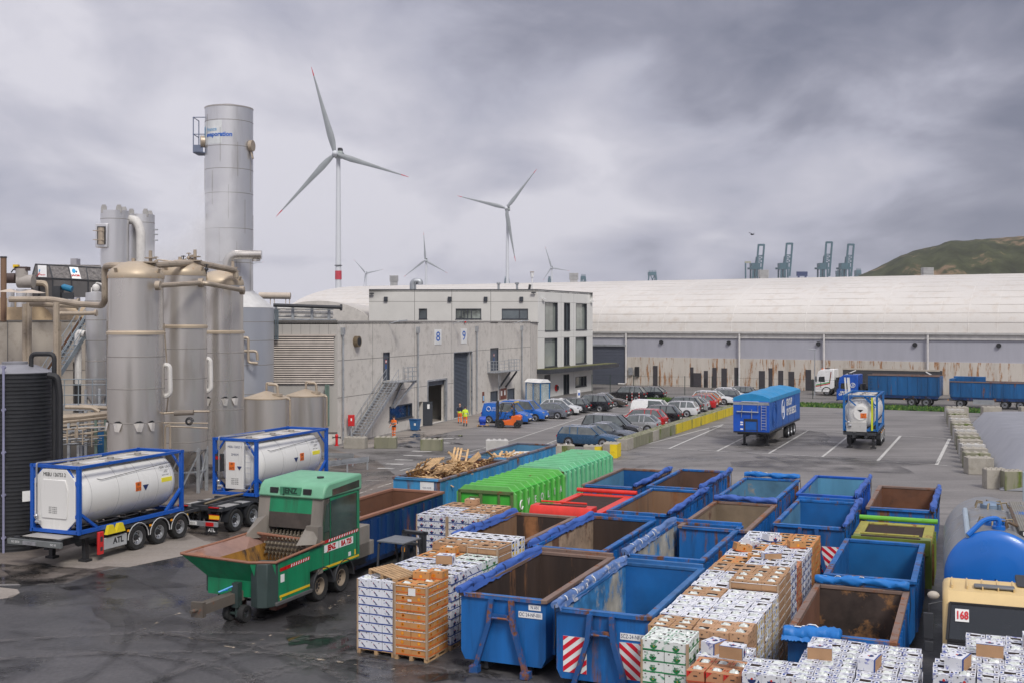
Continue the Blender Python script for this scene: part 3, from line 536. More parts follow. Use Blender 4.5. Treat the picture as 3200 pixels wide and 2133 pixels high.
a,b,c,d=Hn['win']; q=MB(); FA.box(q,a,b,c,c+.1,-.2,.05,1); FA.box(q,a,b,d-.1,d,-.2,.02,1); FA.box(q,a,a+.1,c,d,-.2,.02,1); FA.box(q,b-.1,b,c,d,-.2,.02,1); FA.box(q,b-.9,b-.84,c,d,-.2,.0,1); FA.box(q,a-.2,b+.2,c-.04,c,-.3,.12,1); wn=q.build('window',[glass,frm],bd); q=MB(); FA.box(q,a,b,c,d,-.22,-.18); q.build('pane',mat('blue window glass',(.015,.05,.13),.05,spec=.9),wn)
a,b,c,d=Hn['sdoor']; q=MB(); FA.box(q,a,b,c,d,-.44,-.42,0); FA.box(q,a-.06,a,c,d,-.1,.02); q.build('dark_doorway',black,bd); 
q=MB(); D0=FA.P(b+.0,0.02,.02); ang=R(-12); dd_=Vector((math.sin(R(62)),-math.cos(R(62))*-.3,0)).normalized()*.85; q.bar(D0+Vector((0,0,1.08)),D0+dd_+Vector((0,0,1.08)),.06,2.1); dr=q.build('open_door',frm,bd); q=MB(); q.bar(D0+dd_*.45+Vector((0,-.045,1.7)),D0+dd_*.7+Vector((0,-.045,1.7)),.012,.4); q.build('notice',plate,dr)
# number signs
for nn,(x0,y0,x1,y1) in (('8',(757,527,820,667)),('9',(1000,520,1053,657))):
    s0,z1=FA.m(*zB(x0,y0)); s1,_=FA.m(*zB(x1,y0)); z0=FA.m(*zB(x0,y1))[1]; t_=thing('number_sign','white wall sign with %s, high on the workshop'%{'8':'the blue figure eight above the open door','9':'the blue figure nine above the roller door'}[nn],'sign',FA.P((s0+s1)/2,(z0+z1)/2,.03),math.atan2(FA.d.y,FA.d.x)); q=MB(); w2=(s1-s0)/2; h2=(z1-z0)/2; q.box(-w2,w2,0,.02,-h2,h2); q.build('panel',plate,t_); txt(nn,h2*1.75,blueprint,t_,(0,-.004,0),sx=1.0*w2/h2*1.45,bold=.012)
for (x0,y0,x1,y1,nm) in ((1197,1097,1214,1195,'narrow brown notice post panel left of the ladder'),(1353,1070,1420,1170,'brown notice panel with papers between the two small steel doors')):
    s0,z1=FA.m(*zB(x0,y0)); s1,_=FA.m(*zB(x1,y0)); z0=FA.m(*zB(x0,y1))[1]; z0=max(z0,.1); t_=thing('notice_board',nm,'notice board',FA.P((s0+s1)/2,z0,.03),math.atan2(FA.d.y,FA.d.x)); w2=(s1-s0)/2; h=z1-z0; q=MB(); q.box(-w2,w2,0,.03,0,h); q.build('board',mat('brown panel',(.17,.045,.025),.6),t_); q=MB()
    if w2>.5:
        for i in(-1,1): q.box(i*w2*.45-w2*.18,i*w2*.45+w2*.18,-.012,-.004,h*.35,h*.8)
    else: q.box(-w2*.7,w2*.7,-.012,-.004,h*.15,h*.62,0)
    q.build('paper',plate if w2>.5 else mat('pale blue notice',(.25,.5,.75),.5),t_)
# downpipes
for x in (1066.5,): pass
for (sx,sy) in (((1066.5-1100)*2.941,0),(592,0),(1135,0),(1550,0)):
    s,_=FA.m(*zB(sx,600)); q=MB(); q.cyl(FA.P(s,.3,.16),FA.P(s,8.3,.16),.075,n=8); FA.box(q,s-.13,s+.13,8.2,8.75,.0,.28)
    for z in(1.5,3.5,5.5,7.5): q.cyl(FA.P(s,z,.16),FA.P(s,z+.08,.16),.1,n=8)
    q.build('downpipe',galv,bd)
s,z=FA.m(*zB(30,637)); q=MB(); q.cyl(FA.P(s,z,0),FA.P(s,z,.35),.42,n=20); q.cyl(FA.P(s,z,.352),FA.P(s,z,.36),.3,n=20,mi=1); q.build('exhaust_port',[mat('weathered brass grey',(.22,.17,.11),.5,metal=.6),black],bd)
for x,y in((335,455),(925,453),(1487,450)):
    s,_=FA.m(*zB(x,y)); q=MB(); q.cyl(FA.P(s,9.0,.02),FA.P(s+.3,9.3,.9),.03); q.bar(FA.P(s+.2,9.22,.7),FA.P(s+.45,9.32,1.5),.22,.09); q.build('lamp_arm',galv,bd)
s,z=FA.m(*zB(1032,453)); q=MB(); q.cyl(FA.P(s,9.1,.1),FA.P(s,9.3,.1),.1,n=10); q.build('alarm_beacon',redl,bd)
# louvre on the cladding wall
q=MB(); zt=px(0,1050,84.1).z; zb=px(0,1197,84.1).z; n=21; s1=FL_.L-.25
for k in range(n):
    z=zb+(zt-zb)*k/n; dz=(zt-zb)/n; q.add([FL_.P(0,z,.16),FL_.P(s1,z,.16),FL_.P(s1,z+dz*.55,.12),FL_.P(0,z+dz*.55,.12)],[(0,1,2,3)]); q.add([FL_.P(0,z+dz*.55,.12),FL_.P(s1,z+dz*.55,.12),FL_.P(s1,z+dz*.98,.02),FL_.P(0,z+dz*.98,.02)],[(0,1,2,3)],1); q.add([FL_.P(0,z,.16),FL_.P(s1,z,.16),FL_.P(s1,z,.02),FL_.P(0,z,.02)],[(0,1,2,3)],1)
FL_.box(q,-.02,s1+.1,zt,zt+.12,.01,.2); q.build('louvre',[mat('louvre slat',(.50,.44,.39),.45),black],bd,smooth=0)
# stairs up to the left door
def stair(name,label,top,bot,w_,nst,parent=None,side=None,m=galv,rail=True):
    top=Vector(top);bot=Vector(bot); t_=thing(name,label,'staircase',(0,0,0)) if parent is None else parent; d=(bot-top); hd=Vector((d.x,d.y,0)).normalized(); sd_=Vector((-hd.y,hd.x,0)) if side is None else side
    q=MB()
    for s in(0,1): q.bar(top+sd_*(s*w_),bot+sd_*(s*w_),.05,.28)
    q.build('stringer',m,t_); q=MB()
    for k in range(nst+1):
        c=top+d*(k/nst); q.bar(c,c+sd_*w_,.27,.04)
    q.build('treads',m,t_)
    if rail:
        for s in(0,1):
            q=MB()
            for hh in(.55,1.05): q.tube([top+sd_*(s*w_)+Vector((0,0,hh)),bot+sd_*(s*w_)+Vector((0,0,hh))],.022,6)
            for k in range(7): c=top+d*(k/6)+sd_*(s*w_); q.tube([c,c+Vector((0,0,1.05))],.02,6)
            q.build('handrail',m,t_)
    return t_
a,b,c,d=Hn['door_up']; st=thing('steel_staircase','long grey steel staircase up the workshop wall to the grey door','staircase')
tp=FA.P(a-.1,c-.1,.15); sf=FA.m(1147,1358)[0]
stair('x','',FA.P(a+.3,c-.1,.15),FA.P(FA.m(1110,1300)[0]-1.5,.05,.15),1.1,22,st,FA.n,galv)
q=MB(); FA.box(q,a-.1,b+2.6,c-.16,c-.08,.02,1.35); FA.box(q,b+2.5,b+2.6,c-.3,c-.08,.02,1.35)
q.build('landing',galv,st); q=MB()
for s0,o0,s1,o1 in((b+2.6,.05,b+2.6,1.35),(a+1.2,1.35,b+2.6,1.35)):
    for hh in(.35,.75,1.1): q.tube([FA.P(s0,c+hh-.1,o0),FA.P(s1,c+hh-.1,o1)],.022,6)
    for u in(0,.33,.66,1): q.tube([FA.P(s0+(s1-s0)*u,c-.1,o0+(o1-o0)*u),FA.P(s0+(s1-s0)*u,c+1.0,o0+(o1-o0)*u)],.022,6)
q.build('landing_rail',galv,st); q=MB()
for o_ in(.15,1.2): q.bar(FA.P(b+2.4,c-.25,o_),FA.P(b+.2,c-2.3,.1 if o_<1 else .3),.1,.16)
q.build('landing_brace',galv,st)
# balcony platform with ladder
a,b,c,d=Hn['door_up2']; st=thing('balcony_platform','grey steel balcony with caged ladder below the upper right workshop door','balcony')
q=MB(); FA.box(q,a-.9,b+3.2,c-.12,c-.02,.02,1.3); q.build('platform',galv,st); q=MB()
for s0,o0,s1,o1 in((a-.9,.05,a-.9,1.3),(a-.9,1.3,b+3.2,1.3),(b+3.2,.05,b+3.2,1.3)):
    for hh in(.4,.75,1.1): q.tube([FA.P(s0,c+hh,o0),FA.P(s1,c+hh,o1)],.022,6)
    for u in(0,.25,.5,.75,1): q.tube([FA.P(s0+(s1-s0)*u,c,o0+(o1-o0)*u),FA.P(s0+(s1-s0)*u,c+1.1,o0+(o1-o0)*u)],.022,6)
q.build('railing',galv,st); q=MB()
for s_ in(b+.4,b+2.6): q.bar(FA.P(s_,c-.15,1.2),FA.P(s_-.4,c-1.9,.05),.12,.2)
q.build('brace',dark,st); q=MB()
for s_ in(a-.6,a-.1): q.tube([FA.P(s_,.05,1.1),FA.P(s_,c+.2,1.1)],.025,6)
for k in range(16): z=.3+k*.3; q.tube([FA.P(a-.6,z,1.1),FA.P(a-.1,z,1.1)],.016,5)
q.build('ladder',galv,st)
# ---- upper volume and white face
hu=[hole(FU,x0,y0,x1,y1) for x0,y0,x1,y1 in((615,337,690,432),(953,337,1188,432),(1377,338,1618,434))]
q=MB(); FU.wall(q,hu,.3,0,9.1); q.prism([(-17.2,134.7),(3.1,134.7),(10.85,150.7),(-9.5,165),(-17.2,165)],12.8,12.9,'z',1); q.add([(-17.2,134.7,0),(-17.2,165,0),(-17.2,165,13),(-17.2,134.7,13)],[(0,1,2,3)])
q.build('upper_wall',[conc2,dark],bd)
q=MB(); FU.box(q,0,FU.L,13,13.08,-.3,.05); FW.box(q,0,FW.L,13,13.08,-.3,.05); q.build('roof_edge',frm,bd)
q=MB(); s,_=FU.m(*zB(1275,200))
for x in(575,917,1275): s,_=FU.m(*zB(x,200)); FU.box(q,s-.025,s+.025,9.2,13,0,.004)
z=FU.m(*zB(0,272))[1]; FU.box(q,0,FU.L,z-.02,z+.02,0,.005); q.build('panel_joint',jointm,bd)
def window(f,h,mull=(),gm=winglass,parts=True,dep=.18,tr=()):
    a,b,c,d=h; q=MB(); w_=.07
    f.box(q,a,b,c,c+w_,-dep,.03); f.box(q,a,b,d-w_,d,-dep,.02); f.box(q,a,a+w_,c+w_,d-w_,-dep,.02); f.box(q,b-w_,b,c+w_,d-w_,-dep,.02)
    for u in mull: s=a+(b-a)*u; f.box(q,s-.04,s+.04,c+w_,d-w_,-dep,0)
    for u in tr: z=c+(d-c)*u; f.box(q,a+(b-a)*.45,b-w_,z-.03,z+.03,-dep,-.01)
    wn=q.build('window',frm,bd); q=MB(); f.box(q,a+w_,b-w_,c+w_,d-w_,-dep+.02,-dep+.04); q.build('pane',gm,wn)
    q=MB(); f.box(q,a-.05,b+.05,c-.06,c,-.02,.07); q.build('sill',frm,wn)
window(FU,hu[0],(),winglass); window(FU,hu[1],(.22,.33,.47,.62),mat('mixed glass',(.2,.22,.2),.08,var=.9,sc=.6)); window(FU,hu[2],(.68,),winglass)
for x in(312,898,1229,1557): s,z=FU.m(*zB(x,250)); q=MB(); FU.box(q,s-.22,s+.22,z-.28,z+.28,0,.25); q.build('wall_lamp',frm,bd,bevel=.03)
for x,y,f in((186,198,FU),(1670,191,FU),(1750,248,FW),(2193,270,FW)):
    s,z=f.m(*zB(x,y)); q=MB(); q.bar(f.P(s,z,.02),f.P(s,z,.25),.1); q.bar(f.P(s-.3,z,.3),f.P(s+.25,z,.3),.2,.16); q.build('security_camera',[white if f is FW else dark],bd)
hw_=[hole(FW,*r) for r in((1773,280,1890,541),(1948,284,2003,537),(2058,290,2158,532),(1770,606,1886,869),(1947,601,1998,852),(2055,596,2155,838),(2053,955,2155,1048))]; hd_=[hole(FW,1768,940,1825,1165,True),hole(FW,1943,935,1996,1140,True)]
q=MB(); FW.wall(q,hw_+hd_,.4); q.add([FW.P(FW.L,0),(FW.b.x-6,FW.b.y+18,0),(FW.b.x-6,FW.b.y+18,13),FW.P(FW.L,13)],[(0,1,2,3)]); q.build('office_wall',concl,bd)
q=MB(); FU.box(q,FU.m(*zB(1640,0))[0],FU.L,0,9.1,-.2,-.0); q.build('side_strip_wall',conc,bd)
blank=mat('green-grey glass',(.27,.30,.27),.06,var=.25,sc=.25,spec=.9)
for i,h in enumerate(hw_): window(FW,h,(.42,) if i in(1,4) else ((.72,) if i==6 else ()),blank if i not in(1,4) else winglass,dep=.35)
window(FW,hd_[1],(.5,),winglass,dep=.3); a,b,c,d=hd_[0]; q=MB(); FW.box(q,a,b,c,d,-.12,-.06); q.build('door',frm,bd)
q=MB()
for x in(1922,2038): s,_=FW.m(*zB(x,400)); FW.box(q,s-.02,s+.02,0,13,0,.004)
for y in(272,541,606): z=FW.m(*zB(1720,y))[1]; FW.box(q,0,FW.L,z-.018,z+.018,0,.005)
q.build('panel_joint',mat('pale joint',(.3,.29,.28),.9),bd)
q=MB(); z=FW.m(*zB(1760,912))[1]; FW.box(q,-.6,FW.L+5.0,z-.15,z+.35,-.0,1.9); q.build('canopy',frm,bd); q=MB(); FW.box(q,-.5,FW.L+4.8,z+.352,z+.40,.05,1.7); q.build('canopy_moss',mat('moss',(.12,.12,.04),.95,var=.5,sc=2),bd)
s,z=FW.m(*zB(1875,1060)); q=MB(); q.cyl(FW.P(s,z,0),FW.P(s,z,.15),.42,n=20); q.cyl(FW.P(s+.1,z,.15),FW.P(s+.1,z,.25),.25,n=16,mi=1); q.build('hose_reel',[redl,black],bd)
# roof fittings
ro=thing('roof_duct','curved galvanised gooseneck duct on the concrete building roof','duct',px(*zB(560,172),138)); q=MB(); q.pipe([(0,0,-.3),(0,0,1.15),(.85,0,1.15),(.85,0,.75)],.40,bend=.55,n=14); q.build('duct_pipe',galv,ro); q=MB(); q.cyl((.35,-.45,-7),(.35,-.45,1.2),.06,n=8); q.build('drain_pipe',galv,ro)
ro=thing('roof_mast','white instrument mast with pot sensor on the roof corner','mast',px(*zB(1655,165),136)); q=MB(); q.cyl((0,0,0),(0,0,1.6),.08,n=10); q.cyl((0,0,1.55),(0,0,2.15),.19,.22,n=16); q.cyl((0,0,2.15),(0,0,2.2),.27,n=16,mi=1); q.build('mast_pole',[white,mat('brass ring',(.3,.2,.1),.5)],ro); q=MB(); q.bar((-.35,0,0),(-.25,0,.65),.3,.2); q.build('antenna_panel',dark,ro)
for x in(1347,1517): ro=thing('roof_vent_pipe','short grey vent pipe on the roof, %s of the pair left of the mast'%('left' if x<1400 else 'right'),'vent pipe',px(*zB(x,168),140)); q=MB(); q.cyl((0,0,-.2),(0,0,.75),.14,n=10); q.cyl((0,0,.75),(0,0,.95),.25,n=10); q.build('pipe',galv,ro)
# smoking shelter
p=gp(*zB(1655,1192)); p=Vector((2.95,124.5,0)); sh=thing('glass_shelter','small blue-framed glass shelter with white roof against the concrete wall','shelter',p,R(-22)); q=MB(); w_,l_,h_=1.3,2.4,2.5
p.x=px(*zB(1600,1100),124.5).x; sh.location=p
for x in(0,w_): 
    for y in(0,l_*.5,l_): q.bar((x,-y,0),(x,-y,h_),.1)
for z in(.1,h_):
    for x in(0,w_): q.bar((x,0,z),(x,-l_,z),.1)
    for y in(0,l_): q.bar((0,-y,z),(w_,-y,z),.1)
sh.rotation_euler=(0,0,R(40)); q.build('frame',mat('shelter blue',(.01,.16,.42),.4),sh); q=MB()
for x in(0,w_): q.box(x-.01,x+.01,-l_,0,.15,h_-.05)
q.box(0,w_,-l_-.01,-l_+.01,.15,h_-.05); gmt=mat('shelter glass',(.6,.68,.68),.05,alpha=.35); q.build('glass_panel',gmt,sh); q=MB(); q.prism([(-.15,h_+.05),(w_+.15,h_+.05),(w_*.75,h_+.4),(w_*.25,h_+.4)],-l_-.15,.15); q.build('roof',white,sh)
# charging posts, bins, hydrant, cabinet
def smallbox(name,label,cat,loc,dims,m,rz=0,extra=None,bev=.02,part='housing'):
    t_=thing(name,label,cat,loc,rz); q=MB(); q.box(-dims[0]/2,dims[0]/2,-dims[1]/2,dims[1]/2,0,dims[2]); q.build(part,m,t_,bevel=bev)
    if extra: extra(t_)
    return t_
def cp(t_): q=MB(); q.box(-.1,.1,-.16,-.13,.85,1.15); q.build('screen',blueprint,t_); q=MB(); q.tube([(.17,0,1.0),(.3,-.05,.5),(.2,-.1,.25),(.12,-.1,.8)],.02,6); q.build('cable',black,t_)
smallbox('charging_post','white charging post in front of the glass shelter','charging post',Vector((5.0,114.6,0)),(.35,.25,1.45),white,R(20),cp); smallbox('charging_post','white charging post beside the dark office door','charging post',Vector((7.6,128.0,0)),(.35,.25,1.45),white,R(20),cp)
s,_=FA.m(1081,1320); 
def cab(t_): q=MB(); q.box(-.05,.05,-.19,-.176,.4,.6); q.build('emblem',plate,t_); q=MB(); q.box(-.04,.04,-.04,.04,-1.3,0); q.build('post',galv,t_)
t_=smallbox('hose_cabinet','red fire hose cabinet on a post left of the staircase','cabinet',FA.P(s,1.3,.45),(.5,.35,.85),red,R(10),cab); 
hy=thing('fire_hydrant','red fire hydrant with side outlets beside the downpipe','hydrant',gp(1052,1391)); hy.scale=(.75,.75,.68); q=MB(); q.lathe((0,0,0),[(.2,0),(.2,.08),(.13,.1),(.13,.95),(.17,1.0),(.17,1.12),(.1,1.25),(.05,1.3)],14); q.build('barrel',mat('hydrant red',(.6,.01,.015),.4),hy); q=MB(); q.cyl((-.38,0,.9),(.38,0,.9),.07,n=10); q.cyl((-.42,0,.9),(-.34,0,.9),.11,n=10); q.cyl((.34,0,.9),(.42,0,.9),.11,n=10); q.build('outlet',dark,hy)
bn=thing('wheelie_bin','blue wheeled refuse bin against the workshop wall','bin',gp(1297,1345),R(-20)); bn.scale=(.85,.85,.82); q=MB(); q.add([(-.36,-.3,.1),(.36,-.3,.1),(.36,.3,.1),(-.36,.3,.1),(-.46,-.4,1.15),(.46,-.4,1.15),(.46,.42,1.15),(-.46,.42,1.15)],[(0,3,2,1),(4,5,6,7),(0,1,5,4),(1,2,6,5),(2,3,7,6),(3,0,4,7)]); bm_=mat('bin blue',(.02,.12,.30),.45); q.build('bin_body',bm_,bn,bevel=.02); q=MB(); q.prism([(-.45,1.15),(.47,1.15),(.42,1.24),(-.42,1.27)],-.49,.49,'x'); q.build('lid',mat('bin lid blue',(.015,.09,.24),.4),bn,bevel=.02); q=MB(); q.box(.05,.25,-.37,-.345,.6,.9); q.build('label_plate',plate,bn)
for sx in(-.4,.4): wheel(bn,(sx,.34,.1),.1,.06)
# bicycle
bk=thing('bicycle','dark bicycle parked by the office entrance','bicycle',Vector((9.1,128.5,0)),R(25))
for x in(-.52,.52):
    q=MB(); n=20
    q.tube([(x+.33*math.cos(2*PI*i/n),0,.34+.33*math.sin(2*PI*i/n)) for i in range(n+1)],.022,5,cap=False); wo=q.build('wheel',black,bk); q=MB()
    for i in range(8): a=PI*i/8; q.tube([(x+.32*math.cos(a),0,.34+.32*math.sin(a)),(x-.32*math.cos(a),0,.34-.32*math.sin(a))],.004,4)
    q.build('spokes',chrome,wo)
q=MB(); 
for a,b in(((-.52,.34),(0,.3)),((0,.3),(-.18,.85)),((-.18,.85),(-.52,.34)),((0,.3),(.38,.82)),((-.16,.78),(.36,.85)),((.35,.95),(.52,.34))): q.tube([(a[0],0,a[1]),(b[0],0,b[1])],.018,6)
q.build('frame',dark,bk); q=MB(); q.tube([(.25,-.28,1.02),(.35,0,.97),(.25,.28,1.02)],.015,5); q.build('handlebar',black,bk); q=MB(); q.ell((-.2,0,.92),(.14,.07,.04),8,6); q.build('saddle',black,bk)
# ---------------- process plant on the left
ss=mat('stainless steel',(.62,.585,.54),.30,metal=.78,var=.09,sc=.35,grime=.3,gcol=(.36,.30,.23),streak=True); ssb=mat('cool stainless steel',(.68,.675,.68),.33,metal=.72,var=.08,sc=.3,grime=.28,streak=True,gcol=(.42,.39,.36)); ssd=mat('brown stained steel',(.50,.41,.30),.5,metal=.4,var=.12,rust=.22,rcol=(.25,.11,.03),sc=.8); pipem=mat('dusty beige pipe',(.42,.35,.27),.5,metal=.35,grime=.3,var=.15); seam=mat('sheet seam',(.25,.23,.21),.6)
whitepipe=mat('white lagged pipe',(.66,.64,.61),.5,grime=.3)
def tankrings(parent,r,zs,x=0,y=0,m=seam,n=40):
    for z in zs: q=MB(); q.lathe((x,y,z),[(r,-.02),(r+.012,-.012),(r+.012,.012),(r,.02)],n,cap=False); q.build('weld_seam',m,parent)
def silo(x,y,r,z0,zt,label,dents=True,seed=1,rim=(1.0,),legs=False):
    t=thing('steel_silo',label,'silo',(x,y,0),0,'tall stainless silos with beige domes'); rr=random.Random(seed)
    q=MB(); zz=[z0+(zt-z0)*i/8 for i in range(9)]
    q.lathe((0,0,0),[(r,z0)]+[(r*(1 if z<zt-2.9 else .965),z) for z in zz[1:-1]]+[(r*.965,zt)],48); q.build('shell',ss,t,smooth=30)
    q=MB(); q.lathe((0,0,0),[(r*1.03,zt-3.0),(r*1.03,zt-2.88),(r*.97,zt-2.8)],48,cap=False); q.build('girth_rim',ssd,t)
    q=MB(); q.lathe((0,0,zt),[(r*.985,-.18),(r*1.0,-.05),(r*.97,.12),(r*.85,.33),(r*.6,.56),(r*.3,.69),(.02,.73)],48); q.build('dome',ssd,t,smooth=60)
    tankrings(t,r,[z for z in (zt-4.1,zt-5.7,zt-7.4,zt-9.1,zt-10.6) if z>z0+.3])
    if dents:   # torn lagging sheets around one seam
        q=MB(); zd=z0+(zt-z0)*.36
        for a in(-2.55,-1.9,-1.15,-.7):
            c,s_=math.cos(a),math.sin(a); w=.18+.1*rr.random(); tx,ty=-s_,c
            P=lambda u,z,o:(c*(r+o)+tx*u,s_*(r+o)+ty*u,z)
            q.add([P(-w,zd,.01),P(w,zd,.01),P(w*.5,zd-.42,.10),P(-w*.4,zd-.40,.12),P(0,zd+.02,.09)],[(0,4,3),(4,1,2),(4,2,3)]); q.add([P(-w,zd+.02,.012),P(w,zd+.02,.012),P(w*.3,zd+.12,.012),P(-w*.3,zd+.10,.012)],[(0,1,2,3)],1)
        q.build('torn_sheet',[mat('bent pale sheet',(.7,.66,.6),.3,metal=.6),black],t,smooth=0)
    for a in(-2.0,-.35,1.2): q=MB(); q.bar((math.cos(a)*r*.93,math.sin(a)*r*.93,zt),(math.cos(a)*r*1.02,math.sin(a)*r*1.02,zt+.32),.2,.05); q.build('lifting_lug',ssd,t)
    q=MB(); q.cyl((r*.55,-.1,zt+.3),(r*.55,-.1,zt+1.25),.09,n=10); q.cyl((r*.55,-.1,zt+.62),(r*.55,-.1,zt+.68),.38,n=16); q.cyl((r*.55,-.1,zt+.85),(r*.55,-.1,zt+.9),.3,n=16); q.cyl((-.1,-.1,zt+.7),(-.1,-.1,zt+.86),.1,n=8); q.build('nozzle',pipem,t)
    if legs:
        for i in range(8):
            a=2*PI*i/8+.2; q=MB(); q.bar((math.cos(a)*r*.98,math.sin(a)*r*.98,0),(math.cos(a)*r*.98,math.sin(a)*r*.98,z0+.1),.16); q.build('leg',galv,t)
        q=MB()
        for i in range(8):
            a=2*PI*i/8+.2; b=a+PI/4; A=(math.cos(a)*r*.98,math.sin(a)*r*.98); B=(math.cos(b)*r*.98,math.sin(b)*r*.98)
            q.bar((*A,.2),(*B,z0-.2),.08); q.bar((*A,z0*.5),(*B,z0*.5),.07); q.bar((*A,z0),(*B,z0),.12)
        q.build('leg_bracing',galv,t)
        q=MB(); q.lathe((0,0,0),[(.3,z0-1.2),(r*.98,z0)],24); q.build('cone_bottom',ss,t)
    return t
silo(px(425,1005,57).x,57,1.40,0,11.55,'nearest and widest silo, its torn lagging showing three dents, behind the white tank container',True,1)
silo(px(570,1005,61).x,61,1.30,2.3,11.85,'middle silo standing on a braced steel leg frame',False,2,legs=True)
silo(px(690,1005,66).x,66,1.34,1.0,11.5,'right silo of the three, behind the laddered tank container, with torn white sheets',True,3)
# white lagged side pipes on the silos
for (x,y0,y1,Y,lab) in ((520,1140,1232,57.5,'white lagged pipe loop on the right of the nearest silo'),(647,1120,1218,61.5,'white lagged pipe loop on the right of the middle silo')):
    t=thing('bypass_pipe',lab,'pipe',(0,0,0)); q=MB(); q.pipe([px(x-16,y0,Y),px(x+10,y0,Y),px(x+12,y1,Y),px(x-16,y1+8,Y)],.13,n=8); q.build('lagging',whitepipe,t)
# tall evaporation tower on its wide tank
Y=80; tx=px(716,1005,Y).x; zt=px(0,342,Y).z
t=thing('evaporation_tower','tallest cylindrical steel tower with blue lettering and a small side platform','tower',(tx,Y,0)); r=1.68
q=MB(); q.lathe((0,0,0),[(r,11.0),(r,zt)],56); q.build('shell',ssb,t); q=MB(); q.lathe((0,0,zt),[(r*1.01,-.05),(r*1.02,.04),(.05,.42)],56); q.build('cone_roof',ss,t)
tankrings(t,r,[zt-k for k in(1.0,2.8,4.4,6.1,8.6,11,13.5,15.9)],n=56)
q=MB()
for i in range(26):
    a=-PI+PI*i/13+ (i%3)*.1; z0=11.4+(i*7%11); q.bar((math.cos(a)*(r+.006),math.sin(a)*(r+.006),z0),(math.cos(a)*(r+.006),math.sin(a)*(r+.006),z0+2.4),.02)
q.build('vertical_seam',seam,t)
# curved sign band
def curved_txt(s,size,m,parent,r,z,a0,bold=.0,name='lettering'):
    o=txt(s,size,m,None,bold=bold,align='LEFT'); me=o.data.copy(); bpy.data.objects.remove(o)
    bm=bmesh.new(); bm.from_mesh(me); bmesh.ops.subdivide_edges(bm,edges=[e for e in bm.edges if e.calc_length()>.3],cuts=2); bm.to_mesh(me); bm.free()
    for v_ in me.vertices:
        x,y,zz=v_.co; a=a0+x/r; v_.co=Vector((math.cos(a)*(r+.012+zz),math.sin(a)*(r+.012+zz),z+y))
    return put(name,me,parent)
q=MB(); zs=zt-1.05; zb_=zt-2.7; n=14; a0,a1=-2.95,-1.62
for i in range(n): a=a0+(a1-a0)*i/n; b=a0+(a1-a0)*(i+1)/n; q.add([(math.cos(a)*(r+.008),math.sin(a)*(r+.008),zb_),(math.cos(b)*(r+.008),math.sin(b)*(r+.008),zb_),(math.cos(b)*(r+.008),math.sin(b)*(r+.008),zs),(math.cos(a)*(r+.008),math.sin(a)*(r+.008),zs)],[(0,1,2,3)])
q.build('sign_band',mat('pale sign band',(.66,.68,.68),.4),t)
curved_txt('evaporation',.43,blueprint,t,r+.01,zt-2.05,-2.42+.0,.015); curved_txt('France',.36,mat('faded blue print',(.25,.45,.65),.5),t,r+.01,zt-1.68,-2.42,.01)
q=MB(); 
for i in range(3): a=-2.9+i*.12; q.add([(math.cos(a+k*.08)*(r+.02),math.sin(a+k*.08)*(r+.02),zt-2.3+z) for k,z in((0,0),(1,0),(1,.9),(0,.9))],[(0,1,2,3)])
q.build('logo',mat('faded blue logo',(.12,.4,.65),.5),t)
# platform on the left, flanges
q=MB(); zp=px(0,482,Y).z; x0=px(612,0,Y).x-tx
q.box(x0,-r*.75,-.7,.7,zp-.02,zp+.05); q.box(x0,x0+.05,-.7,.7,zp,zp+.55); q.box(x0,-r,-.7,-.66,zp-.0,zp+.55); q.build('platform_deck',mat('grey-blue steel',(.16,.19,.27),.5),t); q=MB()
for z in(1.3,2.5): q.tube([(-r*.9,-.7,zp+z),(x0,-.7,zp+z),(x0,.7,zp+z)],.035,5)
for y in(-.7,.7): q.tube([(x0+.02,y,zp),(x0+.02,y,zp+2.5)],.04,5)
q.build('platform_rail',mat('grey-blue steel',(.16,.19,.27),.5),t)
zf=px(0,447,Y).z; q=MB(); q.cyl((-r*.95,-.5,zf),(-r*1.12,-.6,zf),.42,n=14); q.build('manhole',pipem,t); q=MB(); q.cyl((r*.95,-.5,zf-.3),(r*1.1,-.55,zf-.3),.4,n=14); q.bar((r,-.5,zf-.6),(r*1.08,-.5,zf-1.2),.25,.1); q.build('manhole',pipem,t)
q=MB(); x1=px(712,0,Y-2).x-tx; za,zb2=px(0,797,Y-2).z,px(0,880,Y-2).z; q.pipe([(x1,-2.2,zb2-2),(x1,-2.2,za),(px(822,0,Y-2).x-tx-.1,-2.0,za)],.32,bend=.75,n=14); q.cyl((px(800,0,Y-2).x-tx,-2,za-.45),(px(800,0,Y-2).x-tx,-2,za-.3),.3,n=10); q.build('elbow_duct',ss,t)
tb=thing('wide_process_tank','wide pale steel tank with conical shoulder under the tall tower','tank',(tx,Y+.2,0)); R2=3.08; zc=px(0,962,Y).z
q=MB(); q.lathe((0,0,0),[(R2,2.6),(R2,zc)],64); q.build('shell',mat('pale grey-blue steel',(.50,.52,.56),.38,metal=.55,var=.08,streak=True,sc=.4,grime=.2),tb); q=MB(); q.lathe((0,0,0),[(R2*1.01,zc),(1.66,px(0,908,Y).z)],64); q.build('cone_shoulder',mat('pale cone sheet',(.68,.67,.64),.4,metal=.3),tb); tankrings(tb,R2,[zc-1,zc-2.3,zc-4,zc-6],n=64)
q=MB(); q.lathe((0,0,0),[(R2*.9,0),(R2*.9,2.6)],32); q.build('skirt',dark,tb)
q=MB(); c=lambda x,y,o=.25:px(x,y,Y-2.7)-Vector((tx,Y+.2,0)); q.pipe([c(761,1055),c(776,1055),c(776,1132),c(806,1134)],.1); q.pipe([c(761,1096),c(803,1096),c(805,1125)],.1); q.build('side_pipe',pipem,tb)
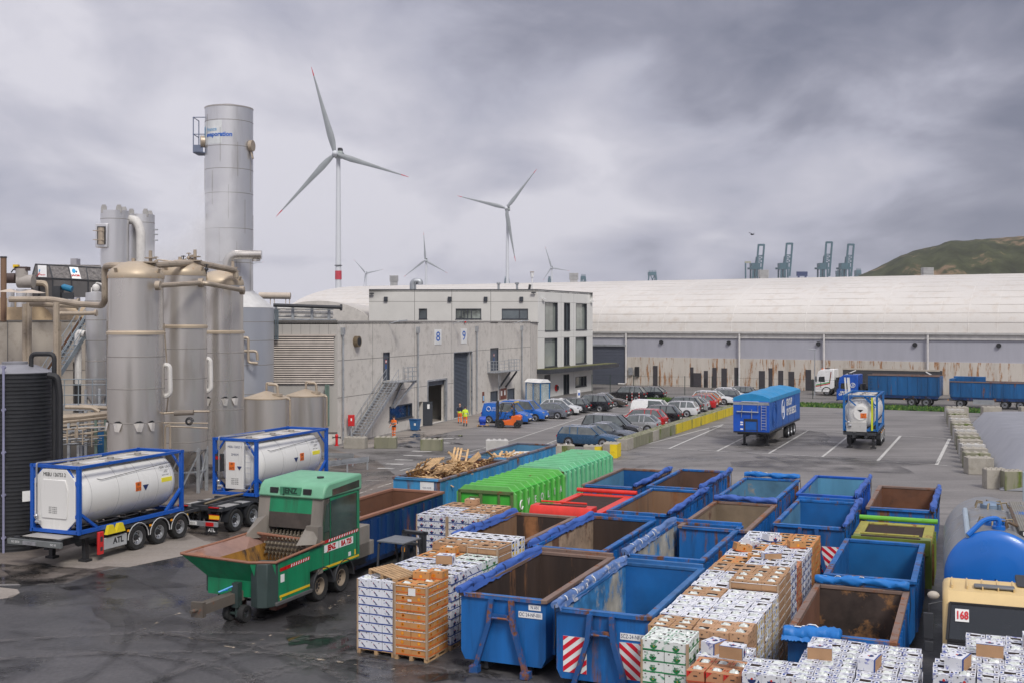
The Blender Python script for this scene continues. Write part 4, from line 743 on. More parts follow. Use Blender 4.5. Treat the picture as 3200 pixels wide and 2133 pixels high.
# twin towers further left
for xc,wp,ytop,Yb,lab in ((359,85,660,80,'left of the two joined grey steel towers, with a caged opening near its top'),(442,80,672,82,'right of the two joined grey steel towers, with a bent duct on its front')):
    p=px(xc,1005,Yb); r=wp/F*Yb/2; zt=px(0,ytop,Yb).z; t=thing('grey_tower',lab,'tower',(p.x,Yb,0)); q=MB(); q.lathe((0,0,0),[(r,0),(r,zt),(r*.96,zt),(r*.96,zt-.1)],48,cap=False); q.lathe((0,0,zt),[(r*.95,-.1),(.03,.05)],32); q.build('shell',ssb,t); tankrings(t,r,[zt-.6,zt-4.5,zt-8,zt-11.5],n=48)
    q=MB()
    for a in(-2.2,-.9,1.1): cx_,cy_=r*.9*math.cos(a),r*.9*math.sin(a); q.prism([(cx_-.2,zt-.2),(cx_+.2,zt-.2),(cx_+.2,zt+.2),(cx_+.12,zt+.38),(cx_-.12,zt+.38),(cx_-.2,zt+.2)],cy_-.06,cy_)
    q.build('lifting_lug',mat('dull lug steel',(.35,.34,.33),.7),t)
    if xc<400:
        z0,z1=px(0,768,Yb).z,px(0,712,Yb).z; q=MB(); q.box(-.98,-.12,-r-.14,-r*.5,z0-.2,z1+.2); q.build('hatch_frame',ssb,t,bevel=.04); q=MB(); q.box(-.85,-.25,-r-.16,-r-.1,z0,z1); q.build('hatch_recess',black,t); q=MB(); q.cyl((-.55,-r-.2,z0),(-.55,-r-.2,z1-.1),.22,n=12)
        for k in(.25,.75): q.tube([(-1.05,-r-.42,z0+(z1-z0)*k),(-.25,-r-.42,z0+(z1-z0)*k)],.03,5)
        q.build('caged_vessel',pipem,t)
    else:
        q=MB(); zz=lambda y:px(0,y,Yb).z; xx=lambda x:px(x,0,Yb).x-p.x
        q.pipe([(xx(403),-r-.3,zz(692)),(xx(444),-r-.35,zz(692)),(xx(458),-r-.35,zz(725)),(xx(458),-r-.35,zz(860))],.33,bend=.8,n=14); q.build('bent_duct',whitepipe,t)
        q=MB()
        for y in(720,735,753): q.box(r-.05,r+.25,-.1,.1,zz(y),zz(y)+.08)
        q.build('step',galv,t)
# slim vertical vessel
p=px(300,1005,66); t=thing('slim_steel_column','slim bright steel column with cone bottom left of the nearest silo','tank',(p.x,66,0)); r=px(331,0,66).x-p.x
z1,z0=px(0,915,66).z,px(0,1245,66).z; q=MB(); q.lathe((0,0,0),[(.15,z0-.5),(r,z0+.2),(r,z1),(r*.6,z1+.02),(.1,z1+.1)],40); q.build('shell',ssb,t); tankrings(t,r,[z1-.5,z1-1.6,z1-2.8,z1-4,z1-5.2],n=40); q=MB(); q.ell((0,0,z1+.3),(.22,.22,.22),10,8); q.pipe([(0,0,z1),(.0,0,z1+.6),(.35,0,z1+.5),(.45,0,z1)],.05); q.cyl((-.3,.1,z1),(-.3,.1,z1+.3),.04); q.build('top_valve',whitepipe,t)
q=MB(); q.pipe([(-r-.05,-.1,z0+3.8),(-r-.45,-.1,z0+3.9),(-r-.42,-.1,z0+.9)],.2,n=10); q.build('side_duct',whitepipe,t); q=MB()
for a in range(4): q.bar((math.cos(a*PI/2+.7)*r,math.sin(a*PI/2+.7)*r,0),(math.cos(a*PI/2+.7)*r,math.sin(a*PI/2+.7)*r,z0+.6),.14)
q.build('support_leg',galv,t)
# two short tanks by the louvre wall
for xc,r_px,ya,Yb,lab in ((833,70,1243,70,'left of the two short round tanks by the louvred wall'),(956,62,1235,76,'right of the two short round tanks by the louvred wall')):
    p=px(xc,1005,Yb); r=r_px/F*Yb; zt=px(0,ya,Yb).z; t=thing('short_steel_tank',lab,'tank',(p.x,Yb,0),0,'short round tanks with beige cone lids'); q=MB(); q.lathe((0,0,0),[(r,0),(r,zt)],48); q.build('shell',ss,t); q=MB(); q.lathe((0,0,zt),[(r*1.02,-.02),(r*1.02,.05),(.06,.48)],48); q.build('cone_lid',ssd,t)
    q=MB(); q.cyl((0,0,zt+.4),(0,0,zt+.8),.07,n=8); q.pipe([(0,0,zt+.8),(0,0,zt+.95),(.35,0,zt+.95)],.07); q.pipe([(.2,-.4,zt+.9),(.75,-.4,zt+.9),(.8,-.4,zt+.3)],.09); q.cyl((r*.55,-r*.3,zt+.16),(r*.55,-r*.3,zt+.32),.32,n=14); q.build('inlet_pipe',pipem,t)
    q=MB(); q.pipe([(r*.95,-.3,zt-.02),(r+.12,-.3,zt-.02),(r+.14,-.3,0)],.06); q.build('overflow_pipe',pipem,t)
# dark ribbed tank
p=px(5,1005,45); zt=px(0,1165,45).z; t=thing('black_ribbed_tank','large black ribbed plastic tank at the left edge behind the trailer drawbar','tank',(p.x,46.2,0)); r=1.5
blk=mat('black ribbed plastic',(.022,.023,.026),.5,var=.3,grime=.25,gcol=(.08,.08,.08)); q=MB(); pr=[]; n=46
for i in range(n): z=zt*i/n; pr+=[(r,z),(r,z+zt/n*.5),(r+.035,z+zt/n*.6),(r+.035,z+zt/n*.9)]
q.lathe((0,0,0),pr+[(r,zt)],56); q.build('shell',blk,t,smooth=30)
q=MB(); q.lathe((0,0,zt),[(r,0),(.8,.28),(.5,.32),(.5,.42),(.05,.44)],40); q.build('lid',mat('grey tank lid',(.22,.22,.24),.5),t); q=MB(); q.cyl((.25,-r-.08,0),(.25,-r-.08,zt+.2),.05,n=8)
for k in range(5): q.cyl((.25,-r-.12,k*1.7+.6),(.25,-r,k*1.7+.6),.08,n=6)
q.build('sight_tube',mat('lavender plastic',(.25,.25,.36),.5),t); q=MB(); q.M=Matrix.Rotation(-.85+PI/2,4,'Z'); q.box(-.2,.2,-r-.06,-r-.045,2.0,2.42); q.M=None; q.build('info_plate',plate,t)
q=MB(); q.pipe([(.8,-.3,zt+.1),(.8,-.3,zt+.75),(1.75,-.3,zt+.75),(1.75,-.3,.0)],.1,n=8); q.pipe([(1.62,-.6,zt-.1),(2.0,-.6,zt-.15),(2.1,-.6,zt-.8),(2.1,-.6,0)],.13,n=8); q.build('black_pipe',black,t)
# left process building
lb=thing('plant_building','dusty beige plant building with rounded tan roof at the left edge','building'); FB=Face((px(-200,0,72).x,72),(px(290,0,74).x,74),9.25); q=MB(); a=FB.m(228,1150)[0]; b=FB.m(254,1150)[0]; FB.wall(q,[(a,b,3.2,px(0,1130,74).z)],.4); q.add([FB.P(FB.L,0),(FB.b.x,95,0),(FB.b.x,95,9.25),FB.P(FB.L,9.25)],[(0,1,2,3)]); q.add([FB.P(0,9.2),FB.P(FB.L,9.2),(FB.b.x,95,9.2),(FB.a.x,95,9.2)],[(0,1,2,3)])
q.build('wall',mat('dusty beige concrete',(.38,.34,.29),.85,var=.1,grime=.45,gcol=(.2,.16,.12),sc=.4),lb); q=MB(); FB.box(q,a,b,0,9,-.5,-.42); q.build('dark_doorway',black,lb); q=MB()
for x in(24,95): s=FB.m(x,0)[0]; FB.box(q,s-.03,s+.03,0,9.25,0,.01)
FB.box(q,0,FB.L,6.0,6.06,0,.012); FB.box(q,0,FB.L,9.2,9.3,-.1,.05); q.build('wall_joint',jointm,lb)
q=MB(); xl,xr=px(-150,0,76).x,px(182,0,76).x; xm=(xl+xr)/2; hw=(xr-xl)/2; pr=[(xm+hw*math.cos(PI*k/16),9.2+1.6*math.sin(PI*k/16)**.8) for k in range(17)]; q.prism(pr,75,90); q.build('rounded_roof',mat('tan roof skin',(.50,.38,.24),.6,var=.15,grime=.2),lb,smooth=50)
# left external staircase
A=px(272,985,68); B=px(118,1222,64); st=stair('steel_staircase','steep blue-grey steel staircase left of the slim steel column','' or A,B,1.2,20,None,Vector((.35,-.93,0)).normalized(),mat('blue-grey steel',(.30,.34,.37),.5,metal=.4)) if False else None
st=stair('steel_staircase','steep blue-grey steel staircase left of the slim steel column',A,B,1.3,20,None,Vector((.75,-.65,0)).normalized(),mat('blue-grey steel',(.27,.31,.34),.5,metal=.3)); st['category']='staircase'
q=MB(); q.bar(A+Vector((-.4,.2,-.2)),B+Vector((-.4,.2,-.2)),.1,.34); q.build('rusty_beam',mat('rust brown steel',(.16,.09,.05),.8,rust=.4),st)
# walkway and pipe rack
wk=thing('walkway','galvanised walkway with railings between the staircase and the slim column','walkway'); q=MB(); z=px(0,1262,62).z; x0,x1=px(128,0,62).x,px(345,0,62).x; q.box(x0,x1,61.4,62.6,z-.3,z); q.build('deck',galv,wk); q=MB()
for hh in(.55,1.1,2.0-.6): q.tube([(x0,61.4,z+hh),(x1,61.4,z+hh*1.02)],.03,6)
for k in range(6): x=x0+(x1-x0)*k/5; q.tube([(x,61.4,z),(x,61.4,z+1.4)],.03,6)
q.build('railing',mat('blue-grey steel',(.27,.31,.34),.5),wk)
for k in(0,.3,.62,1): x=x0+(x1-x0)*k; q=MB(); q.bar((x,61.6,0),(x,61.6,z-.3),.2); q.build('post',galv,wk)
rk=thing('pipe_rack','dense rack of beige pipes and cables at walkway height behind the white tank container','pipe rack'); rr=random.Random(9)
def run(name,pts,r,m=pipem,par=rk,n=8): q=MB(); q.pipe([px(*p) for p in pts],r,n=n); return q.build(name,m,par)
run('pipe',[(160,1305,60),(250,1300,60),(350,1288,60)],.16); run('pipe',[(130,1325,60),(240,1312,60),(350,1300,60)],.11); run('pipe',[(205,1270,60),(290,1272,60),(310,1285,60)],.11); run('pipe',[(250,1268,61),(345,1275,61)],.12); run('pipe',[(135,1335,60),(345,1318,60)],.05); run('pipe',[(135,1345,59.5),(345,1330,59.5)],.05); run('pipe',[(140,1372,59.5),(345,1340,59.5)],.045)
for i in range(26):
    x0=rr.uniform(125,250); x1=x0+rr.uniform(60,130); y=rr.uniform(1335,1395); run('small_pipe',[(x0,y,59+rr.random()*2),(min(350,x1),y-rr.uniform(2,9),59+rr.random()*2)],rr.uniform(.018,.04),galv if i%3 else pipem,n=5)
for i in range(14): x=rr.uniform(130,345); y0=rr.uniform(1320,1350); run('hanger',[(x,y0,59),(x,y0+rr.uniform(25,60),59)],rr.uniform(.02,.05),pipem,n=5)
for x in(165,215,245,300,330): q=MB(); q.bar((px(x,0,60).x,60,0),(px(x,0,60).x,60,px(0,1310,60).z),.13); q.build('rack_post',galv if x%2 else mat('green-grey steel',(.14,.2,.17),.6),rk)
q=MB(); q.box(px(300,0,62).x,px(343,0,62).x,62,63,0,px(0,1345,62).z); tag(q.build('blue_cabinet',mat('cabinet blue',(.01,.13,.33),.5)),'blue steel cabinet tucked behind the pipe rack beside the nearest silo','cabinet')
q=MB(); q.box(px(128,0,66).x,px(345,0,66).x,66,66.4,0,px(0,1330,66).z); tag(q.build('retaining_wall',mat('dark plant wall',(.10,.09,.08),.9)),'low dark wall behind the pipe rack','wall')  # low wall in a plain dark colour
# big overhead pipes
pr=thing('overhead_pipe','long beige overhead pipe looping from the plant roof across the silo tops','pipe'); pf=lambda *a:[(x,y,Y_) for x,y,Y_ in a]
run('pipe',pf((30,936,62),(160,936,62),(240,950,61),(318,955,60),(328,940,58),(328,832,58),(350,830,57),(470,830,57),(610,821,61),(735,845,65),(738,868,65)),.17,par=pr,n=10)
q=MB(); q.cyl(px(472,830,57),px(472,858,57),.12); q.cyl(px(610,822,61),px(610,850,61),.12); q.cyl(px(738,855,65),px(738,872,65),.14); q.build('drop_pipe',pipem,pr)
pr2=thing('overhead_pipe','lower beige pipe linking the three silo sides just below the domes','pipe'); run('pipe',pf((492,893,56),(628,884,60),(650,887,60),(760,908,64.5)),.13,par=pr2,n=10); q=MB()
for c in(px(494,893,56),px(628,884,60),px(757,908,64.5)): q.cyl(c-Vector((.12,0,0)),c+Vector((.12,0,0)),.24,n=12)
q.build('flange',pipem,pr2)
for i,(pts,r,lab) in enumerate((([(176,945,61),(176,1290,61)],.17,'thick vertical beige pipe in front of the steel staircase'),([(186,1005,61.5),(186,1240,61.5)],.10,'thinner vertical beige pipe just right of the thick one by the staircase'),([(78,950,71),(78,1170,71)],.17,'vertical grey-beige pipe on the plant building wall, left of the pair'),([(91,945,71),(91,1160,71)],.16,'vertical grey-beige pipe on the plant building wall, right of the pair'),([(185,980,64),(262,980,64),(300,978,64)],.12,'short horizontal beige pipe above the staircase'),([(86,885,74),(150,885,74),(154,930,74)],.2,'bent beige pipe under the cooling unit'),([(95,950,70),(245,955,70)],.18,'horizontal beige pipe along the plant roof edge'),([(100,941,72),(245,943,72)],.14,'upper horizontal beige pipe along the plant roof edge'))):
    t=thing('process_pipe',lab,'pipe'); run('pipe',pts,r,par=t,n=10); e_=px(*pts[-1]); d=(px(*pts[-1])-px(*pts[-2])).normalized(); q=MB(); q.cyl(e_-d*.05,e_+d*.05,r*1.6,n=12); q.build('flange',pipem,t)
t=thing('rusty_chimney','brown rusty chimney pipe at the left edge of the plant roof','chimney'); q=MB(); Yb=70; q.cyl(px(11,1005,Yb),px(11,802,Yb),px(20,0,Yb).x-px(11,0,Yb).x,n=18); q.build('stack',mat('rusty stack',(.20,.12,.075),.8,rust=.25,streak=True),t); q=MB(); q.cyl(px(11,806,Yb),px(11,802,Yb),.21,n=18); q.build('rim',dark,t)
t=thing('dust_filter_unit','fat grey ducts and brown canister with a yellow light left of the cooling unit','filter unit'); Yb=73
def rn(nm,pts,r,m): q=MB(); q.pipe([px(x,y,Yb) for x,y in pts],r,n=14); q.build(nm,m,t)
rn('fat_duct',[(58,880),(105,880)],.44,mat('grey lagging',(.36,.33,.30),.6,grime=.3)); rn('dark_duct',[(18,870),(50,870)],.34,mat('brown duct',(.07,.045,.04),.6)); rn('stub',[(68,870),(68,840)],.38,mat('grey lagging',(.36,.33,.30),.6)); rn('canister',[(60,848),(76,848)],.1,dark); rn('canister',[(34,905),(34,960)],.22,ssb); rn('canister',[(68,905),(68,960)],.33,ssb); rn('canister',[(92,905),(92,960)],.2,ss); rn('conduit',[(35,852),(42,842),(52,838)],.04,black)
q=MB(); a=px(52,838,Yb); q.box(a.x-.16,a.x+.16,Yb-.2,Yb+.1,a.z,a.z+.22); q.build('yellow_light',yellow,t); q=MB(); a=px(68,846,Yb); q.box(a.x-.4,a.x+.4,Yb-.2,Yb+.4,a.z,a.z+.25); q.build('lid',mat('brown duct',(.07,.045,.04),.6),t)
# cooling tower with panels
t=thing('cooling_unit','dark grey cooling unit with sloping mesh sides and white square signs','cooling unit'); Yb=75; a=px(100,868,Yb); b=px(165,870,Yb-1.5); c=px(318,878,Yb); at=px(112,826,Yb+.6); bt=px(154,828,Yb-.7); ct=px(318,838,Yb+.8)
mesh_=mat('dirty mesh panel',(.13,.12,.115),.7,var=.6,sc=6,streak=True,grime=.4,gcol=(.4,.36,.32)); q=MB(); q.quad(a,b,bt,at); q.quad(b,c,ct,bt); back=Vector((0,3,0)); q.quad(at,bt,ct,at+Vector((4,1,0))); q.build('sloping_panel',mesh_,t,smooth=0); q=MB(); zl=px(0,930,Yb).z
q.add([a,b,c,Vector((a.x,a.y,zl)),Vector((b.x,b.y,zl)),Vector((c.x,c.y,zl))],[(0,1,4,3),(1,2,5,4)]); q.build('lower_panel',mat('dark grey sheet',(.10,.095,.095),.6),t,smooth=0); q=MB()
for A_,B_ in((a,b),(b,c),(at,bt),(bt,ct),(a,at),(b,bt),(a.lerp(b,.3),at.lerp(bt,.15)),(b.lerp(c,.38),bt.lerp(ct,.36)),(b.lerp(c,.72),bt.lerp(ct,.7)),(a,Vector((a.x,a.y,zl))),(b,Vector((b.x,b.y,zl))),(a.lerp(b,.35),Vector((a.lerp(b,.35).x,a.lerp(b,.35).y,zl))),(b.lerp(c,.38),Vector((b.lerp(c,.38).x,b.lerp(c,.38).y,zl))),(b.lerp(c,.72),Vector((b.lerp(c,.72).x,b.lerp(c,.72).y,zl)))): q.bar(A_+Vector((0,-.03,0)),B_+Vector((0,-.03,0)),.07)
q.build('frame',dark,t)
for (A_,B_,At,Bt) in((a.lerp(b,.33),a.lerp(b,.98).lerp(a,.25),at.lerp(bt,.12),at.lerp(bt,.82)),(b.lerp(c,.40),b.lerp(c,.62).lerp(b,.05),bt.lerp(ct,.36),bt.lerp(ct,.545))):
    o=Vector((0,-.06,0)); q=MB(); A2,B2,C2,D2=A_.lerp(At,.06)+o,B_.lerp(Bt,.06)+o,Bt.lerp(B_,.06)+o,At.lerp(A_,.06)+o; q.quad(A2,B2,C2,D2); sg=q.build('sign_panel',plate,t,smooth=0); ux=(B2-A2); uy=(D2-A2); nrm=ux.cross(uy).normalized(); nrm=nrm if nrm.y<0 else -nrm; rot=Matrix((ux.normalized(),(nrm.cross(ux.normalized())).normalized(),nrm)).transposed().to_euler()
    txt('JACIR',ux.length*.36,redl,sg,A2+ux*.5+uy*.26+nrm*.02,rot,bold=.012); q=MB(); q.ell((0,0,0),(ux.length*.2,uy.length*.2,.01),14,6); q.ell((ux.length*.28,-uy.length*.06,0),(ux.length*.08,uy.length*.09,.012),10,6,1); lo=q.build('logo',[mat('sign cyan',(.02,.35,.65),.5),navy],sg); lo.location=A2+ux*.45+uy*.65+nrm*.015; lo.rotation_euler=rot
t=thing('blue_pump','blue pump motor on the platform in front of the cooling unit','pump',px(213,905,70)); q=MB(); q.cyl((-.3,0,.15),(.25,0,.0),.2,n=12); q.cyl((-.4,0,.2),(-.3,0,.15),.12,n=10); q.build('motor',mat('pump blue',(.01,.16,.30),.4),t); q=MB(); q.box(-.3,.3,-.2,.2,-.6,-.2); q.box(-.9,-.4,-.3,.3,-.6,.2); q.build('base',dark,t)
t=thing('flat_canopy','row of pale flat cowls over the roof ducts at the left edge','canopy'); 
for x0,x1,y in((-15,46,912),(40,128,915)): q=MB(); A_,B_=px(x0,y,68),px(x1,y+2,68); q.add([A_,B_,B_+Vector((-.3,1.5,.06)),A_+Vector((.3,1.5,.06)),(A_+B_)/2+Vector((0,.7,.22))],[(0,1,4),(1,2,4),(2,3,4),(3,0,4),(0,3,2,1)]); q.build('cowl',mat('pale dusty sheet',(.52,.44,.36),.6),t,smooth=0)
t=thing('grey_stack','plain pale grey square stack rising behind the cooling unit','chimney'); q=MB(); A_=px(220,808,110); B_=px(239,808,110); q.box(A_.x,B_.x,110,111,0,A_.z); q.build('stack',mat('far grey stack',(.35,.34,.37),.7),t)
# instruments over silo tops
t=thing('valve_station','thin instrument pipes and valves above the silo domes','valve station'); rr=random.Random(4)
for pts in ([(492,812,61),(560,820,61),(650,826,62)],[(488,836,60),(560,832,60)],[(488,815,60),(488,850,60)],[(580,808,63),(585,835,63)],[(520,838,60),(595,834,62),(640,845,62)],[(495,852,60),(495,828,60),(470,836,60)]): q=MB(); q.pipe([px(*p) for p in pts],.045,n=6); q.build('pipe',pipem,t)
for x,y in((488,818),(590,806),(573,815),(600,812),(645,842),(580,832)): q=MB(); c_=px(x,y,61); q.ell(c_,(.12,.12,.1),8,6); q.cyl(c_-Vector((0,0,.25)),c_+Vector((0,0,.28)),.03); q.cyl(c_+Vector((0,0,.22)),c_+Vector((0,0,.26)),.13,n=10); q.build('valve',dark if x%2 else pipem,t)
t=thing('instrument_line','thin pipes and a coiled black hose between the near and middle silos','pipe')
for pts,r_ in (([(512,1290,57),(600,1284,57),(655,1284,57)],.06),([(512,1320,57),(650,1321,57)],.04),([(520,1330,57),(650,1336,57)],.04),([(512,1010,58.5),(522,1140,58.5),(530,1200,58.5),(520,1290,58.5)],.04),([(516,1405,57),(516,1330,57),(532,1325,57),(532,1405,57)],.05)): q=MB(); q.pipe([px(*p) for p in pts],r_,n=6); q.build('pipe',pipem,t)
q=MB(); c_=px(592,1315,56.5); q.tube([c_+Vector((.22*math.cos(a*.6)*(1-a*.02),-.04*a*.1,.22*math.sin(a*.6)*(1-a*.02))) for a in range(32)],.022,5); q.build('coiled_hose',black,t); q=MB(); q.cyl(px(545,1289,56.9),px(605,1287,56.9),.14,n=10); q.build('actuator',mat('dusty brown',(.2,.17,.14),.6),t)
# roof pipe bridge behind the cladding wall
t=thing('roof_pipe_bridge','galvanised pipe bridge with white lagged pipes on the low roof edge','pipe bridge'); Yb=88; q=MB(); L0,L1=px(855,1000,Yb),px(1060,1000,Yb)
for y in(955,998): q.bar(px(855,y+0,Yb),px(1050,y+2,Yb),.14)
for x in(862,915,975,1028): q.bar(px(x,958,Yb),px(x,1000,Yb),.2); q.bar(px(x-22,968,Yb),px(x+14,968,Yb),.06); q.bar(px(x-22,985,Yb),px(x+14,985,Yb),.06)
q.build('frame',galv,t)
for y,r_ in((963,.1),(975,.12),(988,.08)): q=MB(); q.cyl(px(858,y,Yb+.5),px(1040,y+3,Yb+.5),r_,n=8); q.build('pipe',whitepipe,t)
q=MB(); q.cyl(px(855,954,Yb-.5),px(1063,961,Yb-.5),.15,n=10); q.cyl(px(1063,961,Yb-.5),px(1069,961,Yb-.5),.26,n=10); q.build('dark_duct',dark,t); q=MB(); q.cyl(px(810,924,90),px(908,925,90),.27,n=14)
for x in(845,893): q.bar(px(x,932,90),px(x,954,90),.06); q.bar(px(x+12,932,90),px(x+12,954,90),.06)
q.build('lagged_pipe',mat('beige lagging',(.50,.43,.36),.5),t); q=MB()
for x in(855,862,868): q.cyl(px(x,968,83.6),px(x,1062,83.6),.06,n=6)
q.build('riser',mat('slate riser',(.12,.15,.17),.5),t)
q=MB()
for x in(1017,1022,1027): q.cyl(px(x,1200,83.7),px(x,1330,83.7),.06,n=6)
tag(q.build('cable_ladder',mat('green-grey steel',(.14,.2,.17),.6)),'vertical green-grey cable ladder on the cladding wall below the louvre','cable ladder')
# steam
def steam(c,rad,den,label):
    me=MB(); me.ell((0,0,0),rad,16,10); m=bpy.data.materials.new('steam'); m.use_nodes=True; t_=m.node_tree; n=t_.nodes; n.remove(n['Principled BSDF']); v_=n.new('ShaderNodeVolumePrincipled'); v_.inputs['Color'].default_value=(1,1,1,1); v_.inputs['Anisotropy'].default_value=.2
    tc=n.new('ShaderNodeTexCoord'); no=n.new('ShaderNodeTexNoise'); no.inputs['Scale'].default_value=.55; no.inputs['Detail'].default_value=4; t_.links.new(tc.outputs['Object'],no.inputs[0])
    sp=n.new('ShaderNodeVectorMath'); sp.operation='DIVIDE'; sp.inputs[1].default_value=rad; t_.links.new(tc.outputs['Object'],sp.inputs[0]); ln=n.new('ShaderNodeVectorMath'); ln.operation='LENGTH'; t_.links.new(sp.outputs[0],ln.inputs[0])
    a_=n.new('ShaderNodeMapRange'); a_.inputs[1].default_value=1; a_.inputs[2].default_value=0; a_.inputs[3].default_value=0; a_.inputs[4].default_value=1; t_.links.new(ln.outputs['Value'],a_.inputs[0])
    b_=n.new('ShaderNodeMapRange'); b_.inputs[1].default_value=.42; b_.inputs[2].default_value=.72; b_.inputs[4].default_value=den; t_.links.new(no.outputs['Fac'],b_.inputs[0]); c_=n.new('ShaderNodeMath'); c_.operation='MULTIPLY'; t_.links.new(a_.outputs[0],c_.inputs[0]); t_.links.new(b_.outputs[0],c_.inputs[1]); t_.links.new(c_.outputs[0],v_.inputs['Density']); t_.links.new(v_.outputs[0],n['Material Output'].inputs['Volume'])
    o=me.build('steam',m); o.location=c; return tag(o,label,'steam',kind='stuff')
steam(px(668,690,76),(2.2,1.3,4.6),1.9,'faint white steam drifting up beside the tall tower'); steam(px(560,790,74),(4.2,1.5,1.7),1.5,'thin steam between the twin towers and the tall tower')
# ---------------- roll-off containers
def paintc(name,c,rust=.25,grime=.3,rough=.42): return mat(name,c,rough,rust=rust,rcol=(.10,.04,.018),grime=grime,gcol=(.015,.03,.06),var=.32,sc=.9,streak=True,rsc=1.5)
BL=paintc('container blue',(.011,.125,.39),.42,.45); BD=paintc('dark container blue',(.006,.035,.13),.38); BP=paintc('light container blue',(.05,.26,.50),.34,.15); RD=paintc('container red',(.62,.03,.018),.05,.05); GR=paintc('bright container green',(.06,.42,.045),.2,.12); GM=paintc('mint container green',(.10,.45,.22),.2,.12); OL=paintc('olive container green',(.14,.19,.03),.38,.2)
RI=mat('rusty steel inside',(.042,.026,.020),.8,var=.5,sc=.9,rust=.40,rcol=(.17,.075,.03),rsc=.7,streak=True,grime=.3,rrough=.8); RB=mat('rust brown inside',(.15,.065,.035),.85,var=.25,sc=.9,rust=.3,rcol=(.09,.04,.02),rsc=.8,grime=.3); RT=mat('tan rusty inside',(.22,.13,.075),.8,var=.3,sc=.6,rust=.40,rcol=(.14,.06,.025),rsc=.5,streak=True,grime=.25); BI=mat('scuffed blue inside',(.007,.10,.31),.5,var=.4,sc=.5,rust=.36,rcol=(.07,.045,.03),rsc=.45,rrough=.8); PI_=mat('scraped pale inside',(.40,.38,.32),.65,var=.35,sc=1.2,rust=.50,rcol=(.03,.15,.33),rsc=.5,rrough=.6); LI=mat('pale blue inside',(.09,.24,.38),.6,var=.3,sc=.5,rust=.28,rcol=(.16,.11,.06),rsc=.5,rrough=.8)
FLR=mat('dirty container floor',(.055,.038,.028),.9,var=.5,sc=1.2,rust=.2); RUSTRIM=mat('worn rim',(.22,.15,.12),.6,rust=.4,rcol=(.13,.05,.02),metal=.2,rsc=1.5,sc=1.2)
TB=mat('blue tarpaulin',(.040,.110,.40),.55,var=.15,sc=1.5,grime=.2,gcol=(.02,.04,.12),bump=.5,bsc=5); TW=mat('pale tarpaulin lining',(.45,.44,.45),.6,grime=.4); TG=mat('bright blue tarpaulin',(.008,.16,.50),.5,bump=.5,bsc=5,grime=.15)
_rt=random.Random(21)
def tarp(parent,a,b,r=.14,m=TB,droop=.0,ends=True,sag=.0):
    a=Vector(a);b=Vector(b);n=36;pts=[];rs=[]; d=(b-a)
    s=Vector((d.y,-d.x,0)).normalized(); ph=_rt.random()*9
    for i in range(n+1):
        t=i/n; p=a+d*t+Vector((0,0,.018*math.sin(t*7+ph)-sag*math.sin(t*PI)))+s*(.03*math.sin(t*5+ph)); pts.append(p); rs.append(r*(.92+.10*math.sin(t*11+ph)+.10*_rt.random())*(1 if 0<i<n else .8))
    q=MB(); q.tube(pts,r,12,rs=rs)
    for k_,v0 in enumerate(q.v):
        i_,j_=divmod(k_,12); w0=.022*math.sin(j_*1.05+i_*.55+ph)+.012*math.sin(j_*2.1-i_*.9); c0=pts[i_]; dv_=Vector(v0)-c0; q.v[k_]=tuple(c0+dv_*(1+w0/r)+Vector((0,0,-.25*max(0,-dv_.z)*0)))
    # loose hanging flap along the outside
    if droop:
        vs=[]
        for i in range(n+1): 
            p=pts[i]; k=droop*(.7+.5*_rt.random()); vs+=[p+s*r*.9,p+s*(r+.04)-Vector((0,0,k))]
        q.add(vs,[(2*i,2*i+1,2*i+3,2*i+2) for i in range(n)])
    o=q.build('tarpaulin_roll',m,parent,smooth=60)
    if ends:
        q=MB(); 
        for i in(4,9,14,18): q.lathe(pts[i],[(rs[i]*1.1,-.03),(rs[i]*1.12,.03)],10,axis='y',cap=False)
        q.build('strap',white if m is not TB else navy,o)
        q=MB()
        for e_ in(pts[0],pts[-1]): q.tube([e_,e_+Vector((.03,0,-.5)),e_+Vector((-.02,0,-1.1))],.012,5)
        q.build('rope',black,o)
    return o
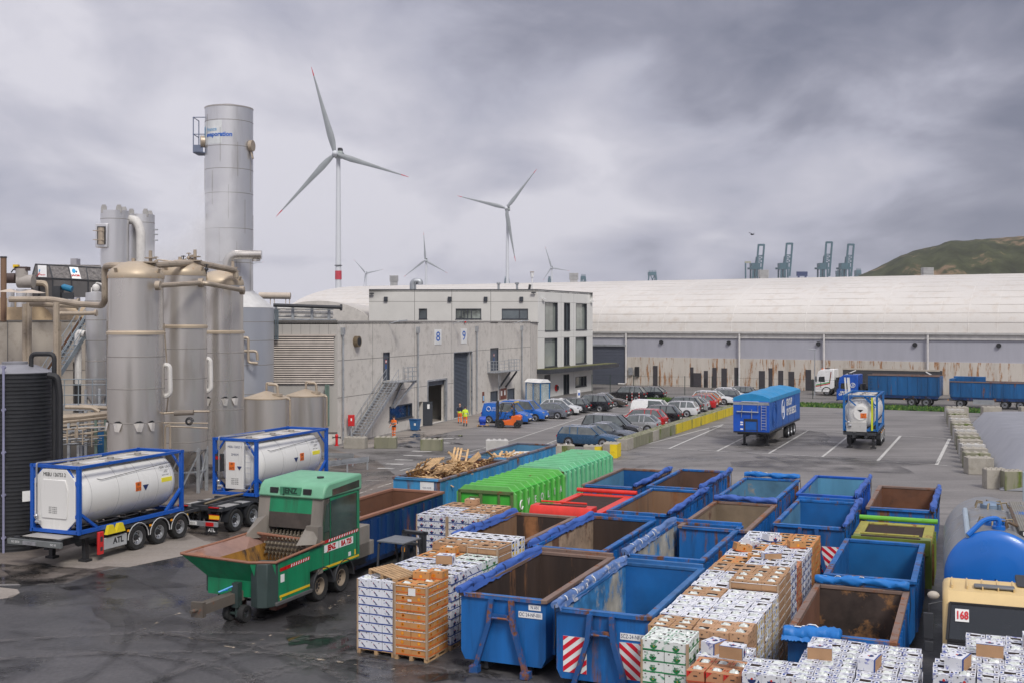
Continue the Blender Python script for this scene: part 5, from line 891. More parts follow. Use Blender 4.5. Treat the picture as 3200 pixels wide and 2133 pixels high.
def skip(label,fl,L=6.1,W=2.4,zt=1.95,ext=BL,inn=RI,tp=None,tm=TB,front='plain',rim=None,grp='open blue roll-off containers in the yard',name='open_container',inb=None,rot=-G,zb=.28,ribs=.62,cut=.45,innL=None):
    c=thing(name,label,'container',(fl[0],fl[1],0),rot,grp); rim=rim or ext; th=.09
    q=MB()   # outer shell with bottom corner chamfer at the front
    prof=[(0,zb),(W,zb),(W,zt),(0,zt)]
    f=[(0,0,zb+cut),(W,0,zb+cut),(W,0,zt),(0,0,zt),(cut*.4,cut*.3,zb),(W-cut*.4,cut*.3,zb)]
    q.add([(cut*.25,-.0,zb+cut*.0),(W-cut*.25,0,zb),(W,0,zb+cut*.5),(W,0,zt),(0,0,zt),(0,0,zb+cut*.5)],[(0,1,2,3,4,5)])
    q.add([(0,0,zb+cut*.5),(0,0,zt),(0,L,zt),(0,L,zb+cut*.5),(cut*.25,0,zb),(cut*.25,L,zb)],[(0,1,2,3),(0,3,5,4)]); q.add([(W,0,zb+cut*.5),(W,0,zt),(W,L,zt),(W,L,zb+cut*.5),(W-cut*.25,0,zb),(W-cut*.25,L,zb)],[(0,3,2,1),(0,4,5,3)])
    q.quad((cut*.25,0,zb),(cut*.25,L,zb),(W-cut*.25,L,zb),(W-cut*.25,0,zb)); q.add([(cut*.25,L,zb),(W-cut*.25,L,zb),(W,L,zb+cut*.5),(W,L,zt),(0,L,zt),(0,L,zb+cut*.5)],[(0,5,4,3,2,1)])
    n=int(L/ribs)
    for i in range(1,n+1):
        y=L*i/(n+1)
        for x0,x1 in((-.07,0),(W,W+.07)): q.box(x0,x1,y-.06,y+.06,zb+cut*.5,zt-.1)
    q.build('shell',ext,c,smooth=20)
    q=MB(); x0,x1,y0,y1,z0=th,W-th,th,L-th,zb+.12; k=.12
    q.add([(x0,y0,z0+k),(x0,y1,z0+k),(x0,y1,zt),(x0,y0,zt)],[(0,1,2,3)],2 if innL else 0); q.quad((x1,y0,z0+k),(x1,y0,zt),(x1,y1,zt),(x1,y1,z0+k)); q.quad((x0,y0,z0+k),(x0,y0,zt),(x1,y0,zt),(x1,y0,z0+k)); q.quad((x0,y1,z0+k),(x1,y1,z0+k),(x1,y1,zt),(x0,y1,zt),3)
    q.quad((x0+k,y0,z0),(x1-k,y0,z0),(x1-k,y1,z0),(x0+k,y1,z0),1); q.quad((x0,y0,z0+k),(x0+k,y0,z0),(x0+k,y1,z0),(x0,y1,z0+k),1); q.quad((x1,y0,z0+k),(x1,y1,z0+k),(x1-k,y1,z0),(x1-k,y0,z0),1)
    q.quad((x0,y1,z0+k),(x0+k,y1,z0),(x1-k,y1,z0),(x1,y1,z0+k),1)
    q.build('lining',[inn,FLR,innL or inn,inb or inn],c,smooth=0)
    q=MB(); r=.055
    q.box(-r,th+.02,-r,L+r,zt,zt+.1); q.box(W-th-.02,W+r,-r,L+r,zt,zt+.1); q.box(th+.02,W-th-.02,-r,th+.02,zt,zt+.1,1); q.box(th+.02,W-th-.02,L-th-.02,L+r,zt,zt+.1)
    q.build('rim',[rim,ext],c,bevel=.015)
    for x in(.62,W-.74): q=MB(); q.box(x,x+.12,.1,L,.06,zb); q.build('ground_rail',dark,c)
    for x in(.45,W-.65):
        for y in(.25,L-.3): q=MB(); q.cyl((x,y,.1),(x+.2,y,.1),.1,n=12); q.build('roller',dark,c)
    if front=='hook' or front=='stripes':
        q=MB()
        for s in(-1,1): q.bar((W/2+s*.28,-.09,zt+.02),(W/2+s*.33,-.12,zt-.6),.13,.14,up=(0,1,0)); q.bar((W/2+s*.33,-.12,zt-.6),(W/2+s*.72,-.16,.1),.12,.14,up=(0,1,0)); q.box(W/2+s*.72-.12,W/2+s*.72+.12,-.3,-.05,.02,.2)
        q.bar((W/2-.33,-.1,zt-.42),(W/2+.33,-.1,zt-.42),.1); q.tube([(W/2-.24,-.16,zt-.5),(W/2-.2,-.24,zt-.44),(W/2+.2,-.24,zt-.44),(W/2+.24,-.16,zt-.5)],.03,6); q.build('hook_frame',mat('worn hook frame',(.015,.08,.25),.5,rust=.42),c)
    if front=='stripes':
        for xa,s in((.18,1),(W-.75,-1)):
            q=MB(); q.box(xa,xa+.62,-.012,-.004,.45,1.35); q.build('warning_panel',plate,c); q=MB()
            for k in range(-4,8):
                b_=.45+k*.26; pts=[]
                # diagonal red stripe clipped to the panel
                P=[(0,b_),(0,b_+.13),(.62,b_+.13+.5),(.62,b_+.5)]; cl=[]
                def clip(poly,ax,val,keep):
                    o=[]
                    for i in range(len(poly)):
                        A_,B_=poly[i],poly[(i+1)%len(poly)]; ia=keep(A_[ax],val); ib=keep(B_[ax],val)
                        if ia: o.append(A_)
                        if ia!=ib: t=(val-A_[ax])/(B_[ax]-A_[ax]); o.append((A_[0]+(B_[0]-A_[0])*t,A_[1]+(B_[1]-A_[1])*t))
                    return o
                P=clip(P,1,.45,lambda v_,l:v_>=l-1e-9); P=clip(P,1,1.35,lambda v_,l:v_<=l+1e-9) if P else P
                if len(P)>2: q.add([(xa+(p[0] if s>0 else .62-p[0]),-.016,p[1]) for p in P],[tuple(range(len(P)))])
            q.build('red_stripes',mat('signal stripe red',(.65,.01,.03),.4),c,smooth=0)
    if tp:
        if tp=='left': tarp(c,(-.02,-.15,zt+.16),(-.02,L+.1,zt+.16),.115,tm,.14)
        if tp=='right': tarp(c,(W+.02,L+.1,zt+.19),(W+.02,-.15,zt+.19),.11,tm,.14)
        if tp=='back': tarp(c,(-.05,L,zt+.24),(W+.05,L,zt+.24),.115,tm,.0)
        if tp=='front': tarp(c,(-.05,-.02,zt+.12),(W+.05,-.02,zt+.12),.12,tm,.18)
        if tp=='right': 
            q=MB()
            for k in range(5): q.tube([(W+.12,.6+k*L/5.4,zt+.1),(W+.1,.6+k*L/5.4,zt-.25)],.012,4)
            q.build('bungee',black,c)
    if front=='crossbar' or front in('hook','stripes'):
        q=MB(); q.box(0,W,L-.02,L+.1,zt-.05,zt+.2); q.build('rear_header',rim,c,bevel=.01)
    return c
def fitFL(FR,L,W=2.4,back=True): pass
def FLb(BR,L,W=2.4): return (BR[0]-W*math.cos(G)-L*math.sin(G), BR[1]+W*math.sin(G)-L*math.cos(G))
bk=lambda x,y,z=1.95:tuple(gp(x,y,z)[:2])
cA=skip('open container numbered OC NF 001, rusty brown inside, blue tarp on left rim',(-1.35,29.75),5.75,zt=1.95,inn=RI,tp='left',front='hook',rim=RUSTRIM)
cB=skip('blue open container with two red-and-white striped panels and scraped blue-white inside',(1.12,28.15),5.8,zt=1.95,inn=BI,innL=PI_,tp='left',tm=mat('faded blue tarpaulin',(.09,.17,.38),.6,rust=.42,rcol=(.27,.27,.28),rrough=.6,var=.2,bump=.5,bsc=5),front='stripes',rim=paintc('rim blue',(.03,.13,.33),.3))
cC=skip('open container behind the six-row box stack, rusty inside, blue tarp on its left rim',FLb(bk(1799,1620),5.2),5.2,inn=RT,inb=RI,tp='left',front='plain',rim=RUSTRIM)
cD=skip('open container directly behind the brown-lined one, mottled tan and dark inside, tarp on left rim',FLb(bk(2046,1631),6.0),6.0,inn=RT,innL=mat('flaky tan inside',(.33,.24,.17),.8,var=.4,sc=1.5,rust=.4,rcol=(.10,.05,.03),rsc=1.0,grime=.3),inb=RI,tp='left',front='crossbar')
cE=skip('open container behind the striped one, blue and pale worn inside, faded tarp',FLb(bk(2318,1650),6.1),6.1,inn=BI,innL=PI_,tp='left',tm=MATS['faded blue tarpaulin'],front='crossbar')
cG=skip('open container right of the red one, tan rusty inside, tarp on right rim',FLb(bk(2208,1540),6.2),6.2,inn=RT,tp='right')
cH=skip('open tan-lined container with a violet-blue tarp roll across its far end, soil on floor',FLb(bk(2425,1582),5.9),5.9,inn=mat('grey-tan inside',(.24,.18,.12),.8,var=.3,sc=.6,rust=.35,rcol=(.10,.05,.03),rsc=.6),tp='back',rim=RUSTRIM)
cI=skip('open container just beyond the long box block, pale-to-dark blue inside, tarp on right rim',FLb(bk(2688,1576),5.9),5.9,inn=LI,inb=BI,tp='right',front='stripes')
cJ=skip('open container nearest the mint green one, patchy blue and rust inside, tarp on right rim',FLb(bk(2095,1474),6.0),6.0,inn=LI,innL=LI,inb=BI,tp='right',rim=RUSTRIM)
cK=skip('second container of the far row, dark rusty inside, blue tarp on right rim',FLb(bk(2283,1477),6.1),6.1,inn=mat('dark brown inside',(.11,.06,.04),.85,var=.3,rust=.2,sc=.6,grime=.3),tp='right')
cL=skip('far-row open container with bright blue tarp across its far end and straw-coloured wall',FLb(bk(2496,1504),5.9),5.9,inn=LI,inb=mat('blue over straw inside',(.09,.22,.33),.7,var=.4,sc=.5,rust=.42,rcol=(.30,.20,.10),rsc=.5),tp='back',tm=TG)
cM=skip('far-row open container with pale blue inside, between the bright-tarped one and the brown one',FLb(bk(2718,1498),6.0),6.0,inn=LI,inb=mat('streaked pale blue inside',(.10,.30,.46),.6,var=.35,sc=.5,rust=.3,rcol=(.36,.42,.40),rsc=.5,streak=True),tp='right',ext=paintc('strong container blue',(.006,.085,.42),.1))
cN=skip('open container at the far right with reddish-brown inside, blue tarp on right rim',FLb(bk(2932,1531),6.2),6.2,inn=RB,tp='right',rim=RUSTRIM)
cP=skip('deep open container in front of the olive one, plain blue far wall and dark floor',FLb(bk(2886,1707),5.6),5.6,inn=BI,inb=mat('smooth blue inside',(.008,.11,.30),.45,var=.35,sc=.4,rust=.12,rcol=(.05,.03,.02),rsc=.6),ext=BL)
cQ=skip('very rusty open container left of the lorry cab, bright blue tarp at both ends',FLb(bk(2836,1857),5.1,2.35),5.1,2.35,inn=RB,inb=mat('blotchy dark rust inside',(.05,.035,.030),.85,var=.6,sc=1.2,rust=.46,rcol=(.15,.075,.03),rsc=1.1),tp='back',tm=TG,rim=RUSTRIM)
tarp(cQ,(-.1,-.05,2.0),(1.2,-.05,2.05),.2,TG,.1)
cR=skip('long light-blue battered container heaped with broken pallets',(-5.5,51.9),7.9,2.45,inn=RB,ext=BP,rim=paintc('scuffed rim blue',(.14,.14,.17),.42),grp='light blue containers of scrap wood',ribs=.7)
cR2=skip('farther light-blue container with pale boards and a few wood scraps inside',(-2.45,59.9),7.2,2.45,inn=LI,ext=BP,rim=paintc('scuffed rim blue',(.14,.14,.17),.42),grp='light blue containers of scrap wood',ribs=.7)
cX=skip('dark navy container with rust-brown inside holding a heap of tangled wire, beside the shredder',FLb(bk(1384,1541,2.05),7.3),7.3,2.4,zt=2.05,ext=BD,inn=RB,rim=mat('rust red rim',(.26,.12,.075),.75,rust=.3,sc=2),grp='scrap containers')
# ladder on the navy container
q=MB(); 
for z in(.5,.9,1.3,1.7): q.tube([(2.4,.25,z),(2.52,.3,z),(2.52,.75,z),(2.4,.8,z)],.02,5)
q.build('step_ladder',dark,cX)
# plates
def plate_txt(par,s,x,z,w_,h,y=-.012,size=None): q=MB(); q.box(x-w_/2,x+w_/2,y-.004,y,z-h/2,z+h/2); p=q.build('number_plate',plate,par); txt(s,size or h*.85,navy,p,(x,y-.006,z),sx=.75)
plate_txt(cA,'OC 24-NF-001',1.98,1.62,.66,.16); plate_txt(cA,'N AN',2.1,1.82,.34,.14); plate_txt(cB,'SCZ-24-NF-007',2.02,1.50,.70,.16); plate_txt(cB,'LVO',2.25,1.16,.28,.14); plate_txt(cE,'SCZ-24-F-001',1.85,1.85,.8,.16)
plate_txt(cR,'VAN HOVE',1.75,1.62,.7,.55,size=.12)
# closed green containers
def closed(label,FR,L,W,zt,col,colr,texts=None,name='closed_container',peak=.12):
    c=thing(name,label,'container',(FR[0]-W*math.cos(G),FR[1]+W*math.sin(G),0),-G,'green ribbed closed containers'); q=MB()
    q.box(0,W,0,L,.25,zt); q.build('shell',col,c)
    n=int(L/.62)
    q=MB()
    for i in range(n+1):
        y=.06+(L-.16)*i/n
        q.box(-.1,0,y-.06,y+.06,.3,zt-.1); q.box(W,W+.1,y-.06,y+.06,.3,zt-.1)
        q.add([(-.1,y-.05,zt-.1),(.25,y-.05,zt+.2),(W-.25,y-.05,zt+.2),(W+.1,y-.05,zt-.1),(W+.1,y-.05,zt-.35),(-.1,y-.05,zt-.35),(-.1,y+.05,zt-.1),(.25,y+.05,zt+.2),(W-.25,y+.05,zt+.2),(W+.1,y+.05,zt-.1),(W+.1,y+.05,zt-.35),(-.1,y+.05,zt-.35)],[(0,1,2,3,4,5),(11,10,9,8,7,6),(0,6,7,1),(1,7,8,2),(2,8,9,3),(3,9,10,4)],0)
    q.build('rib',colr,c); q=MB()
    for x in(.0,W-.12): q.box(x,x+.12,-.07,0,.25,zt)
    q.box(0,W,-.07,0,zt-.12,zt+.02); q.box(0,W,-.07,0,.25,.4); q.box(W*.38,W*.44,-.06,0,.4,zt-.12); q.box(W*.72,W*.76,-.06,0,.4,zt-.12); q.box(.5,.95,-.05,0,zt-.55,zt-.25); q.build('door_frame',mat('rusty green frame',(.10,.16,.05),.7,rust=.35) ,c,bevel=.01)
    for x in(.6,W-.72): q=MB(); q.box(x,x+.12,.05,L,.05,.25); q.build('ground_rail',dark,c)
    return c
frS=gp(1605,1537,2.3); cS=closed('bright green ribbed closed container with white lettering on its side',(frS.x,frS.y),6.0,2.45,2.3,GR,mat('pale edge green',(.16,.50,.12),.5,rust=.22,grime=.1))
frT=gp(1764,1478,2.3); cT=closed('paler mint-green ribbed closed container behind the lettered one',(frT.x-.0,frT.y+.2),7.2,2.45,2.35,GM,mat('pale mint edge',(.22,.55,.32),.5,rust=.2,grime=.1))
for i,ch in enumerate('OVEOLIA'):
    yy=.6+i*.78
    if ch=='O' and i==0: q=MB(); q.tube([(2.56,yy+.16*math.cos(a),1.72+.18*math.sin(a)) for a in [1.2+k*.42 for k in range(12)]],.03,5); q.build('logo',white,cS)
    else: txt(ch,.42,white,cS,(2.565,yy,1.72),(R(90),0,R(90)),bold=.01)
q=MB(); q.box(2.46,2.5,-.02,.08,.3,2.2); q.build('striped_edge',mat('rust stripe',(.3,.1,.05),.7,rust=.4,rsc=5),cT)
# red and olive press containers with box hopper
def press(label,FL,W,L,zt,col,colr,bar,zh,opf=(.5,.9)):
    c=thing('press_container',label,'container',(FL[0],FL[1],0),-G); q=MB(); e_=.32
    q.box(0,W,0,L,.25,zt-.2); q.build('shell',col,c); q=MB()
    q.box(0,e_,.0,L,zt-.2,zt); q.box(W-e_,W,0,L,zt-.2,zt); q.box(e_,W-e_,L-e_,L,zt-.2,zt); q.box(e_,W-e_,0,e_,zt-.2,zt); q.build('opening_frame',colr,c,bevel=.02)
    q=MB(); q.box(e_,W-e_,e_,L-e_,zt-.07,zt-.05); q.build('dark_opening',mat('dark rusty pit',(.03,.015,.01),.9),c)
    q=MB(); q.cyl((-.05,L+.1,zt+.12),(W+.1,L+.1,zt+.12),.09,n=10); q.build('top_bar',bar,c)
    q=MB(); q.prism([(-.7,zt-.45),(0.1,zt-.45),(.1,zt+zh*.9),(-.55,zt+zh*.9),(-.7,zt+.1)],.02,W-.02,'x'); q.build('front_hopper',col,c,bevel=.02); q=MB(); q.box(.3,W-.35,-.32,-.12,zt+zh*.9,zt+zh*.9+.02); q.build('hopper_slot',MATS['dark rusty pit'],c); q=MB()
    q.cyl((.25,.02,zt+zh+.05),(W-.4,.02,zt+zh+.05),.035,n=8); q.build('guide_bar',colr,c)
    for x in(.2,W-.3): q=MB(); q.box(x,x+.1,.1,L,.03,.25); q.build('ground_rail',dark,c)
    q=MB()
    for k in range(5): q.box(W,W+.06,.3+k*(L-.5)/4,.4+k*(L-.5)/4,.3,zt-.2)
    q.build('side_rib',col,c)
a_=FLb(bk(1974,1548,1.9),5.0); press('red press container with rectangular opening and box-shaped front hopper',a_,2.5,5.0,1.9,RD,mat('bright red frame',(.68,.035,.018),.4,grime=.1),RD,.35)
a_=FLb(bk(2921,1640,1.9),2.9,2.55); press('olive green press container with bright green top bar, between blue open containers',a_,2.55,2.9,1.9,OL,mat('olive yellow frame',(.33,.30,.06),.6,rust=.38,rsc=2),mat('lime bar',(.13,.42,.04),.4,grime=.3),.03)
# scrap wood
def plank(q,c,rz,ry,l,w_,h,mi=0): 
    q.M=Matrix.Translation(c)@Matrix.Rotation(rz,4,'Z')@Matrix.Rotation(ry,4,'Y')@Matrix.Rotation(_rt.uniform(-.5,.5),4,'X'); q.box(-l/2,l/2,-w_/2,w_/2,-h/2,h/2,mi); q.M=None
WF=mat('fresh broken wood',(.55,.36,.18),.75,var=.3,sc=5)
def broken_pallet(name,par_c,lx,ly,z,rz,rx,ry,lab):
    p=gl(par_c,lx,ly); t=thing(name,lab,'pallet',(p[0],p[1],z),0,'broken pallets heaped in the light blue containers'); t.rotation_euler=(rx,ry,rz); q=MB()
    for k in range(5):
        if _rt.random()<.85: q.box(-.6,.6,-.4+k*.17,-.4+k*.17+.1,.06,.085)
    q.build('deck_boards',WF,t); q=MB()
    for x in(-.55,0,.5):
        q.box(x-.05,x+.05,-.4,.4,.0,.02)
        for y in(-.38,0,.3): q.box(x-.05,x+.05,y,y+.09,.02,.06)
    q.build('blocks',wood,t)
cRp=(-5.5,51.9); 
for i in range(14): broken_pallet('broken_pallet',cRp,_rt.uniform(.5,1.95),.9+i*.42,1.75+_rt.random()*.45+.25*math.sin(i*.7),_rt.uniform(0,3),_rt.uniform(-.7,.7),_rt.uniform(-.7,.7),'broken pallet lying in the heap of scrap wood in the light blue container')
q=MB()
for i in range(260): lx,ly=_rt.uniform(.25,2.2),_rt.uniform(.5,7.6); p=gl(cRp,lx,ly); hgt=1.15+.55*math.sin(min(1,ly/7)*PI)+.35*math.sin(ly*2.3)-.25*abs(lx-1.2); plank(q,Vector((p[0],p[1],hgt+_rt.random()*.45)),_rt.uniform(0,PI),_rt.uniform(-.6,.6),_rt.uniform(.4,1.2),.1,.022,0 if _rt.random()<.75 else 1)
tag(q.build('scrap_wood',[WF,wood],smooth=0),'heap of loose broken boards filling the battered light blue container','scrap wood',kind='stuff')
q=MB(); cRq=(-2.45,59.9)
for i in range(70): lx,ly=_rt.uniform(.3,2.1),_rt.uniform(.4,3.8); p=gl(cRq,lx,ly); plank(q,Vector((p[0],p[1],1.35+_rt.random()*.5)),_rt.uniform(0,PI),_rt.uniform(-.7,.7),_rt.uniform(.4,1.1),.12,.03,0)
tag(q.build('scrap_wood',[WF],smooth=0),'loose wood scraps in the near end of the farther light blue container','scrap wood',kind='stuff')
for i in range(4): p=gl(cRq,1.2,2.6+i*.9); t=MB(); t.M=Matrix.Translation((p[0],p[1],1.45+.05*i))@Matrix.Rotation(-G+.2*i,4,'Z')@Matrix.Rotation(.2,4,'X'); t.box(-.8,.8,-.45,.45,0,.05); t.M=None; tag(t.build('pale_board',mat('pale board',(.6,.57,.52),.7)),'pale flat board lying in the farther light blue container','board','pale boards in the farther light blue container')
# wire heap
q=MB(); p=gl((cX.location.x,cX.location.y),1.1,1.3)
for i in range(46):
    c_=Vector((p[0]+_rt.gauss(0,.35),p[1]+_rt.gauss(0,.45),1.72+_rt.random()*.25)); rad=_rt.uniform(.15,.42); ax=Vector((_rt.uniform(-1,1),_rt.uniform(-1,1),_rt.uniform(.3,1))).normalized(); u_=ax.orthogonal().normalized(); v2=ax.cross(u_); q.tube([c_+u_*(rad*math.cos(a*.7))+v2*(rad*math.sin(a*.7))+Vector((0,0,.02*a)) for a in range(9)],.014,4)
tag(q.build('wire_heap',mat('grey wire',(.33,.33,.35),.4,metal=.6)),'tangled heap of grey wire in the near end of the navy container','wire',kind='stuff')
q=MB(); q.box(.12,2.28,.12,3.2,.4,1.5); q.build('rubble_fill',FLR,cX)
for cc in (cH,cG):
    q=MB(); 
    for i in range(160): x,y=_rt.uniform(.3,2.1),_rt.uniform(3.2,5.6); q.ell((x,y,.42+.25*_rt.random()),(.16,.16,.1),6,4)
    q.build('soil_heap',mat('dark soil',(.025,.018,.013),.95),cc)
# ---------------- tank containers and trailers
tankw=mat('tank white',(.74,.73,.70),.32,var=.03,sc=.5,grime=.18,gcol=(.3,.26,.2),streak=True,coat=.3); fb2=mat('worn frame blue',(.01,.12,.36),.5,grime=.3,rust=.12)
def iso(label,loc,zb,marks=1,fr=frameblue,num='MEBU 126753 2',num2='22K2'):
    L,W,Hh=6.06,2.44,2.59; t=thing('tank_container',label,'tank container',(loc[0],loc[1],zb),-G,'white tank containers in blue frames'); b=.15
    q=MB()
    for x in(0,W-b):
        for y in(0,L-b): q.box(x,x+b,y,y+b,.11,Hh-.11)
    q.box(b,W-b,0,b,.0,.14); q.box(b,W-b,0,b,Hh-.12,Hh); q.box(b,W-b,L-b,L,0,.14); q.box(b,W-b,L-b,L,Hh-.12,Hh)
    for x in(0,W-b): q.box(x,x+b,b,L-b,.0,.15); q.box(x+.02,x+b-.02,b,L-b,Hh-.11,Hh)
    for y,s in((.02,1),(L-.1,-1)):
        for x0,x1 in((b,.62),(W-b,W-.62)): q.bar((x0,y+.05,.75),(x1,y+.05,.12),.08); q.bar((x0,y+.05,Hh-.75),(x1,y+.05,Hh-.12),.08)
    for x in(.07,W-.07): q.bar((x,b,.75),(x,1.0,.13),.11); q.bar((x,L-b,.95),(x,L-1.1,.13),.11)
    q.build('frame',fr,t,bevel=.008); 
    q=MB()
    for x in(0,W):
        for y in(0,L):
            for z in(0,Hh): q.box(x-.1 if x else 0,x+.012 if x else .1,y-.1 if y else -.012,y if y else .1,z-.11 if z else -.005,z+.01 if z else .11)
    q.build('corner_casting',fr,t)
    r=1.17; zc=1.33; q=MB(); q.lathe((W/2,0,zc),[(.02,.18),(r*.5,.22),(r*.85,.36),(r*.97,.52),(r,.7),(r,L-.7),(r*.97,L-.5),(r*.85,L-.36),(r*.5,L-.2),(.02,L-.16)],48,axis='y'); 
    q.build('tank_shell',tankw,t,smooth=40)
    for y in(.72,2.2,3.4,4.5,L-.75): q=MB(); q.lathe((W/2,y,zc),[(r,-.012),(r+.006,-.006),(r+.006,.006),(r,.012)],48,axis='y',cap=False); q.build('shell_seam',mat('shell seam grey',(.42,.41,.4),.5),t)
    q=MB(); q.box(.45,W-.45,.3,L-.3,Hh-.16,Hh-.1); q.build('top_walkway',mat('dusty walkway',(.50,.47,.42),.6,var=.15,grime=.3),t); q=MB()
    for y in(1.1,3.0,4.6): q.box(W/2-.35,W/2+.35,y-.3,y+.3,Hh-.098,Hh-.085); q.cyl((W/2,y,Hh-.09),(W/2,y,Hh-.01),.14,n=12)
    q.build('hatch',mat('hatch steel',(.34,.32,.29),.6,metal=.4),t)
    q=MB(); q.pipe([(.42,-.08,.35),(.42,-.08,Hh+.06),(.6,1.0,Hh+.04),(.75,3.0,Hh+.02)],.035,n=6); q.cyl((.42,-.1,.4),(.62,-.12,.4),.07); q.ell((.42,-.1,.62),(.09,.09,.09),8,6); q.build('vapour_pipe',alu,t)
    q=MB(); q.box(W-.6,W-.1,2,2.04,Hh-.04,Hh-.02); q.tube([(W-.52,.9,Hh-.52),(W-.14,1.3,Hh-.66),(W-.2,3.6,Hh-.55),(W-.1,5.4,Hh-.42)],.012,5); q.build('hand_line',dark,t)
    # end markings
    if marks==1:
        q=MB(); q.prism([(.2,.5),(.62,.12),(W-.62,.12),(W-.22,.5),(W-.22,Hh-.55),(W-.62,Hh-.16),(.62,Hh-.16),(.2,Hh-.55)],.02,.2); e_=q.build('end_panel',tankw,t,bevel=.02); q=MB(); q.prism([(.62,.55),(W-.62,.55),(W-.58,.7),(W-.52,1.6),(W-.66,Hh-.55),(.66,Hh-.55),(.52,1.6),(.58,.7)],-.02,.03); q.build('raised_panel',tankw,e_,bevel=.03)
        txt(num,.2,ink,e_,(W/2,-.024+.03,2.23),sx=.85); txt(num2,.17,ink,e_,(W/2+.02,.006,1.98),sx=.85)
        for k in range(4): txt('MGW  36 000 KG',.06,ink,e_,(W/2-.05,-.024,.98-k*.07),sx=.9)
    elif marks==2:
        q=MB(); q.box(.7,W-.75,.03,.2,.28,Hh-.14); e_=q.build('end_panel',tankw,t,bevel=.02); txt(num,.15,navy,e_,(W/2,.026,2.2),sx=.8); txt(num2,.15,navy,e_,(W/2,.026,1.85)); 
        q=MB(); q.box(.9,1.22,.015,.025,1.15,1.5); q.build('hazard_plate',orange,e_); txt('80',.13,ink,e_,(1.06,.012,1.42)); txt('2672',.13,ink,e_,(1.06,.012,1.23)); q=MB(); q.prism([(1.35,1.33),(1.6,1.33),(1.475,1.15)],.015,.025); q.build('hazard_mark',navy,e_)
        for k in range(4): txt('MGW 36 000',.07,ink,e_,(W/2,.026,.75-k*.08))
        q=MB()
        for x in(W-.62,W-.3): q.tube([(x,-.03,.2),(x,-.03,Hh-.2)],.018,5)
        for k in range(9): q.tube([(W-.62,-.03,.3+k*.25),(W-.3,-.03,.3+k*.25)],.013,5)
        q.build('ladder',alu,t); q=MB(); q.box(.18,.5,-.05,.2,1.05,1.85); q.box(.22,.46,-.055,-.05,1.6,1.75,1); q.build('control_box',[dark,redl],t)
    else:
        q=MB(); q.cyl((W/2,.16,zc-.05),(W/2,.2,zc-.05),.5,n=32); e_=q.build('end_ring',tankw,t)
        q=MB(); q.prism([(W/2-.22,zc+.2),(W/2+.2,zc+.2),(W/2,zc+.02)],.14,.155); q.build('hazard_mark',ink,e_); q=MB(); q.box(W/2,W/2+.42,.135,.155,zc-.4,zc-.05); q.build('hazard_plate',orange,e_); txt('80',.13,ink,e_,(W/2+.21,.13,zc-.14)); txt('2672',.13,ink,e_,(W/2+.21,.13,zc-.31)); txt('3219',.2,ink,e_,(W/2-.05,.18,zc+.72),sx=.8); q=MB(); q.box(.25,1.65,-.02,.35,-.05,.62); q.build('valve_cabinet',mat('grey valve cabinet',(.50,.49,.47),.5,grime=.2),t); q=MB(); q.box(W-.47,W-.33,-.06,-.02,.05,Hh-.15); q.build('yellow_strip',mat('lime yellow strip',(.55,.60,.02),.45),t)
        q=MB()
        for (x0,z0,x1,z1) in((.15,Hh-.1,.9,Hh-.75),(W-.15,Hh-.75,W-.9,Hh-.12),(W-.15,.6,W-.8,.05),(.12,.8,.12,.2),(W-.95,Hh-.1,W-.2,Hh-.9)): q.bar((x0,.08,z0),(x1,.08,z1),.1)
        q.build('diagonal_brace',fr,t)
        for y in (3.0,4.2): q=MB(); q.box(W-.02,W,y,y+.1,1.2,1.4)
    if marks<3:
        xx=W/2+r*math.cos(.1)+.012; y0=3.15 if marks==1 else 3.6
        q=MB(); q.box(xx-.02,xx,y0,y0+.32,1.22,1.58); hp_=q.build('hazard_plate',orange,t); txt('80',.14,ink,hp_,(xx+.003,y0+.16,1.48),(R(90),0,R(90))); txt('2672',.14,ink,hp_,(xx+.003,y0+.16,1.3),(R(90),0,R(90)))
        yy=y0+.58 if marks==1 else y0-.35; q=MB(); q.add([(xx,yy-.18,1.42),(xx,yy+.18,1.42),(xx,yy,1.18)],[(0,1,2)]); q.build('hazard_mark',navy,t)
        for k,(s_,sz) in enumerate(((num,.17),(num2,.14),('2800 kPa 26 000 L',.08))): txt(s_,sz,ink,t,(xx-.05+.0*k,5.0,2.0-.17*k),(R(90+12),0,R(90)),sx=.75)
        q=MB(); q.box(xx-.035,xx-.005,4.7,5.35,1.38,1.56); q.build('yellow_label',mat('yellow label',(.85,.75,.05),.5),t)
    return t
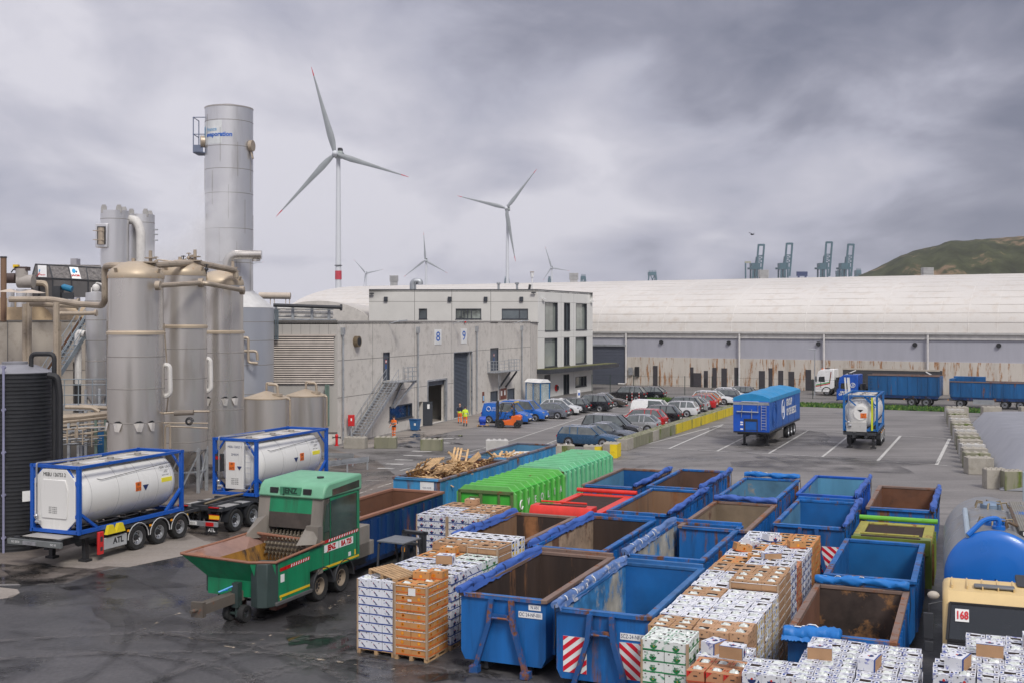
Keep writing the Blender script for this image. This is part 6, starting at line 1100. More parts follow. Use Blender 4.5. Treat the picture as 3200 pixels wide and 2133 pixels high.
def chassis(label,loc,L,axles,zb=1.13,leg_y=1.6,tail=True,front_plate=True,wr=.5,extras=1):
    t=thing('trailer_chassis',label,'trailer',(loc[0],loc[1],0),-G,'container trailers'); W=2.5
    q=MB()
    for x in(.75,1.6): q.box(x,x+.16,-.9,L-.1,zb-.42,zb-.05)
    for y in(-.9,.3,2.2,3.85,5.1,L-.25): q.box(.12,W-.12,y,y+.14,zb-.2,zb-.02)
    for x in(.0,W-.16): q.box(x,x+.12,0.1,L-.2,zb-.14,zb-.03)
    q.build('chassis_frame',dark,t)
    if front_plate:
        q=MB(); q.box(.35,W-.35,-.9,-.0,zb-.06,zb-.02); q.build('checker_deck',mat('dusty checker plate',(.45,.43,.39),.5,metal=.3,bump=.6,bsc=18),t); q=MB(); q.box(-.05,W+.05,-1.05,-.93,zb-.28,zb-.08); q.build('front_beam',mat('grey beam',(.15,.16,.16),.5),t)
        txt('ISO 20/30',.11,white,t,(.35,-1.056,zb-.18),sx=.9); txt('ISO 30',.11,white,t,(W-.3,-1.056,zb-.18),sx=.9); q=MB(); q.box(.75,1.4,-1.1,-1.05,zb-.25,zb-.12); q.build('coupling',alu,t)
    for x in(.42,W-.42): q=MB(); q.box(x-.09,x+.09,leg_y-.09,leg_y+.09,.1,zb-.2); q.box(x-.2,x+.2,leg_y-.16,leg_y+.16,.0,.1); q.bar((x,leg_y,.6),(x+(.4 if x<1 else -.4),leg_y+.5,zb-.3),.06); q.build('landing_leg',black,t)
    for i,y in enumerate(axles):
        for x in(.2,W-.2): wheel(t,(x,y,wr),wr,.36,rimr=wr*.58)
        q=MB(); q.cyl((.3,y,wr),(W-.3,y,wr),.08); q.build('axle',black,t)
        for x in(.02,W-.42):
            q=MB(); n=10; P=[(y-(wr+.1)*math.cos(PI*k/n),wr+(wr+.1)*math.sin(PI*k/n)) for k in range(n+1)]
            for (a,b),(c,d) in zip(P,P[1:]): q.quad((x,a,b),(x+.4,a,b),(x+.4,c,d),(x,c,d)); 
            q.build('mudguard',mat('black mudguard',(.02,.021,.024),.4),t,smooth=60)
            if x>1: q=MB(); q.tube([(x+.4,a,b) for a,b in P],.02,5); q.build('mudguard_edge',mat('grey mudguard trim',(.5,.5,.5),.5),t)
        q=MB(); q.box(W-.02,W+.02,y-wr-.16,y-wr-.06,zb-.28,zb-.2); q.build('side_marker',amber,t)
    if extras:
        q=MB(); q.box(W-.14,W-.02,1.22,2.55,.35,zb-.32); tb_=q.build('side_locker',mat('aluminium locker',(.50,.52,.53),.35,metal=.3),t,bevel=.03); txt('ATL',.32,ink,tb_,(W-.015,2.05,.62),(R(90),0,R(90)),bold=.012); q=MB(); q.box(W-.0,W+.12,.84,1.12,.25,zb+.0); q.build('extinguisher_box',red,t,bevel=.03); q=MB(); q.box(W+.12,W+.125,.92,1.04,.4,.55); q.box(W+.12,W+.125,.92,1.04,.75,.95); q.build('box_window',dark,t)
        for y in(1.3,1.82): q=MB(); q.prism([(y,zb-.18),(y+.5,zb-.18),(y+.36,zb+.16),(y+.14,zb+.16)],W-.05,W+.1,'x'); q.build('wheel_chock',mat('chock yellow',(.75,.60,.02),.5),t)
        q=MB(); q.cyl((W*.5,1.2,.65),(W*.5,2.6,.65),.24,n=12); q.build('air_tank',dark,t)
    return t
# nearest trailer
base=(-18.62,43.35); bx=gl(base,0,0)
P2_=Vector((-16.35,42.3)); fl0=(P2_.x-2.44*math.cos(G),P2_.y+2.44*math.sin(G))
iso('nearest white tank container, octagonal end panel with black lettering',fl0,1.15,1)
chassis('nearest black container trailer with three axles, red box and silver locker, detached on its legs',fl0,7.3,(3.2,4.5,5.8),1.13,.7)
# second trailer: rear towards the camera
fr=gp(664,1541,1.3); fl1=(fr.x,fr.y)
iso('second white tank container with a ladder on its narrow end panel, behind the green shredder',fl1,1.3,2,num='MEBU 126523 1',num2='2MKM')
t=thing('trailer_chassis','black trailer rear with number plate and red lights under the laddered tank container','trailer',(fl1[0],fl1[1],0),-G,'container trailers'); W=2.5; q=MB()
for x in(.7,1.6): q.box(x,x+.16,-2.4,6,.85,1.25)
for x in(.1,W-.75): q.box(x,x+.65,-2.5,-.2,1.0,1.14)
for y in(-2.4,-1.2,0,3,5.5): q.box(.1,W-.1,y,y+.14,1.0,1.2)
q.build('chassis_frame',dark,t); q=MB()
for x in(.12,W-.73): q.box(x,x+.6,-2.5,-.4,1.141,1.16)
q.build('deck_plate',mat('scuffed deck plate',(.40,.40,.39),.5,metal=.4),t); q=MB(); q.box(.05,W-.05,-2.9,-2.8,.42,.62); q.build('rear_bumper',galv,t); q=MB(); q.box(.85,1.4,-2.92,-2.9,.45,.6); pl=q.build('number_plate',plate,t); txt('Q-AFJ-013',.11,ink,pl,(1.12,-2.925,.525),sx=.8)
for x in(.12,W-.72):
    q=MB(); q.box(x,x+.5,-2.56,-2.5,.68,.84); m_=q.build('marker_board',mat('marker yellow',(.85,.5,.02),.4),t); q=MB(); q.box(x-.02,x+.52,-2.562,-2.56,.65,.68); q.box(x-.02,x+.52,-2.562,-2.56,.84,.87); q.build('marker_edge',redl,m_); q=MB(); q.box(x+.1,x+.5,-2.93,-2.9,.44,.6); q.build('tail_light',redl,t); q=MB(); q.box(x,x+.5,-2.6,-2.5,1.16,1.2); q.build('red_edge',redl,t)
    q=MB(); q.box(x,x+.62,-2.8,-2.78,.1,.42); fl_=q.build('mud_flap',black,t); txt('ATL',.2,white,fl_,(x+.32,-2.805,.25),bold=.01)
q=MB(); q.cyl((1.0,-2.5,.95),(1.0,-2.2,.95),.1,n=12); q.tube([(1.1,-2,1.2),(1.4,-1,1.35),(1.7,.1,1.4)],.05,6); q.build('hose',mat('brass pipe',(.25,.2,.13),.5,metal=.5),t)
for y in(-1.55,-.25,1.05,2.35):
    for x in(.2,W-.2): wheel(t,(x,y,.5),.5,.36,rimr=.3)
    for x in(.02,W-.42):
        q=MB(); n=10; P=[(y-.6*math.cos(PI*k/n),.5+.6*math.sin(PI*k/n)) for k in range(n+1)]
        for (a,b),(c,d) in zip(P,P[1:]): q.quad((x,a,b),(x+.4,a,b),(x+.4,c,d),(x,c,d))
        q.build('mudguard',MATS['black mudguard'],t,smooth=60)
# right tank container seen end-on
fr=gp(2634,1343,1.3); fl2=(fr.x,fr.y); iso('weathered white tank container with yellow strip, alone in the far parking bays',fl2,1.3,3,fr=fb2)
chassis('black container trailer under the weathered tank container with yellow strip',fl2,6.4,(3.0,4.3,5.6),1.28,.6,front_plate=False,extras=0)
# curtain-sided trailer
tf=gp(2293,1343,1.2); tr=thing('curtain_trailer','blue curtain-sided trailer with white company lettering and bright blue roof tarp','trailer',(tf.x,tf.y,0),-R(24)); W,L=2.6,13.0
cb=mat('curtain blue',(.008,.10,.40),.45,grime=.12,bump=.15,bsc=1.5); q=MB(); q.box(0,W,0,L,1.15,3.35); q.build('curtain_body',cb,tr); q=MB(); q.box(-.03,W+.03,-.05,.02,1.15,3.4); q.build('front_wall',mat('front wall blue',(.008,.085,.47),.4),tr,bevel=.02)
q=MB(); vs=[];n=14
for i in range(n+1):
    y=L*i/n; sg=.06*math.sin(i*1.7)
    for x,z in((-.05,3.33),(-.04,3.62),(.5,3.82+sg),(W/2,3.95+sg),(W-.5,3.82+sg),(W+.04,3.62),(W+.05,3.33)): vs.append((x,y-.03,z))
q.add(vs,[(i*7+k,i*7+k+1,(i+1)*7+k+1,(i+1)*7+k) for i in range(n) for k in range(6)]); q.add(vs[:7],[tuple(range(7))]); q.build('roof_tarp',mat('roof tarp blue',(.015,.24,.50),.45,bump=.3,bsc=3),tr,smooth=50)
q=MB(); q.box(-.02,W+.02,-.07,-.05,3.12,3.34); q.build('top_rail',alu,tr); q=MB()
for x in(.65,1.8): q.tube([(x,-.1,2.6),(x,-.1,3.35)],.02,5)
q.tube([(.6,-.1,3.34),(1.85,-.1,3.34)],.05,6); q.tube([(.25,-.15,2.62),(1.85,-.15,2.6)],.05,6); q.tube([(.6,-.12,2.2),(.6,-.12,2.8)],.02,5); q.tube([(1.35,-.12,2.1),(1.35,-.12,2.8)],.03,5); q.build('rack_bar',galv,tr)
q=MB()
for x in(2.05,2.4): q.tube([(x,-.12,1.3),(x,-.12,3.1)],.022,5)
for k in range(9): q.tube([(2.05,-.12,1.4+k*.2),(2.4,-.12,1.4+k*.2)],.016,5)
q.build('ladder',alu,tr); q=MB(); q.box(.8,1.75,-.07,-.055,1.25,2.05); q.box(.78,1.78,-.12,-.05,1.98,2.1); q.box(.78,.86,-.09,-.05,1.2,2.0); q.box(1.7,1.78,-.09,-.05,1.2,2.0); q.build('coupling_recess',dark,tr); q=MB(); q.box(.88,1.7,-.075,-.07,1.28,1.9); q.build('recess_panel',cb,tr)
for z in(1.62,1.78,1.28): q=MB(); q.box(.5,.7,-.058,-.052,z,z+.1); q.build('sticker',plate,tr)
q=MB(); q.box(-.03,W+.03,0,L,1.05,1.17); 
q.build('side_rail',dark,tr)
q=MB()
for i in range(26): q.prism([(.3+i*.49,1.17),(.5+i*.49,1.17),(.4+i*.49,1.3)],W+.005,W+.015,'x')
q.build('curtain_straps',black,tr)
sgn=MB(); c0=(3.0,2.45)
for rr0 in(.62,): sgn.tube([(W+.015,5.4+.9*rr0*math.cos(a),2.45+1.2*rr0*math.sin(a)) for a in [2*PI*k/24 for k in range(25)]],.03,4)
for k in(-.16,.12): sgn.tube([(W+.015,5.36+k,2.2),(W+.015,5.44+k,2.7)],.03,4)
sgn.build('logo',white,tr)
txt('GROUP',.75,white,tr,(W+.012,8.0,2.85),(R(90),0,R(90)),bold=.03); txt('OP DE BEECK',.75,white,tr,(W+.012,9.0,2.1),(R(90),0,R(90)),bold=.03,sx=.95)
q=MB()
for rr0 in(.75,.6,.45): q.tube([(W+.005,2.0+rr0*math.cos(a)*1.3,2.3+1.3*rr0*math.sin(a)) for a in [2*PI*k/24 for k in range(25)]],.02,4)
q.build('tone_logo',mat('tone blue',(.005,.05,.22),.5),tr)
for k in range(1,5): q=MB(); q.box(W,W+.01,L*k/5,L*k/5+.04,1.2,3.3); q.build('curtain_seam',navy,tr)
q=MB()
for x in(.75,1.65): q.box(x,x+.15,.1,L,.75,1.05)
q.box(.2,W-.2,.3,1.4,.9,1.05); q.build('chassis_frame',black,tr)
for x in(.45,W-.45): q=MB(); q.box(x-.08,x+.08,1.5,1.66,.1,1.05); q.box(x-.18,x+.18,1.4,1.76,0,.1); q.build('landing_leg',black,tr)
q=MB(); q.box(W-.6,W-.02,3.4,5.6,.35,.95); q.build('pallet_box',mat('dusty box',(.16,.15,.14),.6),tr)
for y in(8.2,9.5,10.8):
    for x in(.22,W-.22): wheel(tr,(x,y,.5),.5,.38,rimr=.27)
q=MB(); q.box(0,W,L,L+.06,1.1,3.6); q.build('rear_door',dark,tr)
# ---------------- lorries on the back road
def cab(par,x0,W,Lc,zt,m,zf=.45,front=-1):
    # front faces local -X ; width along Y
    q=MB(); q.prism([(x0,zf),(x0-.02,1.5),(x0+.18,2.3),(x0+.35,zt-.35),(x0+.8,zt-.05),(x0+Lc,zt),(x0+Lc,1.0),(x0+Lc-.3,zf+.4),(x0+1.9,zf+.4),(x0+1.7,zf)],0,W); return q.build('cab_body',m,par,bevel=.06)
def lorry(label,loc,ang,m,tank=None):
    t=thing('lorry',label,'lorry',(loc.x,loc.y,0),ang); return t
vr=R(180)   # local -X is the direction of travel (to the left in the photo)
def build_lorry(label,wheelpx,col,bodym,bodyL,zb0,zb1,gap=0,stripe=None,rear=(5.4,6.75),rz=-R(29.5),cabz=3.1,bw=2.5,trl=False,extra=None):
    p=gp(*wheelpx); t=thing('lorry',label,'lorry',(p.x,p.y,0),rz,'lorries on the back road'); W=2.5
    # local X: 0 at the front axle, +X backwards; local Y: 0 near side, -> +W far side
    c_=cab(t,-1.45,W,2.35,cabz,col)
    q=MB(); q.prism([(-1.0,1.75),(-.95,2.35),(-.25,2.4),(-.2,1.7)],-.012,.0); q.build('side_window',glass,c_); q=MB(); q.add([(-1.47,.15,1.65),(-1.47,W-.15,1.65),(-1.24,W-.2,2.35),(-1.24,.2,2.35)],[(0,1,2,3)]); q.build('windscreen',glass,c_); q=MB(); q.box(-1.35,-1.2,-.28,-.06,1.75,2.4); q.build('mirror',dark,c_); q=MB(); q.box(-1.48,-1.44,.15,.55,.6,.85); q.build('headlight',headl,c_); q=MB(); q.box(-1.5,-1.44,.1,W-.1,.35,.5); q.box(-.75,-.7,-.015,0,1.0,2.4); q.build('trim',dark,c_)
    q=MB(); q.box(-.4,.05,.9,1.6,cabz-.02,cabz+.1); q.build('sun_roof',dark,c_)
    for y in(.22,W-.22): wheel(t,(0,y,.5),.5,.34,rimr=.29,rotz=R(90)); q=MB(); q.cyl((0,y-.2 if y<1 else y+.2,.52),(0,y-.205 if y<1 else y+.205,.52),.6,n=24); 
    q=MB(); n=12
    for k in range(n): a=PI*k/n; b=PI*(k+1)/n; q.add([(-.62*math.cos(a),-.01,.5+.62*math.sin(a)),(-.62*math.cos(b),-.01,.5+.62*math.sin(b)),(-.5*math.cos(b),-.01,.5+.5*math.sin(b)),(-.5*math.cos(a),-.01,.5+.5*math.sin(a))],[(0,1,2,3)])
    q.build('wheel_arch',black,t)
    q=MB(); q.box(.7,rear[-1]+1.0,.75,.95,.65,.95); q.box(.7,rear[-1]+1.0,1.55,1.75,.65,.95); q.box(.95,1.5,.0,.6,.5,1.1); q.box(1.1,1.3,.2,2.3,.95,2.3); q.build('chassis_frame',dark,t); q=MB(); q.cyl((1.9,.3,.7),(3.2,.3,.7),.28,n=14); q.build('fuel_tank',alu,t)
    for x in rear:
        for y in(.22,W-.22): wheel(t,(x,y,.5),.5,.36,rimr=.27,rotz=R(90))
        q=MB(); n=10; P=[(x-.6*math.cos(PI*k/n),.5+.6*math.sin(PI*k/n)) for k in range(n+1)]
        for (a,b),(c,d) in zip(P,P[1:]): q.quad((a,-.01,b),(a,.4,b),(c,.4,d),(c,-.01,d))
        q.build('mudguard',galv if col is not white else dark,t,smooth=60)
    for x in(rear[0]-.8,2.5): q=MB(); q.box(x,x+.12,-.03,0,.75,.83); q.build('side_marker',amber,t)
    if extra: extra(t,c_)
    return t
def open_body(t,x0,L,z0,z1,m,name='hook_container',W=2.5,rimm=None,n=7,label=None):
    q=MB(); th=.08
    q.box(x0,x0+L,0,th,z0,z1); q.box(x0,x0+L,W-th,W,z0,z1); q.box(x0,x0+th,th,W-th,z0,z1+.0); q.box(x0+L-th,x0+L,th,W-th,z0,z1); q.box(x0,x0+L,0,W,z0-.05,z0+.02)
    for i in range(n+1): x=x0+.05+(L-.2)*i/n; q.box(x,x+.1,-.06,0,z0+.1,z1-.06)
    s=q.build('shell',m,t); q=MB(); q.box(x0-.03,x0+L+.03,-.06,th,z1,z1+.1); q.box(x0-.03,x0+L+.03,W-th,W+.06,z1,z1+.1); q.build('rim',rimm or RUSTRIM,t); q=MB(); q.prism([(x0+.3,z0-.35),(x0+L-.2,z0-.35),(x0+L,z0-.05),(x0,z0-.05)],.05,.2); q.build('side_skirt',BD,t); return s
def ex1(t,c_):
    q=MB(); 
    for k,(dx,wd) in enumerate(((-.45,.18),(-.15,.3))): q.add([(dx,-.014,.9),(dx+wd,-.014,.9),(dx+wd-.15,-.014,3.0),(dx-.15,-.014,3.0)],[(0,1,2,3)])
    q.build('white_stripes',white,c_); txt('GROUP',.3,white,c_,(-.55,-.02,1.35),bold=.012); txt('OP DE BEECK',.3,white,c_,(-.3,-.02,1.08),bold=.012)
    q=MB(); q.tube([(.35+.25*math.cos(a),-.02,2.15+.25*math.sin(a)) for a in [2*PI*k/16 for k in range(17)]],.03,4); q.bar((.28,-.02,2.0),(.34,-.02,2.3),.05); q.bar((.4,-.02,2.0),(.46,-.02,2.3),.05); q.build('logo',white,c_)
    q=MB(); q.box(8.55,8.62,.3,.5,.75,.9); q.build('tail_light',redl,t)
LB=paintc('lorry container blue',(.008,.095,.26),.3,.35)
t=build_lorry('blue hook-lift lorry with white stripes on its cab carrying a long blue container',(2655,1262),mat('lorry cab blue',(.006,.085,.45),.3,coat=.5),None,7.2,1.3,3.0,rear=(6.6,8.1),extra=ex1,cabz=3.35)
tc_=tag(MB().box(0,1,0,1,0,1).build('tmp',dark),'x','y'); bpy.data.objects.remove(tc_)
def carried(label,par,x0,L,z0,z1,m,grp=None,n=7): c=thing('hook_container',label,'container',par.location,0,grp); c.rotation_euler=par.rotation_euler; open_body(c,x0,L,z0,z1,m,n=n); return c
cc=carried('long blue ribbed container carried by the blue lorry',t,2.0,7.5,1.25,3.3,LB); q=MB()
for k in range(5): q.tube([(2.15,-.08,1.6+k*.33),(2.5,-.08,1.6+k*.33)],.02,4)
q.build('ladder',dark,cc)
def ex2(t,c_):
    for m_,dz in((mat('stripe green',(.02,.35,.08),.4),0),(red,-.16)): q=MB(); q.add([(-1.35,-.014,1.25+dz),(-1.35,-.014,1.37+dz),(.32,-.014,1.75+dz),(.5,-.014,3.0),(.62,-.014,3.0),(.42,-.014,1.65+dz)],[(0,1,2,5),(2,3,4,5)]); q.build('stripe',m_,c_)
    q=MB(); q.cyl((-.6,.3,3.2),(-.6,.3,3.4),.12,n=10); q.cyl((-.6,2.1,3.2),(-.6,2.1,3.4),.12,n=10); q.build('beacon',orange,c_)
t2=build_lorry('white tractor lorry with green and red stripes behind the blue lorry',(2583,1235),white,None,0,0,0,rear=(4.2,5.5),cabz=3.3,extra=ex2)
c=thing('tipper_body','dark tipping trailer body behind the white tractor','trailer',t2.location,0); c.rotation_euler=t2.rotation_euler; q=MB(); q.box(2.0,13.3,0,.08,1.3,3.3); q.box(2.0,13.3,2.42,2.5,1.3,3.3); q.box(2.0,2.08,.08,2.42,1.3,3.3); q.box(2,13.3,0,2.5,1.2,1.3); q.build('shell',mat('dark tipper steel',(.05,.05,.055),.6,grime=.3),c); q=MB(); q.box(1.95,13.35,-.05,.1,3.3,3.5); q.build('rim',mat('cream rim',(.45,.40,.33),.5),c); q=MB()
for s in((2.2,2.6,3.6,3.25),(12.9,2.6,11.8,3.25)): q.bar((s[0],-.03,s[1]),(s[2],-.03,s[3]),.12)
q.build('brace',white,c); q=MB(); q.box(3,13,.8,1.0,.8,1.2); q.box(3,13,1.5,1.7,.8,1.2); q.build('chassis_frame',galv,c)
for x in(9.5,10.8,12.1):
    for y in(.22,2.28): wheel(c,(x,y,.5),.5,.36,rimr=.27,rotz=R(90))
# drawbar trailer
p=gp(3000,1273); tt=thing('drawbar_trailer','three-axle trailer with low blue container following the blue lorry','trailer',(p.x,p.y,0),-R(29.5),'lorries on the back road'); q=MB(); q.box(-1.2,9,.7,.9,.7,1.0); q.box(-1.2,9,1.6,1.8,.7,1.0); q.bar((-3.4,1.25,.7),(-1.2,1.25,.85),.14); q.build('chassis_frame',mat('grey chassis',(.3,.3,.31),.5,grime=.3),tt)
for x in(0,4.4,5.9): 
    for y in(.22,2.28): wheel(tt,(x,y,.46),.46,.34,rimr=.27,rotz=R(90))
    q=MB(); n=10; P=[(x-.56*math.cos(PI*k/n),.46+.56*math.sin(PI*k/n)) for k in range(n+1)]
    for (a,b),(c,d) in zip(P,P[1:]): q.quad((a,-.01,b),(a,.4,b),(c,.4,d),(c,-.01,d))
    q.build('mudguard',black,tt,smooth=60)
q=MB(); q.box(1.3,3.4,.0,.06,.45,.95); q.build('side_guard',galv,tt); q=MB(); q.box(-1.25,-1.2,.1,.35,.75,.9); q.build('side_marker',amber,tt); c2=carried('low blue ribbed container on the drawbar trailer',tt,-1.0,8.6,1.2,2.75,LB,n=8); q=MB(); q.box(-1.1,-.6,.1,2.4,1.4,3.1); q.box(-.9,2.3,1.9,2.45,2.75,3.3); q.build('front_bulkhead',LB,c2,bevel=.02)
# ---------------- yellow tanker lorry at the right
tk=thing('tanker_lorry','pale yellow lorry cab numbered 168 with a big blue and grey tank behind it','lorry',(0,0,0),0); o2=(10.05,26.15)
tk.location=(o2[0],o2[1],0); tk.rotation_euler=(0,0,-R(21)); W=2.5
yc=mat('faded yellow cab paint',(.64,.47,.22),.45,var=.08,grime=.15,rust=.06,rcol=(.3,.12,.03),rsc=4); q=MB(); q.prism([(0,.5),(0.0,1.6),(.12,1.75),(.42,2.62),(.62,2.82),(1.75,2.92),(1.8,.9),(1.6,.5)],0,W-.02,'x'); cb_=q.build('cab_body',yc,tk,bevel=.13)
q=MB(); q.add([(.14,.085,1.80),(W-.16,.085,1.80),(W-.22,.375,2.56),(.2,.375,2.56)],[(0,1,2,3)]); q.build('windscreen',glass,cb_,smooth=0); q=MB(); q.bar((.1,.07,1.78),(W-.12,.07,1.78),.06); q.bar((.16,.38,2.58),(W-.18,.38,2.58),.05); q.bar((.1,.07,1.78),(.17,.38,2.58),.06); q.bar((W-.12,.07,1.78),(W-.19,.38,2.58),.06); q.bar((.1,.02,1.68),(W-.1,.02,1.68),.12); q.build('screen_seal',black,cb_)
q=MB(); q.add([(.26,.148,2.22),(.52,.148,2.22),(.52,.248,2.49),(.26,.248,2.49)],[(0,1,2,3)]); q.M=Matrix.Translation((0,-.03,.01)); nb=q.build('number_card',plate,cb_,smooth=0); q=MB(); q.add([(.26,.215,2.22),(.52,.215,2.22),(.52,.315,2.49),(.26,.315,2.49)],[(0,1,2,3)]); bpy.data.objects.remove(nb); q=MB(); q.add([(.28,.20,2.2),(.58,.20,2.2),(.58,.305,2.47),(.28,.305,2.47)],[(0,1,2,3)]); nb=q.build('number_card',plate,cb_,smooth=0); txt('168',.25,mat('card red',(.6,.02,.03),.5),nb,(.43,.235,2.335),(R(69),0,0),bold=.008,sx=.75)
q=MB(); q.box(.7,1.6,.85,1.12,2.86,2.93); q.M=None; q.build('roof_hatch',mat('grey hatch',(.14,.145,.15),.5),cb_,bevel=.03); q=MB()
for k in range(7): x=.2+k*.34; q.box(x,x+.03,.8,1.7,2.84,2.915)
q.build('roof_rib',yc,cb_); q=MB(); q.prism([(1.2,2.9),(1.9,3.05),(2.1,2.9)],W-.85,W-.05,'x'); q.build('air_deflector',dark,cb_,bevel=.03)
q=MB(); q.tube([(0.0,.35,2.6),(-.3,.2,2.55),(-.3,.2,2.3)],.02,5); q.box(-.42,-.2,.12,.22,1.75,2.35); q.box(-.4,-.2,.12,.22,1.45,1.68); q.build('mirror',dark,cb_,bevel=.02); q=MB(); q.ell((-.2,.5,2.7),(.14,.1,.1),10,6); q.build('side_mirror',mat('mirror shell',(.4,.36,.3),.5),cb_)
q=MB(); q.box(.02,.4,-.03,.03,.7,.95); q.box(W-.42,W-.04,-.03,.03,.7,.95); q.build('headlight',headl,cb_); q=MB(); q.box(-.02,W,-.04,.0,.45,.62); q.box(.5,W-.5,-.03,0,.8,1.5); q.build('grille',black,cb_)
R3=1.26; zc=2.42; yt=4.25; tkb=mat('tank end blue',(.005,.13,.50),.35,var=.1,sc=.6,coat=.2); tkg=mat('dull grey tank shell',(.30,.31,.32),.42,metal=.5,var=.15,grime=.4,gcol=(.35,.27,.17)); q=MB(); q.lathe((W/2+.05,yt,zc),[(.02,-.20),(R3*.5,-.18),(R3*.8,-.12),(R3*.94,-.04),(R3*.99,.02),(R3,.06)],48,axis='y',cap=False); q.build('tank_end',tkb,tk,smooth=60); q=MB(); q.lathe((W/2+.05,yt,zc),[(R3,.05),(R3+.005,.3),(R3+.005,6.2),(R3*.9,6.5),(.05,6.65)],48,axis='y',cap=False); q.build('tank_shell',tkg,tk,smooth=60)
for y in(1.9,3.9): q=MB(); q.lathe((W/2+.05,yt+y,zc),[(R3,-.02),(R3+.02,0),(R3,.02)],40,axis='y',cap=False); q.build('tank_band',tkg,tk)
for y,m_ in((1.0,tkb),(4.0,mat('grey blue lid',(.2,.27,.36),.4,metal=.3))):
    q=MB(); q.cyl((W/2+.1,yt+y,zc+R3-.05),(W/2+.1,yt+y,zc+R3+.1),.3,n=18); q.ell((W/2+.1,yt+y,zc+R3+.1),(.3,.3,.08),16,6); mh=q.build('manhole_lid',m_,tk); q=MB()
    for a in range(7): q.tube([(W/2+.1+.25*math.cos(a*.9),yt+y+.25*math.sin(a*.9),zc+R3+.14),(W/2+.1+.42*math.cos(a*.9),yt+y+.42*math.sin(a*.9),zc+R3+.16),(W/2+.1+.48*math.cos(a*.9),yt+y+.48*math.sin(a*.9),zc+R3-.0)],.025,5)
    q.build('clamp',mat('old brass clamp',(.3,.24,.15),.5,metal=.5),mh)
q=MB(); q.pipe([(W/2+.15,yt+.3,zc+R3+.02),(W/2+.15,yt+.3,zc+R3+.3),(W/2-.2,yt+.2,zc+R3+.25),(W/2-.62,yt-.02,zc+R3-.16)],.07,n=8); q.cyl((W/2+.15,yt+.3,zc+R3-.02),(W/2+.15,yt+.3,zc+R3+.08),.17,n=12); q.build('blue_pipe',tkb,tk); q=MB(); q.cyl((W/2-.62,yt-.02,zc+R3-.16),(W/2-.62,yt+3.8,zc+R3-.08),.075,n=10); q.build('side_pipe',mat('pale blue-grey pipe',(.33,.40,.46),.4),tk)
q=MB(); q.box(W/2+.68,W/2+1.05,yt+.6,yt+5.8,zc+R3-.1,zc+R3-.05)
for k in range(6): q.box(W/2+.7+k*.06,W/2+.715+k*.06,yt+.6,yt+5.8,zc+R3-.05,zc+R3-.03)
wk_=q.build('catwalk',mat('worn catwalk',(.35,.33,.28),.5,metal=.4,rust=.35,rcol=(.03,.12,.35),rsc=1.5,rrough=.5),tk); q=MB(); q.box(W/2+.68,W/2+1.08,yt+.55,yt+.6,zc+R3-.2,zc+R3-.06); lp=q.build('name_strip',black,tk); txt('LAG',.13,white,lp,(W/2+.88,yt+.54,zc+R3-.13),bold=.004)
q=MB(); q.tube([(W/2+1.08,yt+.8,zc+R3+.0),(W/2+1.08,yt+.8,zc+R3+.9),(W/2+1.08,yt+5.6,zc+R3+.9)],.025,6)
for k in range(5): q.tube([(W/2+1.08,yt+.8+k*1.2,zc+R3),(W/2+1.08,yt+.8+k*1.2,zc+R3+.9)],.02,6)
q.build('handrail',mat('pale blue-grey pipe',(.33,.40,.46),.4),tk); q=MB(); q.pipe([(W/2+.35,yt+.5,zc+R3),(W/2+.35,yt+.5,zc+R3+.2),(W/2+.62,yt+.6,zc+R3+.05),(W/2+.62,yt+4,zc+R3+.02)],.045,n=6); q.build('hose',mat('brown hose',(.12,.08,.05),.6),tk)
q=MB(); q.cyl((W/2+.05,yt-.42,zc-.85),(W/2+.05,yt-.42,zc-.35),.13,n=12); q.cyl((W/2+.05,yt-.42,zc-.35),(W/2+.05,yt-.42,zc-.31),.16,n=12,mi=1); q.build('end_fitting',[tkb,RUSTRIM],tk)
q=MB(); q.box(.5,.75,1.4,11,.6,.95); q.box(1.75,2,1.4,11,.6,.95); q.box(.3,2.3,3.9,11,1.0,1.25); q.build('chassis_frame',black,tk)
for y in(.75,5.6,9.0,10.3):
    for x in(.2,W-.2): wheel(tk,(x,y,.5),.5,.34,rimr=.28)
# ---------------- green shredder
sx0=gl((-6.27,36.95),-2.45,0); sh=thing('waste_shredder','green towed waste shredder with rusty hopper and tall glazed engine housing','shredder',(sx0[0],sx0[1],0),-G); W=2.5
gg=mat('shredder green',(.008,.22,.095),.42,var=.2,grime=.42,gcol=(.03,.05,.03),streak=True,rust=.04); gl2=mat('faded green roof',(.15,.37,.23),.5,var=.15,sc=1,rust=.07,rcol=(.35,.16,.03),rsc=3); gy=mat('worn grey-brown steel',(.20,.18,.155),.65,var=.25,rust=.22,rcol=(.13,.07,.04),rsc=1.5,streak=True); dg=mat('dark green-grey steel',(.035,.055,.052),.5,grime=.3); rb=mat('rusty hopper lip',(.25,.15,.12),.55,var=.2,rust=.35,rcol=(.16,.07,.04),rsc=.9,rrough=.6); ry=mat('ochre rusty inside',(.30,.15,.025),.6,var=.35,sc=1.4,streak=True,rust=.4,rcol=(.035,.022,.015),rsc=.8)
# y: 0 at first wheel, + away; tower -0.3..1.6 hopper -3.6..-0.5
yh0,yh1=-3.15,-.1; yt0,yt1=-.1,2.35
